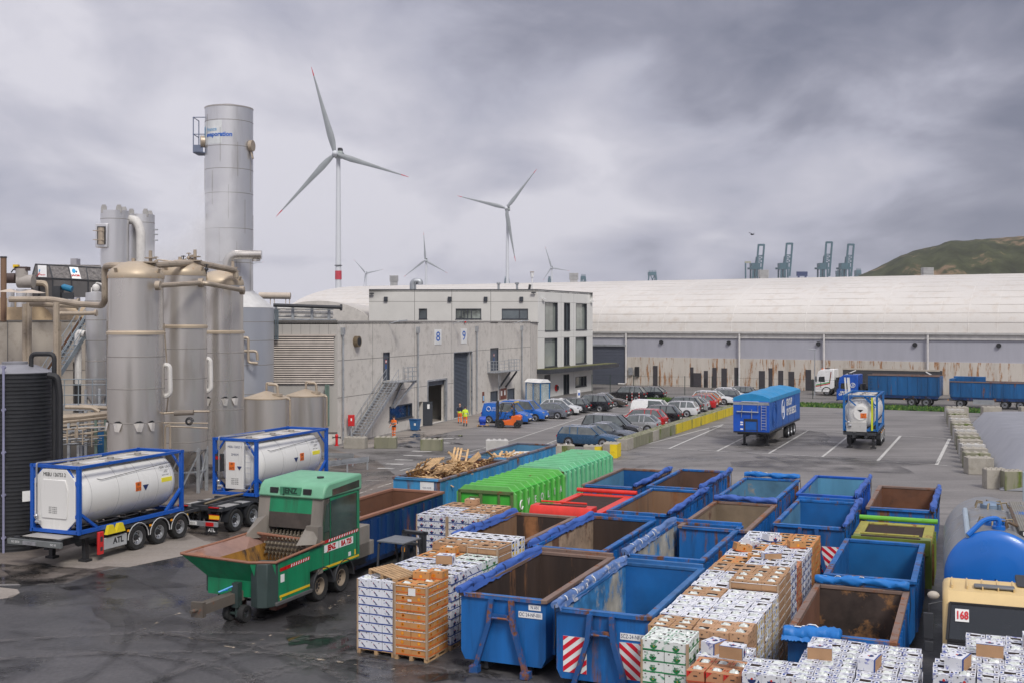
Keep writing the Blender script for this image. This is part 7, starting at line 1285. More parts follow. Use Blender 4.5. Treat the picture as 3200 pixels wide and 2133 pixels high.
# tower housing
q=MB(); q.prism([(yt0,1.0),(yt0,2.0),(yt0+.18,3.35),(yt1,3.35),(yt1,1.0)],W-.06,W,'x',0); q.prism([(yt0,1.0),(yt0,2.0),(yt0+.18,3.35),(yt1,3.35),(yt1,1.0)],0,.06,'x',0); q.box(.06,W-.06,yt1-.06,yt1,1.0,3.35,0); q.build('side_panel',gg,sh,smooth=0)
q=MB(); q.prism([(yt0+.02,3.35),(yt0+.18,3.72),(yt0+.38,3.85),(yt1+.12,3.92),(yt1+.12,3.35)],-.04,W+.04,'x'); rf=q.build('roof_hood',gl2,sh,bevel=.07)
for x in(.45,W-.75): q=MB(); q.box(x,x+.3,yt0+.05,yt0+.12,3.48,3.66); q.build('vent_grille',black,rf)
q=MB(); q.box(.85,1.65,yt0+.04,yt0+.13,3.44,3.70); jp=q.build('name_panel',mat('mid green panel',(.05,.22,.12),.5),rf,bevel=.01); txt('JENZ',.26,mat('dark letter green',(.01,.05,.03),.5),jp,(1.25,yt0+.035,3.57),bold=.012,sx=.95)
q=MB(); 
for x0,x1 in((-.02,.42),(W-.42,W-.0)): q.add([(x0,yt0-.1,1.9),(x1,yt0-.1,1.9),(x1,yt0+.12,3.35),(x0,yt0+.12,3.35),(x0,yt0+.5,1.9),(x1,yt0+.5,1.9),(x1,yt0+.5,3.35),(x0,yt0+.5,3.35)],[(0,1,2,3),(0,3,7,4),(1,5,6,2),(3,2,6,7)]); 
q.add([(-.1,yt0-.75,2.0),(.42,yt0-.1,2.0),(.42,yt0-.1,2.75),(-.02,yt0-.05,2.6)],[(0,1,2,3)]); q.add([(W-.5,yt0-.75,1.95),(W+.0,yt0-.35,1.95),(W+.0,yt0-.05,2.5),(W-.5,yt0-.1,2.5)],[(0,1,2,3)]); q.box(W-.45,W+.02,yt0-.25,yt0+.05,.95,2.5); q.build('front_column',gy,sh,smooth=0)
q=MB(); q.add([(.42,yt0+.05,2.85),(W-.42,yt0+.05,2.85),(W-.42,yt0+.12,3.35),(.42,yt0+.12,3.35)],[(0,1,2,3)]); q.build('green_shield',gg,sh); q=MB(); q.add([(.42,yt0+.0,2.35),(W-.42,yt0+.0,2.35),(W-.42,yt0+.05,2.85),(.42,yt0+.05,2.85)],[(0,1,2,3)]); q.box(.4,W-.4,yt0+.9,yt0+1.0,1.1,3.3); q.build('rubber_curtain',mat('dirty rubber curtain',(.055,.045,.038),.75,var=.4,rust=.2),sh)
q=MB(); q.cyl((.45,yt0+.15,1.72),(W-.45,yt0+.15,1.72),.36,n=18); ro=q.build('rotor_drum',mat('rotor steel',(.10,.085,.07),.6,metal=.3),sh); q=MB(); rr=random.Random(2)
for i in range(22):
    x=.5+i*(W-1.0)/21
    for k in range(9): a=k*.7+i*.35; q.bar((x,yt0+.15+.34*math.cos(a),1.72+.34*math.sin(a)),(x,yt0+.15+.52*math.cos(a),1.72+.52*math.sin(a)),.03,.07)
q.build('rotor_teeth',mat('worn teeth steel',(.30,.26,.20),.5,metal=.5),ro)
# glazing on the right side
q=MB(); q.prism([(yt0+.55,2.0),(yt0+.55,3.25),(yt1-.25,3.3),(yt1-.25,2.05)],W+.0,W+.02,'x'); q.build('side_glazing',mat('smoky green glass',(.035,.065,.05),.12,var=.4,sc=.8),sh,smooth=0); q=MB(); q.prism([(yt0+.12,2.25),(yt0+.3,3.15),(yt0+.45,3.2),(yt0+.45,2.25)],W,W+.015,'x'); q.prism([(yt0+.6,3.42),(yt0+.6,3.62),(yt1-.1,3.72),(yt1-.1,3.47)],W+.04,W+.05,'x'); q.build('small_glazing',mat('smoky green glass',(.035,.065,.05),.12),sh,smooth=0)
def stripes(par,y0,y1,z0,z1,h,nm,base,alt,xs=W+.012,n=10,ratio=.4,solid=.0):
    q=MB(); q.add([(xs,y0,z0),(xs,y1,z1),(xs,y1,z1+h),(xs,y0,z0+h)],[(0,1,2,3)]); o=q.build(nm,base,par,smooth=0); q=MB()
    for k in range(n):
        a=solid+(1-solid)*k/n; b=a+(1-solid)*ratio/n; f=lambda u,d:(xs+.004,y0+(y1-y0)*u,z0+(z1-z0)*u+d); q.add([f(a,0.01),f(b,.01),f(min(1,b+.3*(1-solid)/n),h-.01),f(min(1,a+.3*(1-solid)/n),h-.01)],[(0,1,2,3)])
    q.build('chevrons',alt,o,smooth=0)
stripes(sh,yt0+.05,yt1-.1,2.0-.12,2.05-.12,.1,'red_white_tape',redl,plate,n=12,solid=.15); stripes(sh,yh0+.5,yh1-.88,1.52,1.58,.11,'red_white_tape',redl,plate,n=8,solid=.35,xs=W+.112)
q=MB(); q.box(W,W+.012,yt0+.02,yt1-.05,1.05,1.12); q.build('yellow_tape',yellow,sh); q=MB(); q.box(W+.1,W+.112,yh0+.5,yh1-.88,.72,.79); q.build('yellow_tape',yellow,sh)
for (y0,y1,s_) in((yt0+.15,yt0+1.05,'JENZ'),(yt0+1.1,yt0+2.0,'BA 725')): q=MB(); q.box(W+.001,W+.01,y0,y1,1.58,1.82); lb_=q.build('name_label',plate,sh); txt(s_,.24,redl,lb_,(W+.014,(y0+y1)/2,1.7),(R(90),0,R(90)),bold=.014,sx=.95)
q=MB(); q.box(W+.001,W+.01,yt1-.75,yt1-.6,1.18,1.32); q.build('small_label',plate,sh); q=MB(); q.box(W+.001,W+.01,yt1-.35,yt1-.27,1.16,1.34); q.build('small_label',yellow,sh)
# hopper
zt_=1.95; q=MB(); lip=[(-.5,yh0-.3,2.0),(W-.5,yh0-.22,1.9),(W+.12,yh0+.25,1.86),(W+.12,yh1-.05,1.98),(.0,yh1-.35,2.18),(-.35,yh1-1.5,2.05)]
inn_=[(.3,yh0+.35,1.78),(W-.55,yh0+.12,1.76),(W-.05,yh0+.45,1.76),(W-.1,yh1-.1,1.8),(.3,yh1-.1,1.8),(.25,yh1-1.0,1.75)]
botm=[(.5,yh0+.7,1.0),(W-.55,yh0+.7,1.0),(W-.4,yh0+.9,1.0),(W-.4,yh1,1.0),(.5,yh1,1.0),(.5,yh1-1.0,1.0)]
q.add(lip+inn_,[(i,(i+1)%6,6+(i+1)%6,6+i) for i in range(6)]); q.build('hopper_lip',rb,sh,smooth=0); q=MB(); q.add(inn_+botm,[(i,(i+1)%6,6+(i+1)%6,6+i) for i in range(6)]+[(6,7,8,9,10,11)]); q.build('hopper_inside',ry,sh,smooth=0)
q=MB(); 
P6=[Vector(p) for p in lip]; q.tube(P6+[P6[0]],.045,6); q.build('lip_edge',mat('rust red rim',(.26,.12,.075),.75),sh)
outb=[(.25,yh0+.25,1.15),(W-.3,yh0+.25,1.15),(W-.1,yh0+.5,1.0),(W-.1,yh1,1.0),(.1,yh1,1.0),(.0,yh1-1.0,1.0)]
q=MB(); d=.02; q.add([(p[0],p[1],p[2]-d) for p in lip]+outb,[(i,6+i,6+(i+1)%6,(i+1)%6) for i in(0,4,5)],0); q.box(.15,W-.25,yh0+.2,yh0+.3,.72,1.25,0); q.add([(lip[1][0],lip[1][1],lip[1][2]-d),(lip[2][0],lip[2][1],lip[2][2]-d),(W-.0,yh0+.45,.75),(W-.35,yh0+.2,.75)],[(0,3,2,1)],0); q.build('hopper_outside',[gg,dg],sh,smooth=0)
q=MB(); q.box(W-.1,W+.1,yh0+.45,yh1-.85,.62,1.84,0); q.box(W-.1,W+.05,yh1-.85,yh1,1.15,1.86,0); q.build('hopper_side_panel',gg,sh,bevel=.01); q=MB(); q.prism([(W-.62,yh0+.02),(W-.3,yh0-.12),(W-.02,yh0+.02),(W+.11,yh0+.42),(W-.1,yh0+.6),(W-.55,yh0+.5)],.5,1.84,'z'); q.box(0,.2,yh0+.3,yh0+.8,.75,1.5); q.build('corner_column',dg,sh,bevel=.02)
q=MB(); q.box(W-.3,W+.14,yh0+.3,yh1-.75,.5,.62); q.build('side_step',mat('rubber step',(.09,.09,.09),.6),sh,bevel=.02); q=MB(); q.box(W+.1,W+.108,yh0+.55,yh0+.75,1.18,1.42); q.build('small_label',plate,sh); q=MB(); q.box(W+.1,W+.105,yh0+.52,yh0+.6,.64,.7); q.build('small_label',yellow,sh); q=MB(); q.box(W-.25,W-.08,yh0+.03,yh0+.04,.6,.8); q.build('small_label',yellow,sh)
# chassis, drawbar, wheels
q=MB(); q.box(.45,.65,yh0+.3,yt1+1.2,.55,.9); q.box(1.85,2.05,yh0+.3,yt1+1.2,.55,.9); q.box(.3,W-.3,yt0,yt1+1.1,.75,1.05); q.box(.4,W-.4,-.2,1.8,.45,.8); q.build('chassis_frame',black,sh); q=MB(); q.bar((1.35,yh0+.4,.78),(.95,yh0-1.25,.62),.34,.3); q.box(.72,1.15,yh0-1.35,yh0-1.2,.4,.85); q.cyl((.9,yh0-1.6,.62),(.93,yh0-1.3,.62),.05); q.build('drawbar',mat('dirty drawbar steel',(.10,.085,.07),.7,rust=.3),sh); q=MB(); q.box(1.28,1.5,yh0-.12,yh0+.1,.45,1.2); q.cyl((1.39,yh0,.15),(1.39,yh0,.5),.07); q.cyl((1.1,yh0,.24),(1.7,yh0,.24),.05); q.build('jockey_leg',dg,sh)
for x in(1.12,1.66): wheel(sh,(x,yh0,.27),.27,.2,rimr=.12,rimm=dark)
q=MB(); q.tube([(1.2,yh0-.2,1.0),(1.0,yh0-.4,.95),(1.3,yh0-.1,1.1)],.03,6); q.build('blue_hose',mat('hose blue',(.02,.25,.6),.4),sh)
rustrim=mat('grubby cream rim',(.26,.21,.16),.6,grime=.3)
for y in(0,1.35):
    for x in(.3,W-.3): wheel(sh,(x,y+.0,.49),.49,.42,rimr=.29,rimm=rustrim,deep=.2)
    q=MB(); n=10; P=[(y-.62*math.cos(PI*k/n),.5+.62*math.sin(PI*k/n)) for k in range(n+1)]
    for xx in(.05,W-.5):
        q=MB()
        for (a,b),(c,d) in zip(P,P[1:]): q.quad((xx,a,b),(xx+.48,a,b),(xx+.48,c,d),(xx,c,d))
        q.build('mudguard',mat('dusty mudguard',(.035,.035,.038),.5),sh,smooth=60)
q=MB(); q.cyl((W-.35,-1.15,.55),(W-.1,-1.15,.55),.3,n=18)
for k in range(14): a=2*PI*k/14; q.box(W-.36,W-.1,-1.17+.3*math.cos(a),-1.13+.3*math.cos(a),.53+.3*math.sin(a),.57+.3*math.sin(a))
q.build('hydraulic_motor',black,sh); q=MB(); q.box(.1,W-.1,yt1,yt1+.9,.9,2.0); q.box(.3,W-.1,yt1+.1,yt1+1.2,.9,1.4); q.build('rear_conveyor',gy,sh,bevel=.02)
q=MB()
for k in range(5): q.tube([(.9+.25*k,yh0+.5,.55),(1.0+.22*k,yh0+1.2,.35+.05*k),(1.2+.1*k,yh0+2.2,.6)],.03,5)
q.build('hydraulic_hose',black,sh); q=MB(); q.box(W-.55,W-.3,yh0+.9,yh0+1.5,.2,.55); q.box(.6,.95,yh0+.7,yh0+1.1,.15,.5); q.box(W-.75,W-.6,yh0+1.6,yh0+1.7,.12,.6); q.build('support_bracket',mat('rusty bracket',(.16,.07,.05),.7,rust=.3),sh)
for y in(0,1.35): q=MB(); q.tube([(W+.0,y+.62*math.cos(PI*k/10),.5+.62*math.sin(PI*k/10)) for k in range(11)],.025,5); q.build('mudguard_edge',dark,sh)
q=MB()
for k in range(9): q.box(W-.001,W+.012,yt0+.1+.02,yt0+.14,1.15+k*.08,1.17+k*.08)
q.box(W+.0,W+.01,yt0+.48,yt0+.5,1.05,3.3); q.box(W+.0,W+.01,yt1-.2,yt1-.18,1.05,3.3); q.build('panel_gap',black,sh)
q=MB(); q.cyl((1.7,yt0+1.2,3.88),(1.7,yt0+1.2,3.93),.12,n=14); q.build('exhaust_cap',dark,rf)
q=MB()   # windscreen wipers and dashboard edge of the tanker cab
for x in(.55,1.3,2.0): q.tube([(x,.045,1.80),(x+.28,.10,1.98),(x+.5,.11,2.0)],.012,4)
q.build('wiper',black,cb_)
# ---------------- boxes on pallets
rb_=random.Random(11)
def pm(name,base,ink_,amt,sc=5): return mat(name,base,.7,var=.06,sc=3,rust=amt,rcol=ink_,rsc=sc,rrough=.7)
TYPES={ # side, band, look
'bird':(pm('bird print white',(.70,.72,.77),(.03,.06,.22),.24,7),mat('band navy blue',(.01,.05,.27),.6),'white bird-print box'),
'orange':(mat('orange card',(.50,.245,.085),.75,var=.12),mat('band orange',(.62,.13,.02),.6),'orange-tan box'),
'white':(pm('blue print white',(.66,.67,.70),(.08,.09,.24),.38,6),mat('band pale navy',(.03,.07,.25),.6),'white blue-printed box'),
'yel':(pm('light print white',(.72,.73,.76),(.10,.13,.36),.31,6),mat('band white',(.60,.60,.62),.6),'white box with yellow and navy patches'),
'tan':(mat('tan card',(.40,.235,.125),.8,var=.12),mat('band tan shade',(.30,.17,.09),.8),'plain tan box'),
'fyf':(MATS['tan card'],mat('band mustard',(.35,.19,.06),.7),'tan box with yellow and navy print'),
'ban':(mat('light tan card',(.47,.28,.16),.8,var=.1),mat('band tan',(.33,.19,.10),.8),'light tan banana box'),
'bio':(pm('green print white',(.70,.73,.70),(.03,.16,.08),.36,6),mat('band green',(.01,.19,.06),.6),'white box with green leaf print'),
'redtan':(mat('red-tan card',(.46,.22,.11),.8,var=.12),mat('band red tan',(.42,.07,.03),.7),'tan box with red corner')}
holem=mat('box opening',(.05,.035,.03),.8); bagm=mat('cloudy plastic bag',(.50,.53,.50),.28,var=.25,sc=6,spec=.6); goldm=mat('gold print',(.75,.50,.02),.6); orgm=mat('orange print',(.75,.22,.02),.6); grnm=mat('green print',(.01,.17,.05),.6); redm=mat('red print',(.55,.03,.02),.6)
def boxmb(q,ty,wx,wy,h,lite=False,M=None,base=0):
    # material slots: 0 side 1 band 2 hole 3 bag 4 navy 5 gold 6 orange 7 green 8 red
    q.M=M; a,b=wx/2,wy/2; hx,hy=a*.56,b*.46
    q.add([(-a,-b,0),(a,-b,0),(a,b,0),(-a,b,0),(-a,-b,h),(a,-b,h),(a,b,h),(-a,b,h),(-hx,-hy,h),(hx,-hy,h),(hx,hy,h),(-hx,hy,h)],[(0,1,5,4),(1,2,6,5),(2,3,7,6),(3,0,4,7),(4,5,9,8),(5,6,10,9),(6,7,11,10),(7,4,8,11)],base)
    q.add([(-hx,-hy,h),(hx,-hy,h),(hx,hy,h),(-hx,hy,h),(-hx,-hy,h-.05),(hx,-hy,h-.05),(hx,hy,h-.05),(-hx,hy,h-.05)],[(0,4,5,1),(1,5,6,2),(2,6,7,3),(3,7,4,0)],base+2)
    q.add([(-a,-b,.001),(a,-b,.001),(a,b,.001),(-a,b,.001)],[(3,2,1,0)],base+9)
    n=3; vs=[(-hx+2*hx*i/n,-hy+2*hy*j/n,h-.065+rb_.random()*.07*(0.15 if j==0 or j==n else 1)) for j in range(n+1) for i in range(n+1)]
    q.add(vs,[(j*(n+1)+i,j*(n+1)+i+1,(j+1)*(n+1)+i+1,(j+1)*(n+1)+i) for j in range(n) for i in range(n)],base+3)
    e=.003
    for kx,ky in((-.72,-.72),(.7,-.7),(-.7,.72),(.72,.7)):
        if ty in('white','bird','yel','bio'): q.add([(a*kx-.045,b*ky-.016,h+.002),(a*kx+.045,b*ky-.012,h+.002),(a*kx+.04,b*ky+.02,h+.002),(a*kx-.03,b*ky+.016,h+.002)],[(0,1,2,3)],base+(7 if ty=='bio' else 4))
    for kx in(-.8,.8): q.add([(a*kx-.02,-b*.25,h+.0015),(a*kx+.02,-b*.25,h+.0015),(a*kx+.02,b*.25,h+.0015),(a*kx-.02,b*.25,h+.0015)],[(0,1,2,3)],base+(1 if ty in('tan','ban','fyf','orange','redtan') else 2 if kx>0 and ty!='yel' else 1))
    for ky in(-.985,.985): q.add([(-a*.2,b*ky-.006,h+.0018),(a*.25,b*ky-.006,h+.0018),(a*.2,b*ky+.006,h+.0018),(-a*.2,b*ky+.006,h+.0018)],[(0,1,2,3)],base+2)
    q.add([(-a-e,-b-e,.0),(a+e,-b-e,.0),(a+e,b+e,0),(-a-e,b+e,0),(-a-e,-b-e,.032),(a+e,-b-e,.032),(a+e,b+e,.032),(-a-e,b+e,.032)],[(0,1,5,4),(1,2,6,5),(2,3,7,6),(3,0,4,7)],base+1)
    def fp(u,z,s,o=.004): return (u*a,-b-o,z) if s==0 else (a+o,u*b,z)
    for s in(0,1):
        # hand holes and ventilation slots near the top edge
        for u in(-.62,.55): q.add([fp(u-.07,h*.80,s),fp(u+.07,h*.80,s),fp(u+.07,h*.90,s),fp(u-.07,h*.90,s)],[(0,1,2,3)],base+2)
        disc=lambda u,z,r,mi,half=False: q.add([fp(u+r*math.cos(t)/(a if s==0 else b),z+r*math.sin(t),s,.005) for t in ([PI+PI*k/6 for k in range(7)] if half else [2*PI*k/10 for k in range(10)])],[tuple(range(7 if half else 10))],base+mi)
        if ty=='bird':
            q.add([fp(-.35,h*.78,s),fp(.12,h*.42,s),(fp(.42,h*.16,s)),fp(.0,h*.36,s),fp(-.3,h*.55,s)],[(0,1,2,3,4)],base+4); q.add([fp(-.1,h*.3,s),fp(.3,h*.28,s),fp(.1,h*.2,s)],[(0,1,2)],base+4); q.add([fp(-.36,h*.72,s,.006),fp(-.2,h*.68,s,.006),fp(-.28,h*.58,s,.006)],[(0,1,2)],base+8)
        if ty=='orange': disc(.0,h*.45,.052,6); disc(0,h*.45,.03,5)
        if ty=='white': disc(.0,h*.50,.085,4,True); disc(0,h*.55,.025,8); q.add([fp(.5,h*.2,s),fp(.8,h*.25,s),fp(.7,h*.5,s)],[(0,1,2)],base+4)
        if ty=='yel': q.add([fp(-.9,h*.72,s),fp(-.2,h*.72,s),fp(-.2,h*.97,s),fp(-.9,h*.97,s)],[(0,1,2,3)],base+4); disc(-.45,h*.42,.06,5); disc(.45,h*.35,.05,5); q.add([fp(.2,h*.6,s),fp(.7,h*.62,s),fp(.6,h*.8,s)],[(0,1,2)],base+4)
        if ty=='fyf': q.add([fp(.5,h*.45,s),fp(.92,h*.45,s),fp(.92,h*.97,s),fp(.5,h*.97,s)],[(0,1,2,3)],base+4); q.add([fp(.5,h*.2,s,.006),fp(.92,h*.2,s,.006),fp(.9,h*.6,s,.006),fp(.6,h*.45,s,.006)],[(0,1,2,3)],base+5); disc(-.6,h*.55,.045,5)
        if ty=='ban': q.add([fp(-.15,h*.62,s),fp(.15,h*.62,s),fp(0,h*.42,s)],[(0,1,2)],base+2)
        if ty=='bio': disc(.05,h*.5,.085,7,True); disc(.05,h*.42,.02,5)
        if ty=='redtan': q.add([fp(-.97,h*.4,s),fp(-.3,h*.97,s),fp(-.97,h*.97,s)],[(0,1,2)],base+8); q.add([fp(-.2,h*.5,s),fp(.25,h*.5,s),fp(.25,h*.62,s),fp(-.2,h*.62,s)],[(0,1,2,3)],base+2)
    q.M=None
def bmats(ty): s,bn,_=TYPES[ty]; return [s,bn,holem,bagm,navy,goldm,orgm,grnm,redm,MATS['tan card']]
_bm={}
def bmesh_for(ty,wx,wy,h,var):
    k=(ty,round(wx,3),round(wy,3),var)
    if k not in _bm: q=MB(); boxmb(q,ty,wx,wy,h); _bm[k]=q.mesh('box',bmats(ty),0)
    return _bm[k]
bagmesh=[]
for v_ in range(4):
    q=MB(); n=5; vs=[(-.11+.22*i/n,-.075+.15*j/n,(rb_.random()*.06+.01)*(1 if 0<i<n and 0<j<n else -.3)) for j in range(n+1) for i in range(n+1)]; q.add(vs,[(j*(n+1)+i,j*(n+1)+i+1,(j+1)*(n+1)+i+1,(j+1)*(n+1)+i) for j in range(n) for i in range(n)]); bagmesh.append(q.mesh('plastic_bag',mat('pale plastic bag',(.62,.66,.62),.22,var=.3,sc=8,spec=.7),60))
BH=.241
stacks=[]   # (origin, angle, lx, ly, w, d, nx, ny, layers, type, top_type, name)
O1,A1=(-4.31,31.17),R(24.5); O1b,A1b=(-3.55,41.6),G; O2,A2=(3.2,26.4),G
def ST(O,A,lx,ly,w_,d,nx,ny,n,ty,name,top=None,straps=False,pal=True): stacks.append(dict(O=O,A=A,lx=lx,ly=ly,w=w_,d=d,nx=nx,ny=ny,n=n,ty=ty,name=name,top=top,straps=straps,pal=pal))
ST(O1,A1,0,0,1.2,1.02,3,2,8,'bird','bird-print stack under the loose pallet',straps=False); ST(O1,A1,1.23,-.05,1.02,1.2,2,3,8,'orange','strapped orange stack at the puddle',straps=True)
for i,(t1,t2,n1,n2) in enumerate((('white','white',8,8),('white','bird',8,8),('orange','bio',8,8),('tan','tan',9,9),('yel','yel',9,9))):
    y=1.24+i*1.03; rn_=('second','third','fourth','fifth','last')[i]
    ST(O1,A1,0,y,1.2,1.0,3,2,n1,t1,'left stack, %s row, central block'%rn_); ST(O1,A1,1.23,y,1.06,1.0,3,2,n2,t2,'right stack, %s row, central block'%rn_,straps=(t2=='tan'))
for i,(t1,t2,n1,n2) in enumerate((('white','white',8,8),('white','tan',8,8),('tan','ban',8,8))):
    rn_=('front','middle','back')[i]
    ST(O1b,A1b,0,i*1.05,1.25,1.0,3,2,n1,t1,'left stack, %s row, block behind forklift'%rn_); ST(O1b,A1b,1.28,i*1.05,1.25,1.0,3,2,n2,t2,'right stack, %s row, block behind forklift'%rn_,straps=(i==1))
LR=[('fyf','ban',8,8),('yel','yel',8,8),('yel','yel',8,8),('tan','yel',8,8),('yel','tan',8,9),('white','tan',8,9),('tan','white',8,9),('orange','redtan',8,8),('white','white',8,8),('orange','white',8,8),('white','orange',8,8),('bird','orange',8,8)]
for i,(t1,t2,n1,n2) in enumerate(LR):
    y=i*1.08; rn_='first second third fourth fifth sixth seventh eighth ninth tenth eleventh last'.split()[i]
    ST(O2,A2,0,y,1.02,1.03,2,3 if i==0 else 2,n1,t1,'left stack, %s row, long block'%rn_); ST(O2,A2,1.05,y,1.3,1.03,3,2,n2,t2,'right stack, %s row, long block'%rn_,straps=(t2 in('tan','yel') and i>0),top='white' if i==4 and 0 else None)
ST(O2,A2,.18,-1.22,1.08,1.1,2,3,8,'bio','leaf-print stack beside the striped container'); ST(O2,A2,1.42,-1.14,1.15,1.0,3,2,7,'white','lower stack beneath the banana boxes'); ST(O2,A2,1.50,-2.3,1.15,1.08,3,2,7,'redtan','red-cornered stack at the bottom edge')
ST(O2,A2,2.72,-2.75,1.2,1.1,3,3,8,'white','lone stack below the hanging tarp')
for j,(y,nm) in enumerate(((-.6,'back'),(-1.7,'middle'),(-2.8,'front'))):
    ST(O2,A2,3.72+.25*j*0,y,1.15,1.05,3,3,8,'white','left stack, %s row, bottom right block'%nm); ST(O2,A2,4.9,y-.1,1.18,1.05,3,3,8,'white','right stack, %s row, bottom right block'%nm)
    x=(6.95,6.5,6.38)[j]; ST(O2,A2,x,y-.18,1.15,1.06,3,3,10,'white','left stack, %s row, corner block by cab'%nm); ST(O2,A2,x+1.18,y-.18,1.15,1.06,3,3,10,'white','right stack, %s row, corner block by cab'%nm)
def solid(O,A,lx,ly,z,me):
    w=gl(O,lx,ly,A)
    for s in stacks:
        if s is me and 0: continue
        dx,dy=w[0]-s['O'][0],w[1]-s['O'][1]; x=dx*math.cos(s['A'])-dy*math.sin(s['A'])-s['lx']; y=dx*math.sin(s['A'])+dy*math.cos(s['A'])-s['ly']
        if 0<x<s['w'] and 0<y<s['d'] and z<.144+s['n']*BH: return True
    return False
boxes=[]
ordn=['top','second','third','fourth','fifth','sixth','seventh','eighth','ninth','bottom']
for s in stacks:
    wx,wy=s['w']/s['nx'],s['d']/s['ny']
    for k in range(s['n']):
        zc=.144+(k+.5)*BH
        for i in range(s['nx']):
            for j in range(s['ny']):
                cx_,cy_=s['lx']+(i+.5)*wx,s['ly']+(j+.5)*wy
                top=not solid(s['O'],s['A'],cx_,cy_,zc+BH,s); fr_=not solid(s['O'],s['A'],cx_,cy_-wy/2-.12,zc,s); rt=not solid(s['O'],s['A'],cx_+wx/2+.12,cy_,zc,s); lf=not solid(s['O'],s['A'],cx_-wx/2-.12,cy_,zc,s) and s['O'] is O1
                if not(top or fr_ or rt or lf): continue
                w=gl(s['O'],cx_,cy_,s['A']); xp=CX+F*w[0]/w[1]; yp=HY+F*(H-zc)/w[1]; vis=(-60<xp<3260 and yp<2200)
                if not vis: continue
                # hidden behind neighbouring containers or taller stacks: rough line-of-sight test
                hid=False
                for f_ in(.03,.06,.1,.15):
                    if s['O'] and not top:
                        p=(w[0]*(1-f_),w[1]*(1-f_)); zz=zc+(H-zc)*f_
                        for s2 in stacks:
                            dx,dy=p[0]-s2['O'][0],p[1]-s2['O'][1]; x=dx*math.cos(s2['A'])-dy*math.sin(s2['A'])-s2['lx']; y=dx*math.sin(s2['A'])+dy*math.cos(s2['A'])-s2['ly']
                            if s2 is not s and 0<x<s2['w'] and 0<y<s2['d'] and zz<.144+s2['n']*BH: hid=True
                boxes.append(dict(s=s,k=k,i=i,j=j,cx=cx_,cy=cy_,wx=wx,wy=wy,w=w,top=top,hid=hid,dist=w[1]+(6 if not top else 0),front=fr_))
ok_=[b for b in boxes if not b['hid']]; ok_.sort(key=lambda b:b['w'][1]); indiv=ok_[:300]; ids={id(b) for b in indiv}
rest=[b for b in boxes if id(b) not in ids]
def nmcol(n,i): return {2:['left','right'],3:['left','middle','right']}[n][i]
def nmrow(n,j): return {2:['front','back'],3:['front','centre','back']}[n][j]
def jit(b):
    r=rb_; top=b['top']; a=r.uniform(-1,1)*(R(2.6) if top else R(.8)); return r.uniform(-.012,.012)*(1.5 if top else 1),r.uniform(-.012,.012),a
GB='printed fruit boxes stacked on pallets'
for b in indiv:
    s=b['s']; ty=s['ty']; h=BH-.004; dx,dy,a=jit(b); me=bmesh_for(ty,b['wx']-.008,b['wy']-.008,h,rb_.randrange(3)); w=gl(s['O'],b['cx']+dx,b['cy']+dy,s['A'])
    lay=ordn[s['n']-1-b['k']] if b['k'] else 'bottom'
    o=put('fruit_box',me,None,(w[0],w[1],.146+b['k']*BH+(rb_.random()*.012 if b['top'] else 0)),(rb_.uniform(-1,1)*(.03 if b['top'] else .004),rb_.uniform(-1,1)*(.03 if b['top'] else .004),-s['A']+a)); tag(o,'%s, %s layer, %s %s, %s'%({'yel':'yellow-and-navy print box','fyf':'navy-and-yellow print tan box','bio':'green leaf-print box','white':'blue-print white box','bird':'bird-print box','ban':'banana box','redtan':'red-cornered box','tan':'tan box','orange':'orange box'}[ty],lay,nmcol(s['nx'],b['i']),nmrow(s['ny'],b['j']),s['name']),'box',GB)
    if b['top'] and rb_.random()<.75: bo=put('plastic_bag',bagmesh[rb_.randrange(4)],o,(rb_.uniform(-.02,.02),rb_.uniform(-.02,.02),h-.02),(0,0,rb_.uniform(-.3,.3)))
    if b['front'] and b['w'][1]<29:
        if ty=='bio': txt('BIO',.065,navy if 0 else grnm,o,(.01,-b['wy']/2-.004,h*.62),bold=.001)
        if ty=='ban': txt('BANANAS',.055,ink,o,(.0,-b['wy']/2-.004,h*.18),bold=.003)
        if ty=='fyf': txt('fyffes',.10,navy,o,(-.05,-b['wy']/2-.006,h*.42),bold=.004)
bt={}
for b in rest: bt.setdefault(b['s']['ty'],[]).append(b)
q=MB(); ml=[]
for ty,lst in bt.items():
    base=len(ml); ml+=bmats(ty)
    for b in lst:
        s=b['s']; dx,dy,a=jit(b); w=gl(s['O'],b['cx']+dx,b['cy']+dy,s['A']); boxmb(q,ty,b['wx']-.008,b['wy']-.008,BH-.004,M=Matrix.Translation((w[0],w[1],.146+b['k']*BH))@Matrix.Rotation(-s['A']+a,4,'Z'),base=base)
tag(q.build('fruit_boxes',ml,smooth=0),'remaining white, tan and orange fruit boxes farther back in the pallet stacks','boxes',kind='stuff')
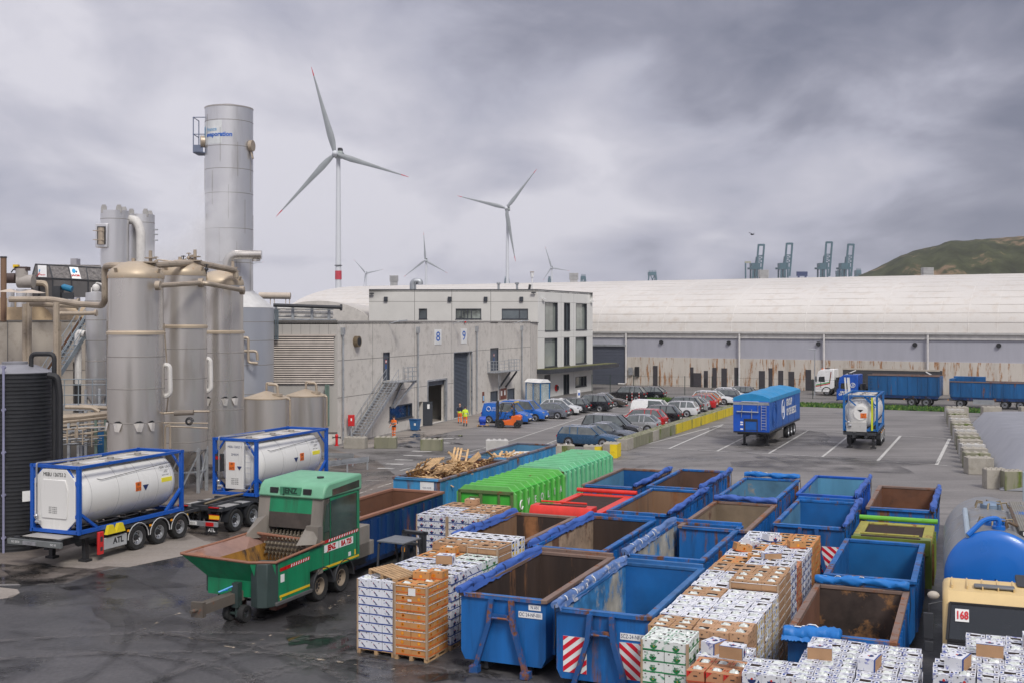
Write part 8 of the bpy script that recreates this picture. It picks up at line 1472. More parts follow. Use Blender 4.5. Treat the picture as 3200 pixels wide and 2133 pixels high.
# loose boxes lying on the stacks
loose=[(O1,A1,1.7,.75,8,'orange',(0,0,.05),'extra orange box on top at the rear of the orange stack'),(O1,A1,2.0,.98,8,'orange',(0,0,0),'extra orange box on the rear right edge of the orange stack'),(O1,A1,1.35,2.6,8,'tan',(1.5,0,.2),'box lying on its side showing brown base, third row of central block'),(O1,A1,.8,4.0,8,'orange',(0,0,.1),'raised orange box on the fourth row of the central block'),
(O1b,A1b,1.0,2.8,8,'ban',(0,0,.1),'extra tan box on top at the back of the block behind the forklift'),(O2,A2,2.35,-1.95,8-0,'tan',(1.5,0,-.1),'box on its side with brown base, right of red-cornered stack'),(O2,A2,1.9,-.8,7,'tan',(1.5,0,1.2),'upturned box with brown base on the lower stack'),(O2,A2,4.1,-1.3,8,'tan',(1.5,0,.1),'brown-based box on its side, left in bottom right block'),(O2,A2,5.3,-1.5,8,'tan',(1.4,0,1.4),'brown-based box on edge, right in bottom right block'),(O2,A2,7.4,-1.5,10,'tan',(1.5,0,.0),'brown-based box on its side nearest the cab windscreen'),(O2,A2,7.0,-2.5,10,'tan',(1.4,0,1.3),'brown-based box on edge in the corner block'),(O2,A2,8.3,-.5,10,'tan',(1.5,0,.05),'brown-based box farthest right below the windscreen'),
(O2,A2,1.9,10.6,8,'orange',(0,0,.4),'orange box standing on the far end of the long block'),(O2,A2,.4,9.4,8,'orange',(0,.2,.5),'small orange box tilted on the far left of the long block'),(O2,A2,1.0,11.3,8,'white',(0,.1,.8),'crumpled white box highest at the far end of the long block'),(O2,A2,1.1,8.0,8,'orange',(.0,.0,.15),'flat orange box across the eighth row of the long block'),(O2,A2,1.7,7.4,8.6,'white',(1.4,0,.5),'white box on edge on the seventh row of the long block'),(O2,A2,.5,10.2,8,'white',(.3,.2,1.2),'leaning white box near the far end of the long block')]
for (O,A,lx,ly,n,ty,rt_,lab) in loose:
    w=gl(O,lx,ly,A); sd_=abs(rt_[0])>1; z=.146+n*BH+(.125 if sd_ else 0); o=put('fruit_box',bmesh_for('white' if sd_ else ty,.5,.25 if sd_ else .38,.36 if sd_ else .22,9),None,(w[0],w[1],z),(-1.55 if sd_ else rt_[0],rt_[1],-A+rt_[2])); tag(o,lab,'box',GB)
    if not sd_: put('plastic_bag',bagmesh[0],o,(0,0,.2))
# pallets, straps and corner boards
def pallet_mesh(w_,d):
    q=MB(); n=7
    for i in range(n): y=d*i/n; q.box(0,w_,y+.01,y+d/n-.02,.122,.144)
    for x in(0,w_/2-.05,w_-.1): q.box(x,x+.1,0,d,.1,.122); q.box(x,x+.1,0,d,0,.02)
    r=MB()
    for x in(0,w_/2-.05,w_-.1):
        for y in(0,d/2-.06,d-.12): r.box(x,x+.1,y,y+.12,.02,.1)
    return q.mesh('deck',wood,0),r.mesh('block',wood,0)
pc={}
def pal(loc,rz,w_,d,label,tilt=(0,0)):
    t=thing('pallet',label,'pallet',loc,rz,'wooden pallets'); t.rotation_euler=(tilt[0],tilt[1],rz); k=(w_,d)
    if k not in pc: pc[k]=pallet_mesh(w_,d)
    put('deck',pc[k][0],t); put('block',pc[k][1],t); return t
strapm=mat('white strap',(.75,.75,.75),.5); cbm=mat('corner board card',(.42,.30,.2),.8)
for s in stacks:
    o=gl(s['O'],s['lx'],s['ly'],s['A']); fr_=not solid(s['O'],s['A'],s['lx']+s['w']/2,s['ly']-.2,.3,s); rt=not solid(s['O'],s['A'],s['lx']+s['w']+.2,s['ly']+s['d']/2,.3,s)
    if not(fr_ or rt) and not s['straps']: continue
    if HY+F*(H-0)/o[1]>2350 and not s['straps']: continue
    t=pal((o[0],o[1],0),-s['A'],s['w'],s['d'],'wooden pallet carrying the '+s['name'])
    if s['straps']:
        for k in range(1,s['n']+1):
            q=MB(); z=.144+k*BH-.06; q.box(-.008,s['w']+.008,-.008,-.002,z,z+.015); q.box(s['w']+.002,s['w']+.008,-.008,s['d']+.008,z,z+.015); q.build('strap',strapm,t)
    if s['straps'] or fr_:
        for x,y in((-.005,-.02),(s['w']-.045,-.02)): q=MB(); q.box(x,x+.05,y,y+.012,.1,.144+s['n']*BH); q.box(x+(.045 if x>0 else 0),x+(.06 if x>0 else .012),y,y+.05,.1,.144+s['n']*BH); q.build('corner_board',cbm,t)
w=gl(O1,.25,.45,A1); pal((w[0]-.15,w[1]+.1,.146+8*BH+.04),-A1-R(22),1.2,.85,'loose empty pallet tilted on top of the bird-print boxes',(R(2),R(5)))
tg=random.Random(3)   # white labels on the orange stack
w=gl(O1,1.75,-.065,A1); q=MB(); q.M=Matrix.Translation((w[0],w[1],0))@Matrix.Rotation(-A1,4,'Z'); q.box(-.08,.14,-.006,0,1.78,1.98); q.box(-.1,.02,-.006,0,1.62,1.68); q.M=None; tag(q.build('paper_label',plate,smooth=0),'white delivery sheets stuck on the strapped orange stack','label')
# ---------------- cars
def car_proto(kind):
    P={'wagon':dict(L=4.68,W=1.83,H=1.47,belt=.93,rs=.32,roofr=-.1,A0=1.02,A1=.35,hood=.83,wb=1.34),'suv':dict(L=4.6,W=1.88,H=1.68,belt=1.05,rs=.45,roofr=0,A0=1.05,A1=.45,hood=1.0,wb=1.36),'hatch':dict(L=4.2,W=1.80,H=1.47,belt=.95,rs=.6,roofr=0,A0=1.0,A1=.3,hood=.86,wb=1.28),'sedan':dict(L=4.7,W=1.82,H=1.44,belt=.92,rs=1.3,roofr=0,A0=.95,A1=.25,hood=.82,wb=1.36),'van':dict(L=4.5,W=1.85,H=1.86,belt=1.1,rs=.12,roofr=0,A0=1.35,A1=.7,hood=1.02,wb=1.42),'mpv':dict(L=4.8,W=1.90,H=1.82,belt=1.08,rs=.3,roofr=0,A0=1.35,A1=.6,hood=1.0,wb=1.45),'small':dict(L=4.1,W=1.77,H=1.5,belt=.96,rs=.5,roofr=0,A0=1.0,A1=.3,hood=.9,wb=1.24)}[kind]
    L,W,Hh,bl=P['L'],P['W']/2,P['H'],P['belt']; A0,A1=P['A0'],P['A1']; r=-L/2; f=L/2
    # stations: x, belt z, roof z, half width, glass side flag to the next station
    st=[(r,.62,.64,W*.80),(r+.04,bl-.12,bl-.08,W*.92),(r+.14,bl,bl+.03,W*.97),(r+.14+P['rs'],bl+.01,Hh-.07,W),(r+.14+P['rs']+.35,bl,Hh-.01,W),((r+A1)/2+.3,bl-.02,Hh,W),(A1,bl-.03,Hh-.05,W),(A0,bl-.04,bl+.0,W*.99),(f-.75,P['hood'],P['hood']+.03,W*.97),(f-.2,P['hood']-.12,P['hood']-.10,W*.88),(f,.55,.57,W*.72)]
    if kind=='sedan': st[2]=(r+.14,bl,bl+.06,W*.97); st.insert(3,(r+.62,bl+.01,bl+.09,W)); st[4]=(r+1.45,bl,Hh-.07,W)
    b=MB(); g=MB(); n=len(st); i0=[i for i,s in enumerate(st) if s[2]-s[1]>.25][0]-1; i1=[i for i,s in enumerate(st) if s[2]-s[1]>.25][-1]+1
    def sec(s): x,zb,zr,w_=s; return [(x,w_*.93,.24),(x,w_,.42),(x,w_*1.0,zb-.2 if zb>.7 else .5),(x,w_*.965,zb),(x,w_*(.965-.21*min(1,max(0,(zr-zb)/.5))),zr-.02),(x,w_*.45,zr+.015),(x,0,zr+.03)]
    SE=[sec(s) for s in st]
    for i in range(n-1):
        for k in range(6):
            A,B=SE[i],SE[i+1]
            isg=(k==3 and i0<=i<i1) or (k in(4,5) and (i==i0 or i==i1-1))
            if kind=='van' and isg and i<i1-2: isg=False
            for sg in(1,-1):
                vs=[(p[0],p[1]*sg,p[2]) for p in(A[k],B[k],B[k+1],A[k+1])]; (g if isg else b).add(vs,[(0,1,2,3) if sg>0 else (3,2,1,0)])
    for sg in(1,-1):
        b.add([(p[0],p[1]*sg,p[2]) for p in SE[0]],[tuple(range(7))]); b.add([(p[0],p[1]*sg,p[2]) for p in SE[-1]],[tuple(range(7))])
    d=MB(); d.box(r+.1,f-.1,-W*.9,W*.9,.18,.26)
    for x in(-P['wb'],P['wb']):
        for sg in(1,-1): d.lathe((x,0,.34),[(.30,sg*(W-.02)),(.325,sg*(W+.006)),(.375,sg*(W+.006)),(.39,sg*(W-.05))],24,axis='y',cap=False)
    d.box(r-.02,r+.12,-W*.72,W*.72,.3,.46); d.box(f-.12,f+.015,-W*.6,W*.6,.3,.5)
    # pillars and rails
    pl=MB()
    for sg in(1,-1):
        xm=(r+A1)/2+.35
        for x in(xm,(xm+r+.14+P['rs'])/2):
            if kind=='van': continue
            pl.bar((x,sg*W*.965,bl-.03),(x-.03,sg*W*.765,Hh-.02),.07,.03)
        pl.tube([(r+.3+P['rs'],sg*W*.72,Hh+.0),(A1-.1,sg*W*.72,Hh-.01)],.022,5,mi=1)
        pl.tube([(A0+.02,sg*W*.955,bl-.02),(A1+.02,sg*W*.75,Hh-.05)],.04,5); pl.tube([(r+.15,sg*W*.95,bl+.01),(r+.16+P['rs'],sg*W*.76,Hh-.06)],.045,5)
    lt=MB(); 
    for sg in(1,-1): lt.box(r-.012,r+.12,sg*W*.62 if sg>0 else -W*.90,W*.90 if sg>0 else sg*W*.62,bl-.26,bl-.12)
    hl_=MB()
    for sg in(1,-1): hl_.box(f-.30,f-.06,W*.50 if sg>0 else -W*.80,W*.80 if sg>0 else -W*.50,P['hood']-.24,P['hood']-.13)
    pt=MB(); pt.box(r-.022,r,-.26,.26,.52,.63); pt.box(f-.01,f+.02,-.26,.26,.42,.53)
    mr=MB()
    for sg in(1,-1): mr.ell((A0-.15,sg*(W+.08),bl+.03),(.09,.12,.08),8,6)
    return dict(P=P,b=b,g=g,d=d,pl=pl,lt=lt,hl=hl_,pt=pt,mr=mr)
CP={}
cglass=mat('car glass',(.10,.115,.115),.04,spec=1.0,var=.4)  # base colour lightened to stand in for sky reflection
def car(kind,loc,heading,paintm,label,rail=True):
    if kind not in CP:
        c=car_proto(kind); CP[kind]=dict(P=c['P'],b=c['b'],g=c['g'].mesh('glazing',cglass,40),d=c['d'].mesh('underbody',black,30),pl=c['pl'],lt=c['lt'].mesh('tail_lights',redl,0),hl=c['hl'].mesh('headlights',headl,30),pt=c['pt'].mesh('number_plate',plate,0),mr=c['mr'])
    c=CP[kind]; t=thing('parked_car',label,'van' if kind=='van' else 'car',(loc[0],loc[1],0),heading,'vehicles parked between the building and the block wall')
    o=put('body',c['b'].mesh('body',paintm,42),t); bv=o.modifiers.new('bevel','BEVEL'); bv.width=.035; bv.segments=2; bv.limit_method='ANGLE'; bv.angle_limit=R(28)
    put('glazing',c['g'],t); put('underbody',c['d'],t); put('pillars',c['pl'].mesh('pillars',[paintm,chrome if rail else paintm],30),o); put('tail_lights',c['lt'],t); put('headlights',c['hl'],t); put('number_plate',c['pt'],t); put('mirrors',c['mr'].mesh('mirrors',paintm,60),t)
    W=c['P']['W']/2; wbm=c['P']['wb']
    for x in(-wbm,wbm):
        for sg in(1,-1): wheel(t,(x,sg*(W-.065),.33),.325,.2,rimr=.235,rimm=alu,rotz=R(90),deep=.015)
    return t
def cpaint(n,c,metal=.3,rough=.25): return mat(n,c,rough,metal=metal,var=.03,coat=.7)
HR=-R(22); HL=R(158)
cars=[('wagon',1836,1394,HR,cpaint('deep teal blue',(.03,.095,.19)),'deep blue estate car nearest the yellow blocks, nose to the wall'),
('sedan',1893,1379,HR,cpaint('silver grey',(.20,.22,.25),.6),'silver-grey saloon beside the deep blue estate'),
('mpv',1907,1367,HR,cpaint('near black',(.018,.019,.022),.2),'black people carrier in the third bay by the block wall'),
('hatch',1980,1350,HL,cpaint('light silver',(.50,.51,.52),.5),'light silver hatchback between the black people carrier and the red car'),
('suv',1996,1338,HL,cpaint('bright red',(.50,.01,.012),.0),'boxy bright red off-roader in the block wall row'),
('suv',2046,1323,HL,cpaint('gloss black',(.012,.012,.014),.2),'gloss black car just beyond the boxy red off-roader'),
('van',2042,1311,HR,white,'white windowless van in the block wall row'),
('wagon',2106,1300,HL,cpaint('white car paint',(.66,.67,.68),.0),'white estate with red tail lights beyond the white van'),
('suv',2121,1291,HL,cpaint('dark graphite',(.03,.032,.036),.4),'dark graphite off-roader with roof rails in the block wall row'),
('hatch',2150,1284,HL,cpaint('light silver',(.50,.51,.52),.5),'silver hatchback partly hidden by the small red car'),
('small',2178,1277,HL,cpaint('bright red',(.50,.01,.012),.0),'small red hatchback between silver and orange cars'),
('hatch',2188,1269,HL,cpaint('burnt orange',(.62,.18,.015),.2),'burnt orange hatchback, the only orange car'),
('wagon',2228,1262,HR,cpaint('white car paint',(.66,.67,.68),.0),'white car just beyond the orange hatchback'),
('wagon',2245,1256,HL,cpaint('mid grey',(.08,.09,.11),.5),'mid grey estate near the far end of the block wall row'),
('hatch',2278,1250,HR,cpaint('white car paint',(.66,.67,.68),.0),'last but one car of the wall row, white'),
('wagon',2298,1245,HL,cpaint('dark graphite',(.03,.032,.036),.4),'farthest dark car of the block wall row'),
('hatch',1706,1306,HL,cpaint('blue-grey silver',(.22,.24,.28),.5),'blue-grey hatchback beside the blue vans at the building'),
('small',1748,1294,HR,cpaint('white car paint',(.66,.67,.68),.0),'white hatchback nose-out between two dark cars at the building'),
('wagon',1768,1288,HL,cpaint('gunmetal',(.045,.048,.055),.5),'gunmetal estate at the building, right of the blue-grey hatchback'),
('suv',1838,1283,HL,cpaint('midnight',(.015,.018,.025),.3),'midnight dark off-roader with chrome window trim at the building'),
('sedan',1888,1269,HR,cpaint('bronze brown',(.10,.085,.07),.5),'bronze-brown saloon nose-out beyond the midnight off-roader'),
('suv',1955,1251,HL,cpaint('gloss black',(.012,.012,.014),.2),'black off-roader parked apart by the red-and-white posts'),
('hatch',2022,1246,HL,cpaint('midnight',(.015,.018,.025),.3),'dark hatchback half hidden behind the lone black off-roader')]
for k,x,y,h,m,l in cars:
    p=gp(x,y); back=.55; p=Vector((p.x+math.sin(R(20))*back,p.y+back,0)); 
    car(k,p,h+rb_.uniform(-.03,.03),m,l)
vb=cpaint('van blue',(.006,.12,.50),.0,.3)
p=gp(1578,1322); v1=car('van',p+Vector((.2,.6,0)),HR,vb,'blue company van with white lettering behind the orange forklift'); txt('GROUP',.2,white,v1,(-.75,-.94,1.42)); txt('OP DE BEECK',.2,white,v1,(-.6,-.94,1.2)); q=MB(); q.tube([(-1.45+.2*math.cos(a),-.93,1.32+.2*math.sin(a)) for a in [2*PI*k/14 for k in range(15)]],.025,4); q.build('logo',white,v1)
p=gp(1632,1313); car('van',p+Vector((.2,.6,0)),HR,vb,'second blue van, nearer the glass shelter')
q=MB(); q.bar((.9,-.5,1.95),(.9,.5,1.95),.12,.1); q.build('amber_bar',yellow,v1)
# ---------------- concrete stacking blocks
cbk=mat('block concrete',(.34,.315,.27),.9,var=.12,sc=1.5,grime=.4,gcol=(.20,.18,.14),bump=.3,bsc=8); cmoss=mat('mossy concrete',(.22,.215,.15),.9,var=.2,sc=1.2,rust=.42,rcol=(.065,.085,.015),rsc=1.1,streak=True,grime=.3); cyel=mat('yellow painted block',(.62,.48,.02),.7,var=.15,rust=.36,rcol=(.11,.12,.03),rsc=1.8,streak=True); cwht=mat('pale block',(.45,.44,.42),.85,grime=.25,bump=.3,bsc=8)
def block(loc,rz,label,dims=(1.6,.8,.8),m=cbk,top=cbk,grp=None,face=None,nub=4):
    t=thing('concrete_block',label,'concrete block',loc,rz,grp); q=MB(); a,b,c=dims[0]/2,dims[1]/2,dims[2]; q.box(-a,a,-b,b,0,c); q.build('body',m,t,bevel=.02); q=MB()
    for i in range(nub):
        for j in(-.25,.25) if dims[1]>.6 else (0,): x=-a+dims[0]*(i+.5)/nub; q.add([(x-.13,j*dims[1]-.12,c),(x+.13,j*dims[1]-.12,c),(x+.13,j*dims[1]+.12,c),(x-.13,j*dims[1]+.12,c),(x-.07,j*dims[1]-.06,c+.07),(x+.07,j*dims[1]-.06,c+.07),(x+.07,j*dims[1]+.06,c+.07),(x-.07,j*dims[1]+.06,c+.07)],[(0,1,5,4),(1,2,6,5),(2,3,7,6),(3,0,4,7),(4,5,6,7)])
    q.build('stacking_studs',top,t)
    if face: q=MB(); q.box(-a-.004,a+.004,-b-.004,-b,0.01,c-.01) if face[0]=='f' else (q.box(.0,a+.004,-b-.004,-b,.01,c-.01),q.box(a,a+.004,-b,b,.01,c-.01)); q.build('painted_face',face[1],t,smooth=0)
    return t
block(gp(1112,1399),R(-12),'plain grey concrete block near the hydrant',m=cbk); block(gp(1206,1398),R(-2),'mossy green concrete block in front of the worker in orange',m=cmoss,top=cbk); block(gp(1350,1405),R(-2),'mossy-edged concrete block right of the mossy green one',m=cmoss,top=cbk); block(gp(1553,1408),R(2),'pale smooth concrete block behind the light blue containers',m=cwht,top=cwht)
block(gp(1755,1425),R(0),'concrete block with mossy right end behind the mint container',dims=(1.75,.8,.8),m=cbk,face=('r',cmoss)); block(gp(1858,1425),R(-4),'concrete block with yellow right half and rubble on top',dims=(1.5,.8,.75),face=('r',cyel)); block(gp(1912,1426),R(-16),'concrete block with bright yellow end, nearest the wall of blocks',dims=(1.0,1.4,.95),face=('r',mat('clean yellow',(.75,.56,.01),.6,grime=.2)))
A_=gp(1960,1407); B_=gp(2292,1294); d=(B_-A_); Lw=d.length+1.5; d.normalize(); a_=math.atan2(d.y,d.x); n=int(Lw/1.62)
for i in range(n):
    c=A_+d*(.8+i*1.62)+Vector((-d.y,d.x,0))*.42; yl=i>=8; block(c,a_+PI*0,'%s concrete block in the wall beside the parked cars, %s from the near end'%('yellow-painted' if yl else 'unpainted mossy',('first second third fourth fifth sixth seventh eighth ninth tenth eleventh twelfth thirteenth fourteenth fifteenth sixteenth seventeenth eighteenth nineteenth twentieth twenty-first twenty-second twenty-third twenty-fourth twenty-fifth').split()[i]),dims=(1.555,.8,.82),m=cmoss if i%4 else cbk,top=cmoss,grp='blocks of the wall beside the cars',face=('f',cyel) if yl else None)
A_=gp(3030,1478); B_=gp(2962,1302); d=(B_-A_); Lw=d.length; d.normalize(); n=17
for i in range(n):
    c=A_+d*(Lw*i/(n-1)); m_=(cbk,cmoss,cbk,cwht)[i%4]; block(c+Vector((.55,0,0)),R(-8)+rb_.uniform(-.05,.05),'%s end-on block in the row of rough blocks beside the white membrane roof'%('nearest second third fourth fifth sixth seventh eighth ninth tenth eleventh twelfth thirteenth fourteenth fifteenth sixteenth farthest'.split()[i]),dims=(1.5,1.0,1.0),m=m_,top=cbk,grp='rough blocks beside the membrane roof',nub=3)
block(gp(3108,1523),R(-4),'large pale concrete block at the near right end of the block row',dims=(1.1,.8,1.05),m=cbk); block(gp(3161,1529),R(-4),'large mossy concrete block at the near right end of the block row',dims=(1.0,.8,1.05),m=cmoss)
for i,x in enumerate((2990,3097,3215)): block(gp(x,1302),R(-2),'%s of the far blocks behind the white membrane roof'%('leftmost','middle','rightmost')[i],dims=(1.75 if i else 2.0,.8,1.0),grp='far blocks behind the membrane roof')
# membrane roof at the right (low rounded cover)
t=thing('membrane_cover','low rounded white-grey membrane cover at the right edge beyond the block row','membrane roof'); q=MB(); L_=[gp(3012,1345,0),gp(3100,1440,0)]; 
g0=gp(3125,1497,.6); g1=gp(3000,1325,.6); dr=(g1-g0); Ld=dr.length; dr.z=0; dr.normalize(); sd=Vector((dr.y,-dr.x,0)); n=20; m2=14; vs=[]
for i in range(n+1):
    u=i/n
    for j in range(m2+1):
        v_=j/m2*22; e0=min(1,(u)*6); e1=min(1,(1-u)*9); e2=min(1,v_/2.2); z=2.05*math.sqrt(max(0,1-(1-e2)**2))*math.sqrt(max(0,1-(1-e1)**2))*math.sqrt(max(0,1-(1-e0)**2)); p=g0+dr*(Ld*u)+sd*v_; vs.append((p.x,p.y,z+.02+.03*math.sin(v_*1.3+u*9)))
q.add(vs,[(i*(m2+1)+j,i*(m2+1)+j+1,(i+1)*(m2+1)+j+1,(i+1)*(m2+1)+j) for i in range(n) for j in range(m2)]); q.build('cover_skin',mat('grey white membrane',(.25,.255,.28),.4,var=.05,sc=.2),t,smooth=80)
# guard rails
def rail(pts,label): 
    t=thing('guard_rail',label,'guard rail'); P=[gp(*p) for p in pts]; q=MB()
    for a,b in zip(P,P[1:]):
        for z,w_ in((.55,.05),(.66,.09),(.77,.05)): q.bar(a+Vector((0,0,z)),b+Vector((0,0,z)),w_,.11)
    q.build('beam',galv,t); 
    for a,b in zip(P,P[1:]):
        for u in(.05,.5,.95): c=a.lerp(b,u)+Vector((.05,.08,0)); q=MB(); q.box(c.x-.05,c.x+.05,c.y-.03,c.y+.03,0,.72); q.build('post',galv,t)
rail([(1010,1484),(1152,1466)],'galvanised guard rail end section behind the tank container, nearer one'); rail([(1000,1452),(1105,1456)],'short guard rail section behind the nearer one with a square post')
# fence
t=thing('mesh_fence','thin dark post-and-wire fence along the grass verge','fence'); fp=[gp(1850,1226),gp(2060,1233),gp(2140,1233),gp(2225,1234),gp(2305,1238),gp(2540,1245),gp(2700,1250)]
for p in fp+[gp(1907,1226),gp(1980,1229)]: q=MB(); q.cyl(p,p+Vector((0,0,2.4)),.045,n=6); q.build('post',mat('dark green post',(.02,.04,.03),.5),t)
q=MB()
for z in(.1,1.2,2.3): q.tube([p+Vector((0,0,z)) for p in fp],.012,4)
for a,b in zip(fp,fp[1:]):
    L_=(b-a).length
    for k in range(int(L_/.5)): c=a.lerp(b,k*.5/L_); q.tube([c+Vector((0,0,.1)),c+Vector((0,0,2.3))],.004,3)
q.build('wires',mat('dark green post',(.02,.04,.03),.5),t)
# lamp post
p=gp(2546,1236); t=thing('street_lamp','slim grey street lamp left of the white lorry','street lamp',p); q=MB(); q.cyl((0,0,0),(0,0,5.7),.08,.055,n=10); q.build('pole',galv,t); q=MB(); q.bar((-.8,0,5.8),(.15,0,5.72),.2,.1); q.build('lamp_head',galv,t,bevel=.02)
for (x,y,nm) in ((1959,1266,'left'),(1975,1255,'middle'),(1997,1256,'right')):
    t=thing('marker_post','red-and-white flexible marker post, %s of the three by the lone black car'%nm,'marker post',gp(x,y),0); q=MB(); q.cyl((0,0,.03),(0,0,1.2),.035,n=8); q.cyl((0,0,0),(0,0,.04),.18,n=12); q.build('post',red,t); 
    for z in(.3,.7,1.05): q=MB(); q.cyl((0,0,z),(0,0,z+.16),.037,n=8); q.build('white_band',white,t)
# ---------------- forklifts
def forklift(label,loc,rz,bodym,driver=True,roofz=2.15):
    t=thing('forklift',label,'forklift',loc,rz,'forklifts'); q=MB(); q.prism([(-1.15,.3),(-1.2,1.0),(-1.0,1.12),(-.35,1.05),(-.3,.75),(.35,.62),(.7,.62),(.72,.25),(-.9,.2)],-.5,.5); q.build('body',bodym,t,bevel=.05); q=MB(); q.box(-1.22,-.75,-.52,.52,.28,.72); q.build('counterweight',dark,t,bevel=.05)
    q=MB()
    for y in(-.46,.46): q.tube([(-.55,y,1.05),(-.45,y,roofz-.1),(-.3,y,roofz),(.45,y,roofz),(.75,y,.9)],.04,6)
    q.build('overhead_guard',dark,t); q=MB(); q.box(-.5,.55,-.5,.5,roofz,roofz+.04); q.build('guard_roof',mat('dusty roof plate',(.12,.13,.14),.4),t)
    q=MB()
    for y in(-.32,.24): q.box(.85,.97,y,y+.1,.08,2.3); q.box(.99,1.05,y+.02,y+.08,.3,2.2)
    for z in(.3,1.1,1.9,2.25): q.box(.85,.95,-.32,.34,z,z+.08)
    q.cyl((.93,0,.2),(.93,0,1.9),.05,n=8); q.box(1.0,1.08,-.45,.45,.35,.75); q.build('mast',dark,t); 
    for y in(-.35,.23): q=MB(); q.box(1.05,1.1,y,y+.12,.06,.6); q.box(1.05,2.1,y,y+.12,.05,.09); q.build('fork',dark,t)
    q=MB(); q.box(-.55,-.1,-.25,.25,.85,.98); q.box(-.6,-.48,-.25,.25,.95,1.4); q.build('seat',black,t); q=MB(); q.lathe((.22,0,1.25),[(.16,-.015),(.18,0),(.16,.015)],16,cap=False); q.cyl((.22,0,1.25),(.4,0,.75),.03); q.build('steering_wheel',black,t)
    q=MB(); q.cyl((-.35,-.4,roofz-.25),(-.35,-.4,roofz-.1),.06,n=8); q.build('beacon',amber,t)
    for x,r_,w_ in((.62,.36,.26),(-.85,.29,.2)):
        for y in(-.5,.5): wheel(t,(x,y,r_),r_,w_,rimr=r_*.5,rimm=dark,rotz=R(90),deep=.05)
    return t
# people
def person(name_label,loc,rz,joints,radii,regions,hair=(.05,.035,.03),cap=None,group=None):
    me=bpy.data.meshes.new('person'); names=list(joints); vs=[joints[k] for k in names]; idx={k:i for i,k in enumerate(names)}
    E_=[('pelvis','waist'),('waist','chest'),('chest','neck'),('neck','head0'),('head0','head1'),('chest','shL'),('shL','elL'),('elL','wrL'),('wrL','haL'),('chest','shR'),('shR','elR'),('elR','wrR'),('wrR','haR'),('pelvis','hipL'),('hipL','knL'),('knL','anL'),('anL','toL'),('pelvis','hipR'),('hipR','knR'),('knR','anR'),('anR','toR')]
    me.from_pydata(vs,[(idx[a],idx[b]) for a,b in E_],[]); o=bpy.data.objects.new('tmp',me); C.objects.link(o); sk=o.modifiers.new('s','SKIN'); ss_=o.modifiers.new('u','SUBSURF'); ss_.levels=2; ss_.render_levels=2
    if not me.skin_vertices: 
        bm=bmesh.new(); bm.from_mesh(me); bm.verts.layers.skin.verify(); bm.to_mesh(me); bm.free()
    for i,k in enumerate(names): sv=me.skin_vertices[0].data[i]; sv.radius=radii.get(k,(.06,.06)); sv.use_root=(k=='pelvis')
    bpy.context.view_layer.update(); m2=bpy.data.meshes.new_from_object(o.evaluated_get(bpy.context.evaluated_depsgraph_get())); bpy.data.objects.remove(o); m2.name='person'
    # fingers joined into the same mesh
    bm=bmesh.new(); bm.from_mesh(m2)
    for sd_ in('L','R'):
        wv=Vector(joints['wr'+sd_]); hv=Vector(joints['ha'+sd_]); dn=(hv-wv).normalized(); sx_=dn.cross(Vector((0,1,0))).normalized()
        for k in range(5):
            q=MB(); base=hv+sx_*((k-1.5)*.02 if k<4 else .035)+dn*(.0 if k<4 else -.035); Lf=(.065,.075,.07,.055,.05)[k]; dd=(dn+Vector((0,.15+.05*k,0))+(sx_*.6 if k==4 else Vector())).normalized(); q.tube([base-dn*.01,base+dd*Lf*.5,base+dd*Lf*.8+Vector((0,.02,0)),base+dd*Lf+Vector((0,.035,0))],.009,6,rs=[.010,.010,.008,.006])
            vv=[bm.verts.new(p) for p in q.v]
            for f_ in q.f: 
                try: bm.faces.new([vv[i] for i in f_])
                except ValueError: pass
    bm.to_mesh(m2); bm.free(); mats_=[]
    for _,m_ in regions:
        if m_ not in mats_: mats_.append(m_)
    m2.materials.clear()
    for m_ in mats_: m2.materials.append(m_)
    for p in m2.polygons:
        c=p.center
        for fn,m_ in regions:
            if fn(c): p.material_index=mats_.index(m_); break
        p.use_smooth=True
    t=put('person',m2,None,loc,(0,0,rz)); tag(t,name_label,'person',group)
    h0=Vector(joints['head1']); q=MB(); q.ell(h0+Vector((0,-.015,.035)),(.092,.108,.095),14,10); hr=q.build('hair',cap or mat('dark hair',hair,.7),t,smooth=60)
    q=MB(); q.ell(h0+Vector((0,.102,-.045)),(.016,.022,.03),8,6)
    for s in(-1,1): q.ell(h0+Vector((s*.095,0,-.04)),(.015,.025,.035),8,6)
    q.build('nose_and_ears',skinm,t,smooth=60); q=MB()
    for s in(-1,1): q.ell(h0+Vector((s*.034,.088,-.015)),(.014,.01,.008),8,6)
    q.box(-.025,.025,.088,.096,-.0,-.0+.001); q.build('eyes',black,t)
    return t
skinm=mat('skin',(.50,.30,.21),.55); oj=mat('hi-vis orange cloth',(.85,.17,.02),.7,emit=0); yj=mat('hi-vis yellow cloth',(.62,.80,.04),.7); nv=mat('navy cloth',(.015,.02,.04),.8); refl=mat('reflective tape',(.55,.56,.55),.4); boot=black
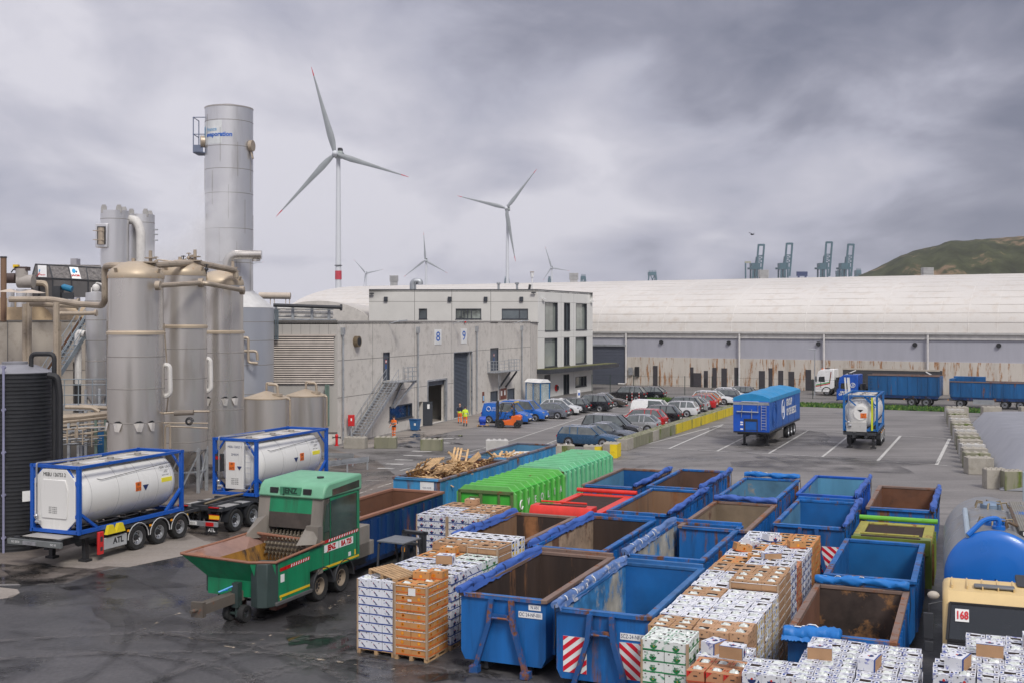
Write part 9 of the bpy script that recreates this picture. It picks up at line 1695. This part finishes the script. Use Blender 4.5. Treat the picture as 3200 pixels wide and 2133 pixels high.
def pose(stride=.12,armf=0.0,lean=0.0,look=0):
    return {'pelvis':(0,0,.95),'waist':(0,.0,1.1),'chest':(0,lean,1.36),'neck':(0,lean,1.50),'head0':(0,lean+.01,1.58),'head1':(0,lean+.015,1.69),'shL':(-.19,lean,1.41),'elL':(-.25,-.03+armf*.3,1.14),'wrL':(-.22,.05+armf,.92+armf*.7),'haL':(-.2,.08+armf*1.2,.85+armf*.9),'shR':(.19,lean,1.41),'elR':(.25,-.05+armf*.2,1.14),'wrR':(.24,.02+armf*.6,.90+armf*.3),'haR':(.23,.05+armf*.7,.82+armf*.35),'hipL':(-.1,0,.90),'knL':(-.11,stride*.7+.03,.50),'anL':(-.11,stride*.6,.09),'toL':(-.12,stride*.6+.16,.04),'hipR':(.1,0,.90),'knR':(.11,-stride*.2+.03,.50),'anR':(.11,-stride,.10),'toR':(.12,-stride+.15,.04)}
RAD={'pelvis':(.15,.12),'waist':(.145,.105),'chest':(.175,.12),'neck':(.062,.06),'head0':(.075,.085),'head1':(.088,.105),'shL':(.075,.075),'shR':(.075,.075),'elL':(.05,.05),'elR':(.05,.05),'wrL':(.034,.034),'wrR':(.034,.034),'haL':(.036,.018),'haR':(.036,.018),'hipL':(.105,.11),'hipR':(.105,.11),'knL':(.07,.07),'knR':(.07,.07),'anL':(.052,.055),'anR':(.052,.055),'toL':(.045,.035),'toR':(.045,.035)}
arm=lambda c:abs(c.x)>.215 and c.z>.7
head=lambda c:c.z>1.515
foot=lambda c:c.z<.16
hand=lambda c,P:any((Vector(c)-Vector(P[k])).length<.11 for k in('haL','haR'))
P=pose(.05,.28); person('worker in all-orange hi-vis suit standing by the mossy block, back half turned',gp(1231,1369),R(150),P,RAD,[(lambda c,P=P:hand(c,P),skinm),(head,skinm),(foot,boot),(lambda c:.92<c.z<1.22 and not arm(c),nv),(lambda c:1.22<c.z<1.27 or .60<c.z<.65 or .42<c.z<.46,refl),(lambda c:True,oj)],cap=mat('dark beanie',(.02,.02,.02),.8))
P=pose(.16); person('worker with bald head, black shirt, lime vest band and orange trousers, walking',gp(1437,1322),R(8),P,RAD,[(lambda c,P=P:hand(c,P),skinm),(head,skinm),(foot,boot),(lambda c:.98<c.z<1.12 and not arm(c),yj),(lambda c:1.12<c.z<1.15,refl),(lambda c:c.z>.98 and not (arm(c) and c.z<1.15),nv),(lambda c:arm(c),skinm),(lambda c:.55<c.z<.60,refl),(lambda c:True,oj)],cap=skinm,group='walking workers')
P=pose(.18); person('worker in bright lime jacket and orange trousers walking beside a colleague',gp(1454,1331),R(5),P,RAD,[(lambda c,P=P:hand(c,P),skinm),(head,skinm),(lambda c:c.z<.3,boot),(lambda c:1.12<c.z<1.16,refl),(lambda c:c.z>.88,yj),(lambda c:.55<c.z<.60,refl),(lambda c:True,oj)],group='walking workers')
q=MB(); p=gp(1231,1369); q.box(p.x+.25,p.x+.32,p.y-.1,p.y-.08,1.18,1.32); tag(q.build('handset',black),'dark handset held up by the worker in the orange suit','handset')
p=gp(1588,1334); fk=forklift('orange and black forklift with a driver in blue, in front of the blue vans',p,R(172),mat('forklift orange',(.72,.13,.015),.4,coat=.2,grime=.25))
sit={'pelvis':(0,-.1,.15),'waist':(0,-.12,.28),'chest':(0,-.08,.52),'neck':(0,-.06,.66),'head0':(0,-.05,.73),'head1':(0,-.04,.84),'shL':(-.19,-.07,.57),'elL':(-.24,.1,.36),'wrL':(-.14,.32,.40),'haL':(-.1,.4,.42),'shR':(.19,-.07,.57),'elR':(.24,.1,.36),'wrR':(.14,.32,.40),'haR':(.1,.4,.42),'hipL':(-.1,-.05,.12),'knL':(-.12,.38,.16),'anL':(-.11,.45,-.22),'toL':(-.11,.6,-.25),'hipR':(.1,-.05,.12),'knR':(.12,.38,.16),'anR':(.11,.45,-.22),'toR':(.11,.6,-.25)}
c_,s_=math.cos(R(172)),math.sin(R(172)); lx=-.3; person('forklift driver in blue overalls sitting on the orange forklift',Vector((p.x+lx*c_,p.y+lx*s_,.95)),R(172-90),sit,RAD,[(lambda c,P=sit:hand(c,P),skinm),(lambda c:c.z>.67,skinm),(lambda c:c.z<-.17,boot),(lambda c:True,mat('overall blue',(.02,.12,.4),.8))])
p=gp(1508,1332); pal((p.x-.5,p.y,0),-R(5),1.0,.8,'small pallet on the ground under the blue pump motor left of the forklift'); t=thing('electric_motor','round blue electric pump motor standing on a small pallet','motor',(p.x,p.y+.35,.146)); q=MB(); q.cyl((-.28,0,.42),(.28,0,.42),.32,n=20); q.cyl((-.34,0,.42),(-.28,0,.42),.2,n=14); q.box(-.25,.25,-.28,.28,0,.12); q.build('motor_body',mat('motor blue',(.008,.06,.45),.4,coat=.3),t,bevel=.02)
p=gp(1312,1765); fl_=gl(O1,-1.35,4.6,A1); fk2=forklift('black and orange forklift with grey roof and raised mast among the box stacks',Vector((fl_[0],fl_[1]-.0,0)),R(60),mat('charcoal orange forklift',(.05,.055,.06),.4),roofz=2.2); q=MB(); q.box(-1.235,-1.2,-.52,.52,.3,.7); q.build('orange_panel',orange,fk2); txt('TOYOTA',.2,white,fk2,(-1.24,0,.88),(R(90),0,-R(90)),bold=.01)
fk2.rotation_euler=(0,0,R(62)); q=MB(); q.box(.85,1.05,-.45,.45,2.25,2.35); q.box(.85,.95,-.45,-.35,1.2,2.35); q.box(.85,.95,.35,.45,1.2,2.35); q.build('load_backrest',dark,fk2)
# ---------------- thin air haze over the far plain
q=MB(); q.box(-2700,2700,-80,4300,-1.0,260); hm_=bpy.data.materials.new('haze'); hm_.use_nodes=True; t_=hm_.node_tree; t_.nodes.remove(t_.nodes['Principled BSDF']); v_=t_.nodes.new('ShaderNodeVolumePrincipled'); v_.inputs['Color'].default_value=(.86,.90,.97,1); v_.inputs['Density'].default_value=.00011; v_.inputs['Anisotropy'].default_value=.2; t_.links.new(v_.outputs[0],t_.nodes['Material Output'].inputs['Volume'])
hz_=q.build('haze',hm_,smooth=0); tag(hz_,'thin grey-blue air haze fading the distant turbines and cranes','haze',kind='stuff')
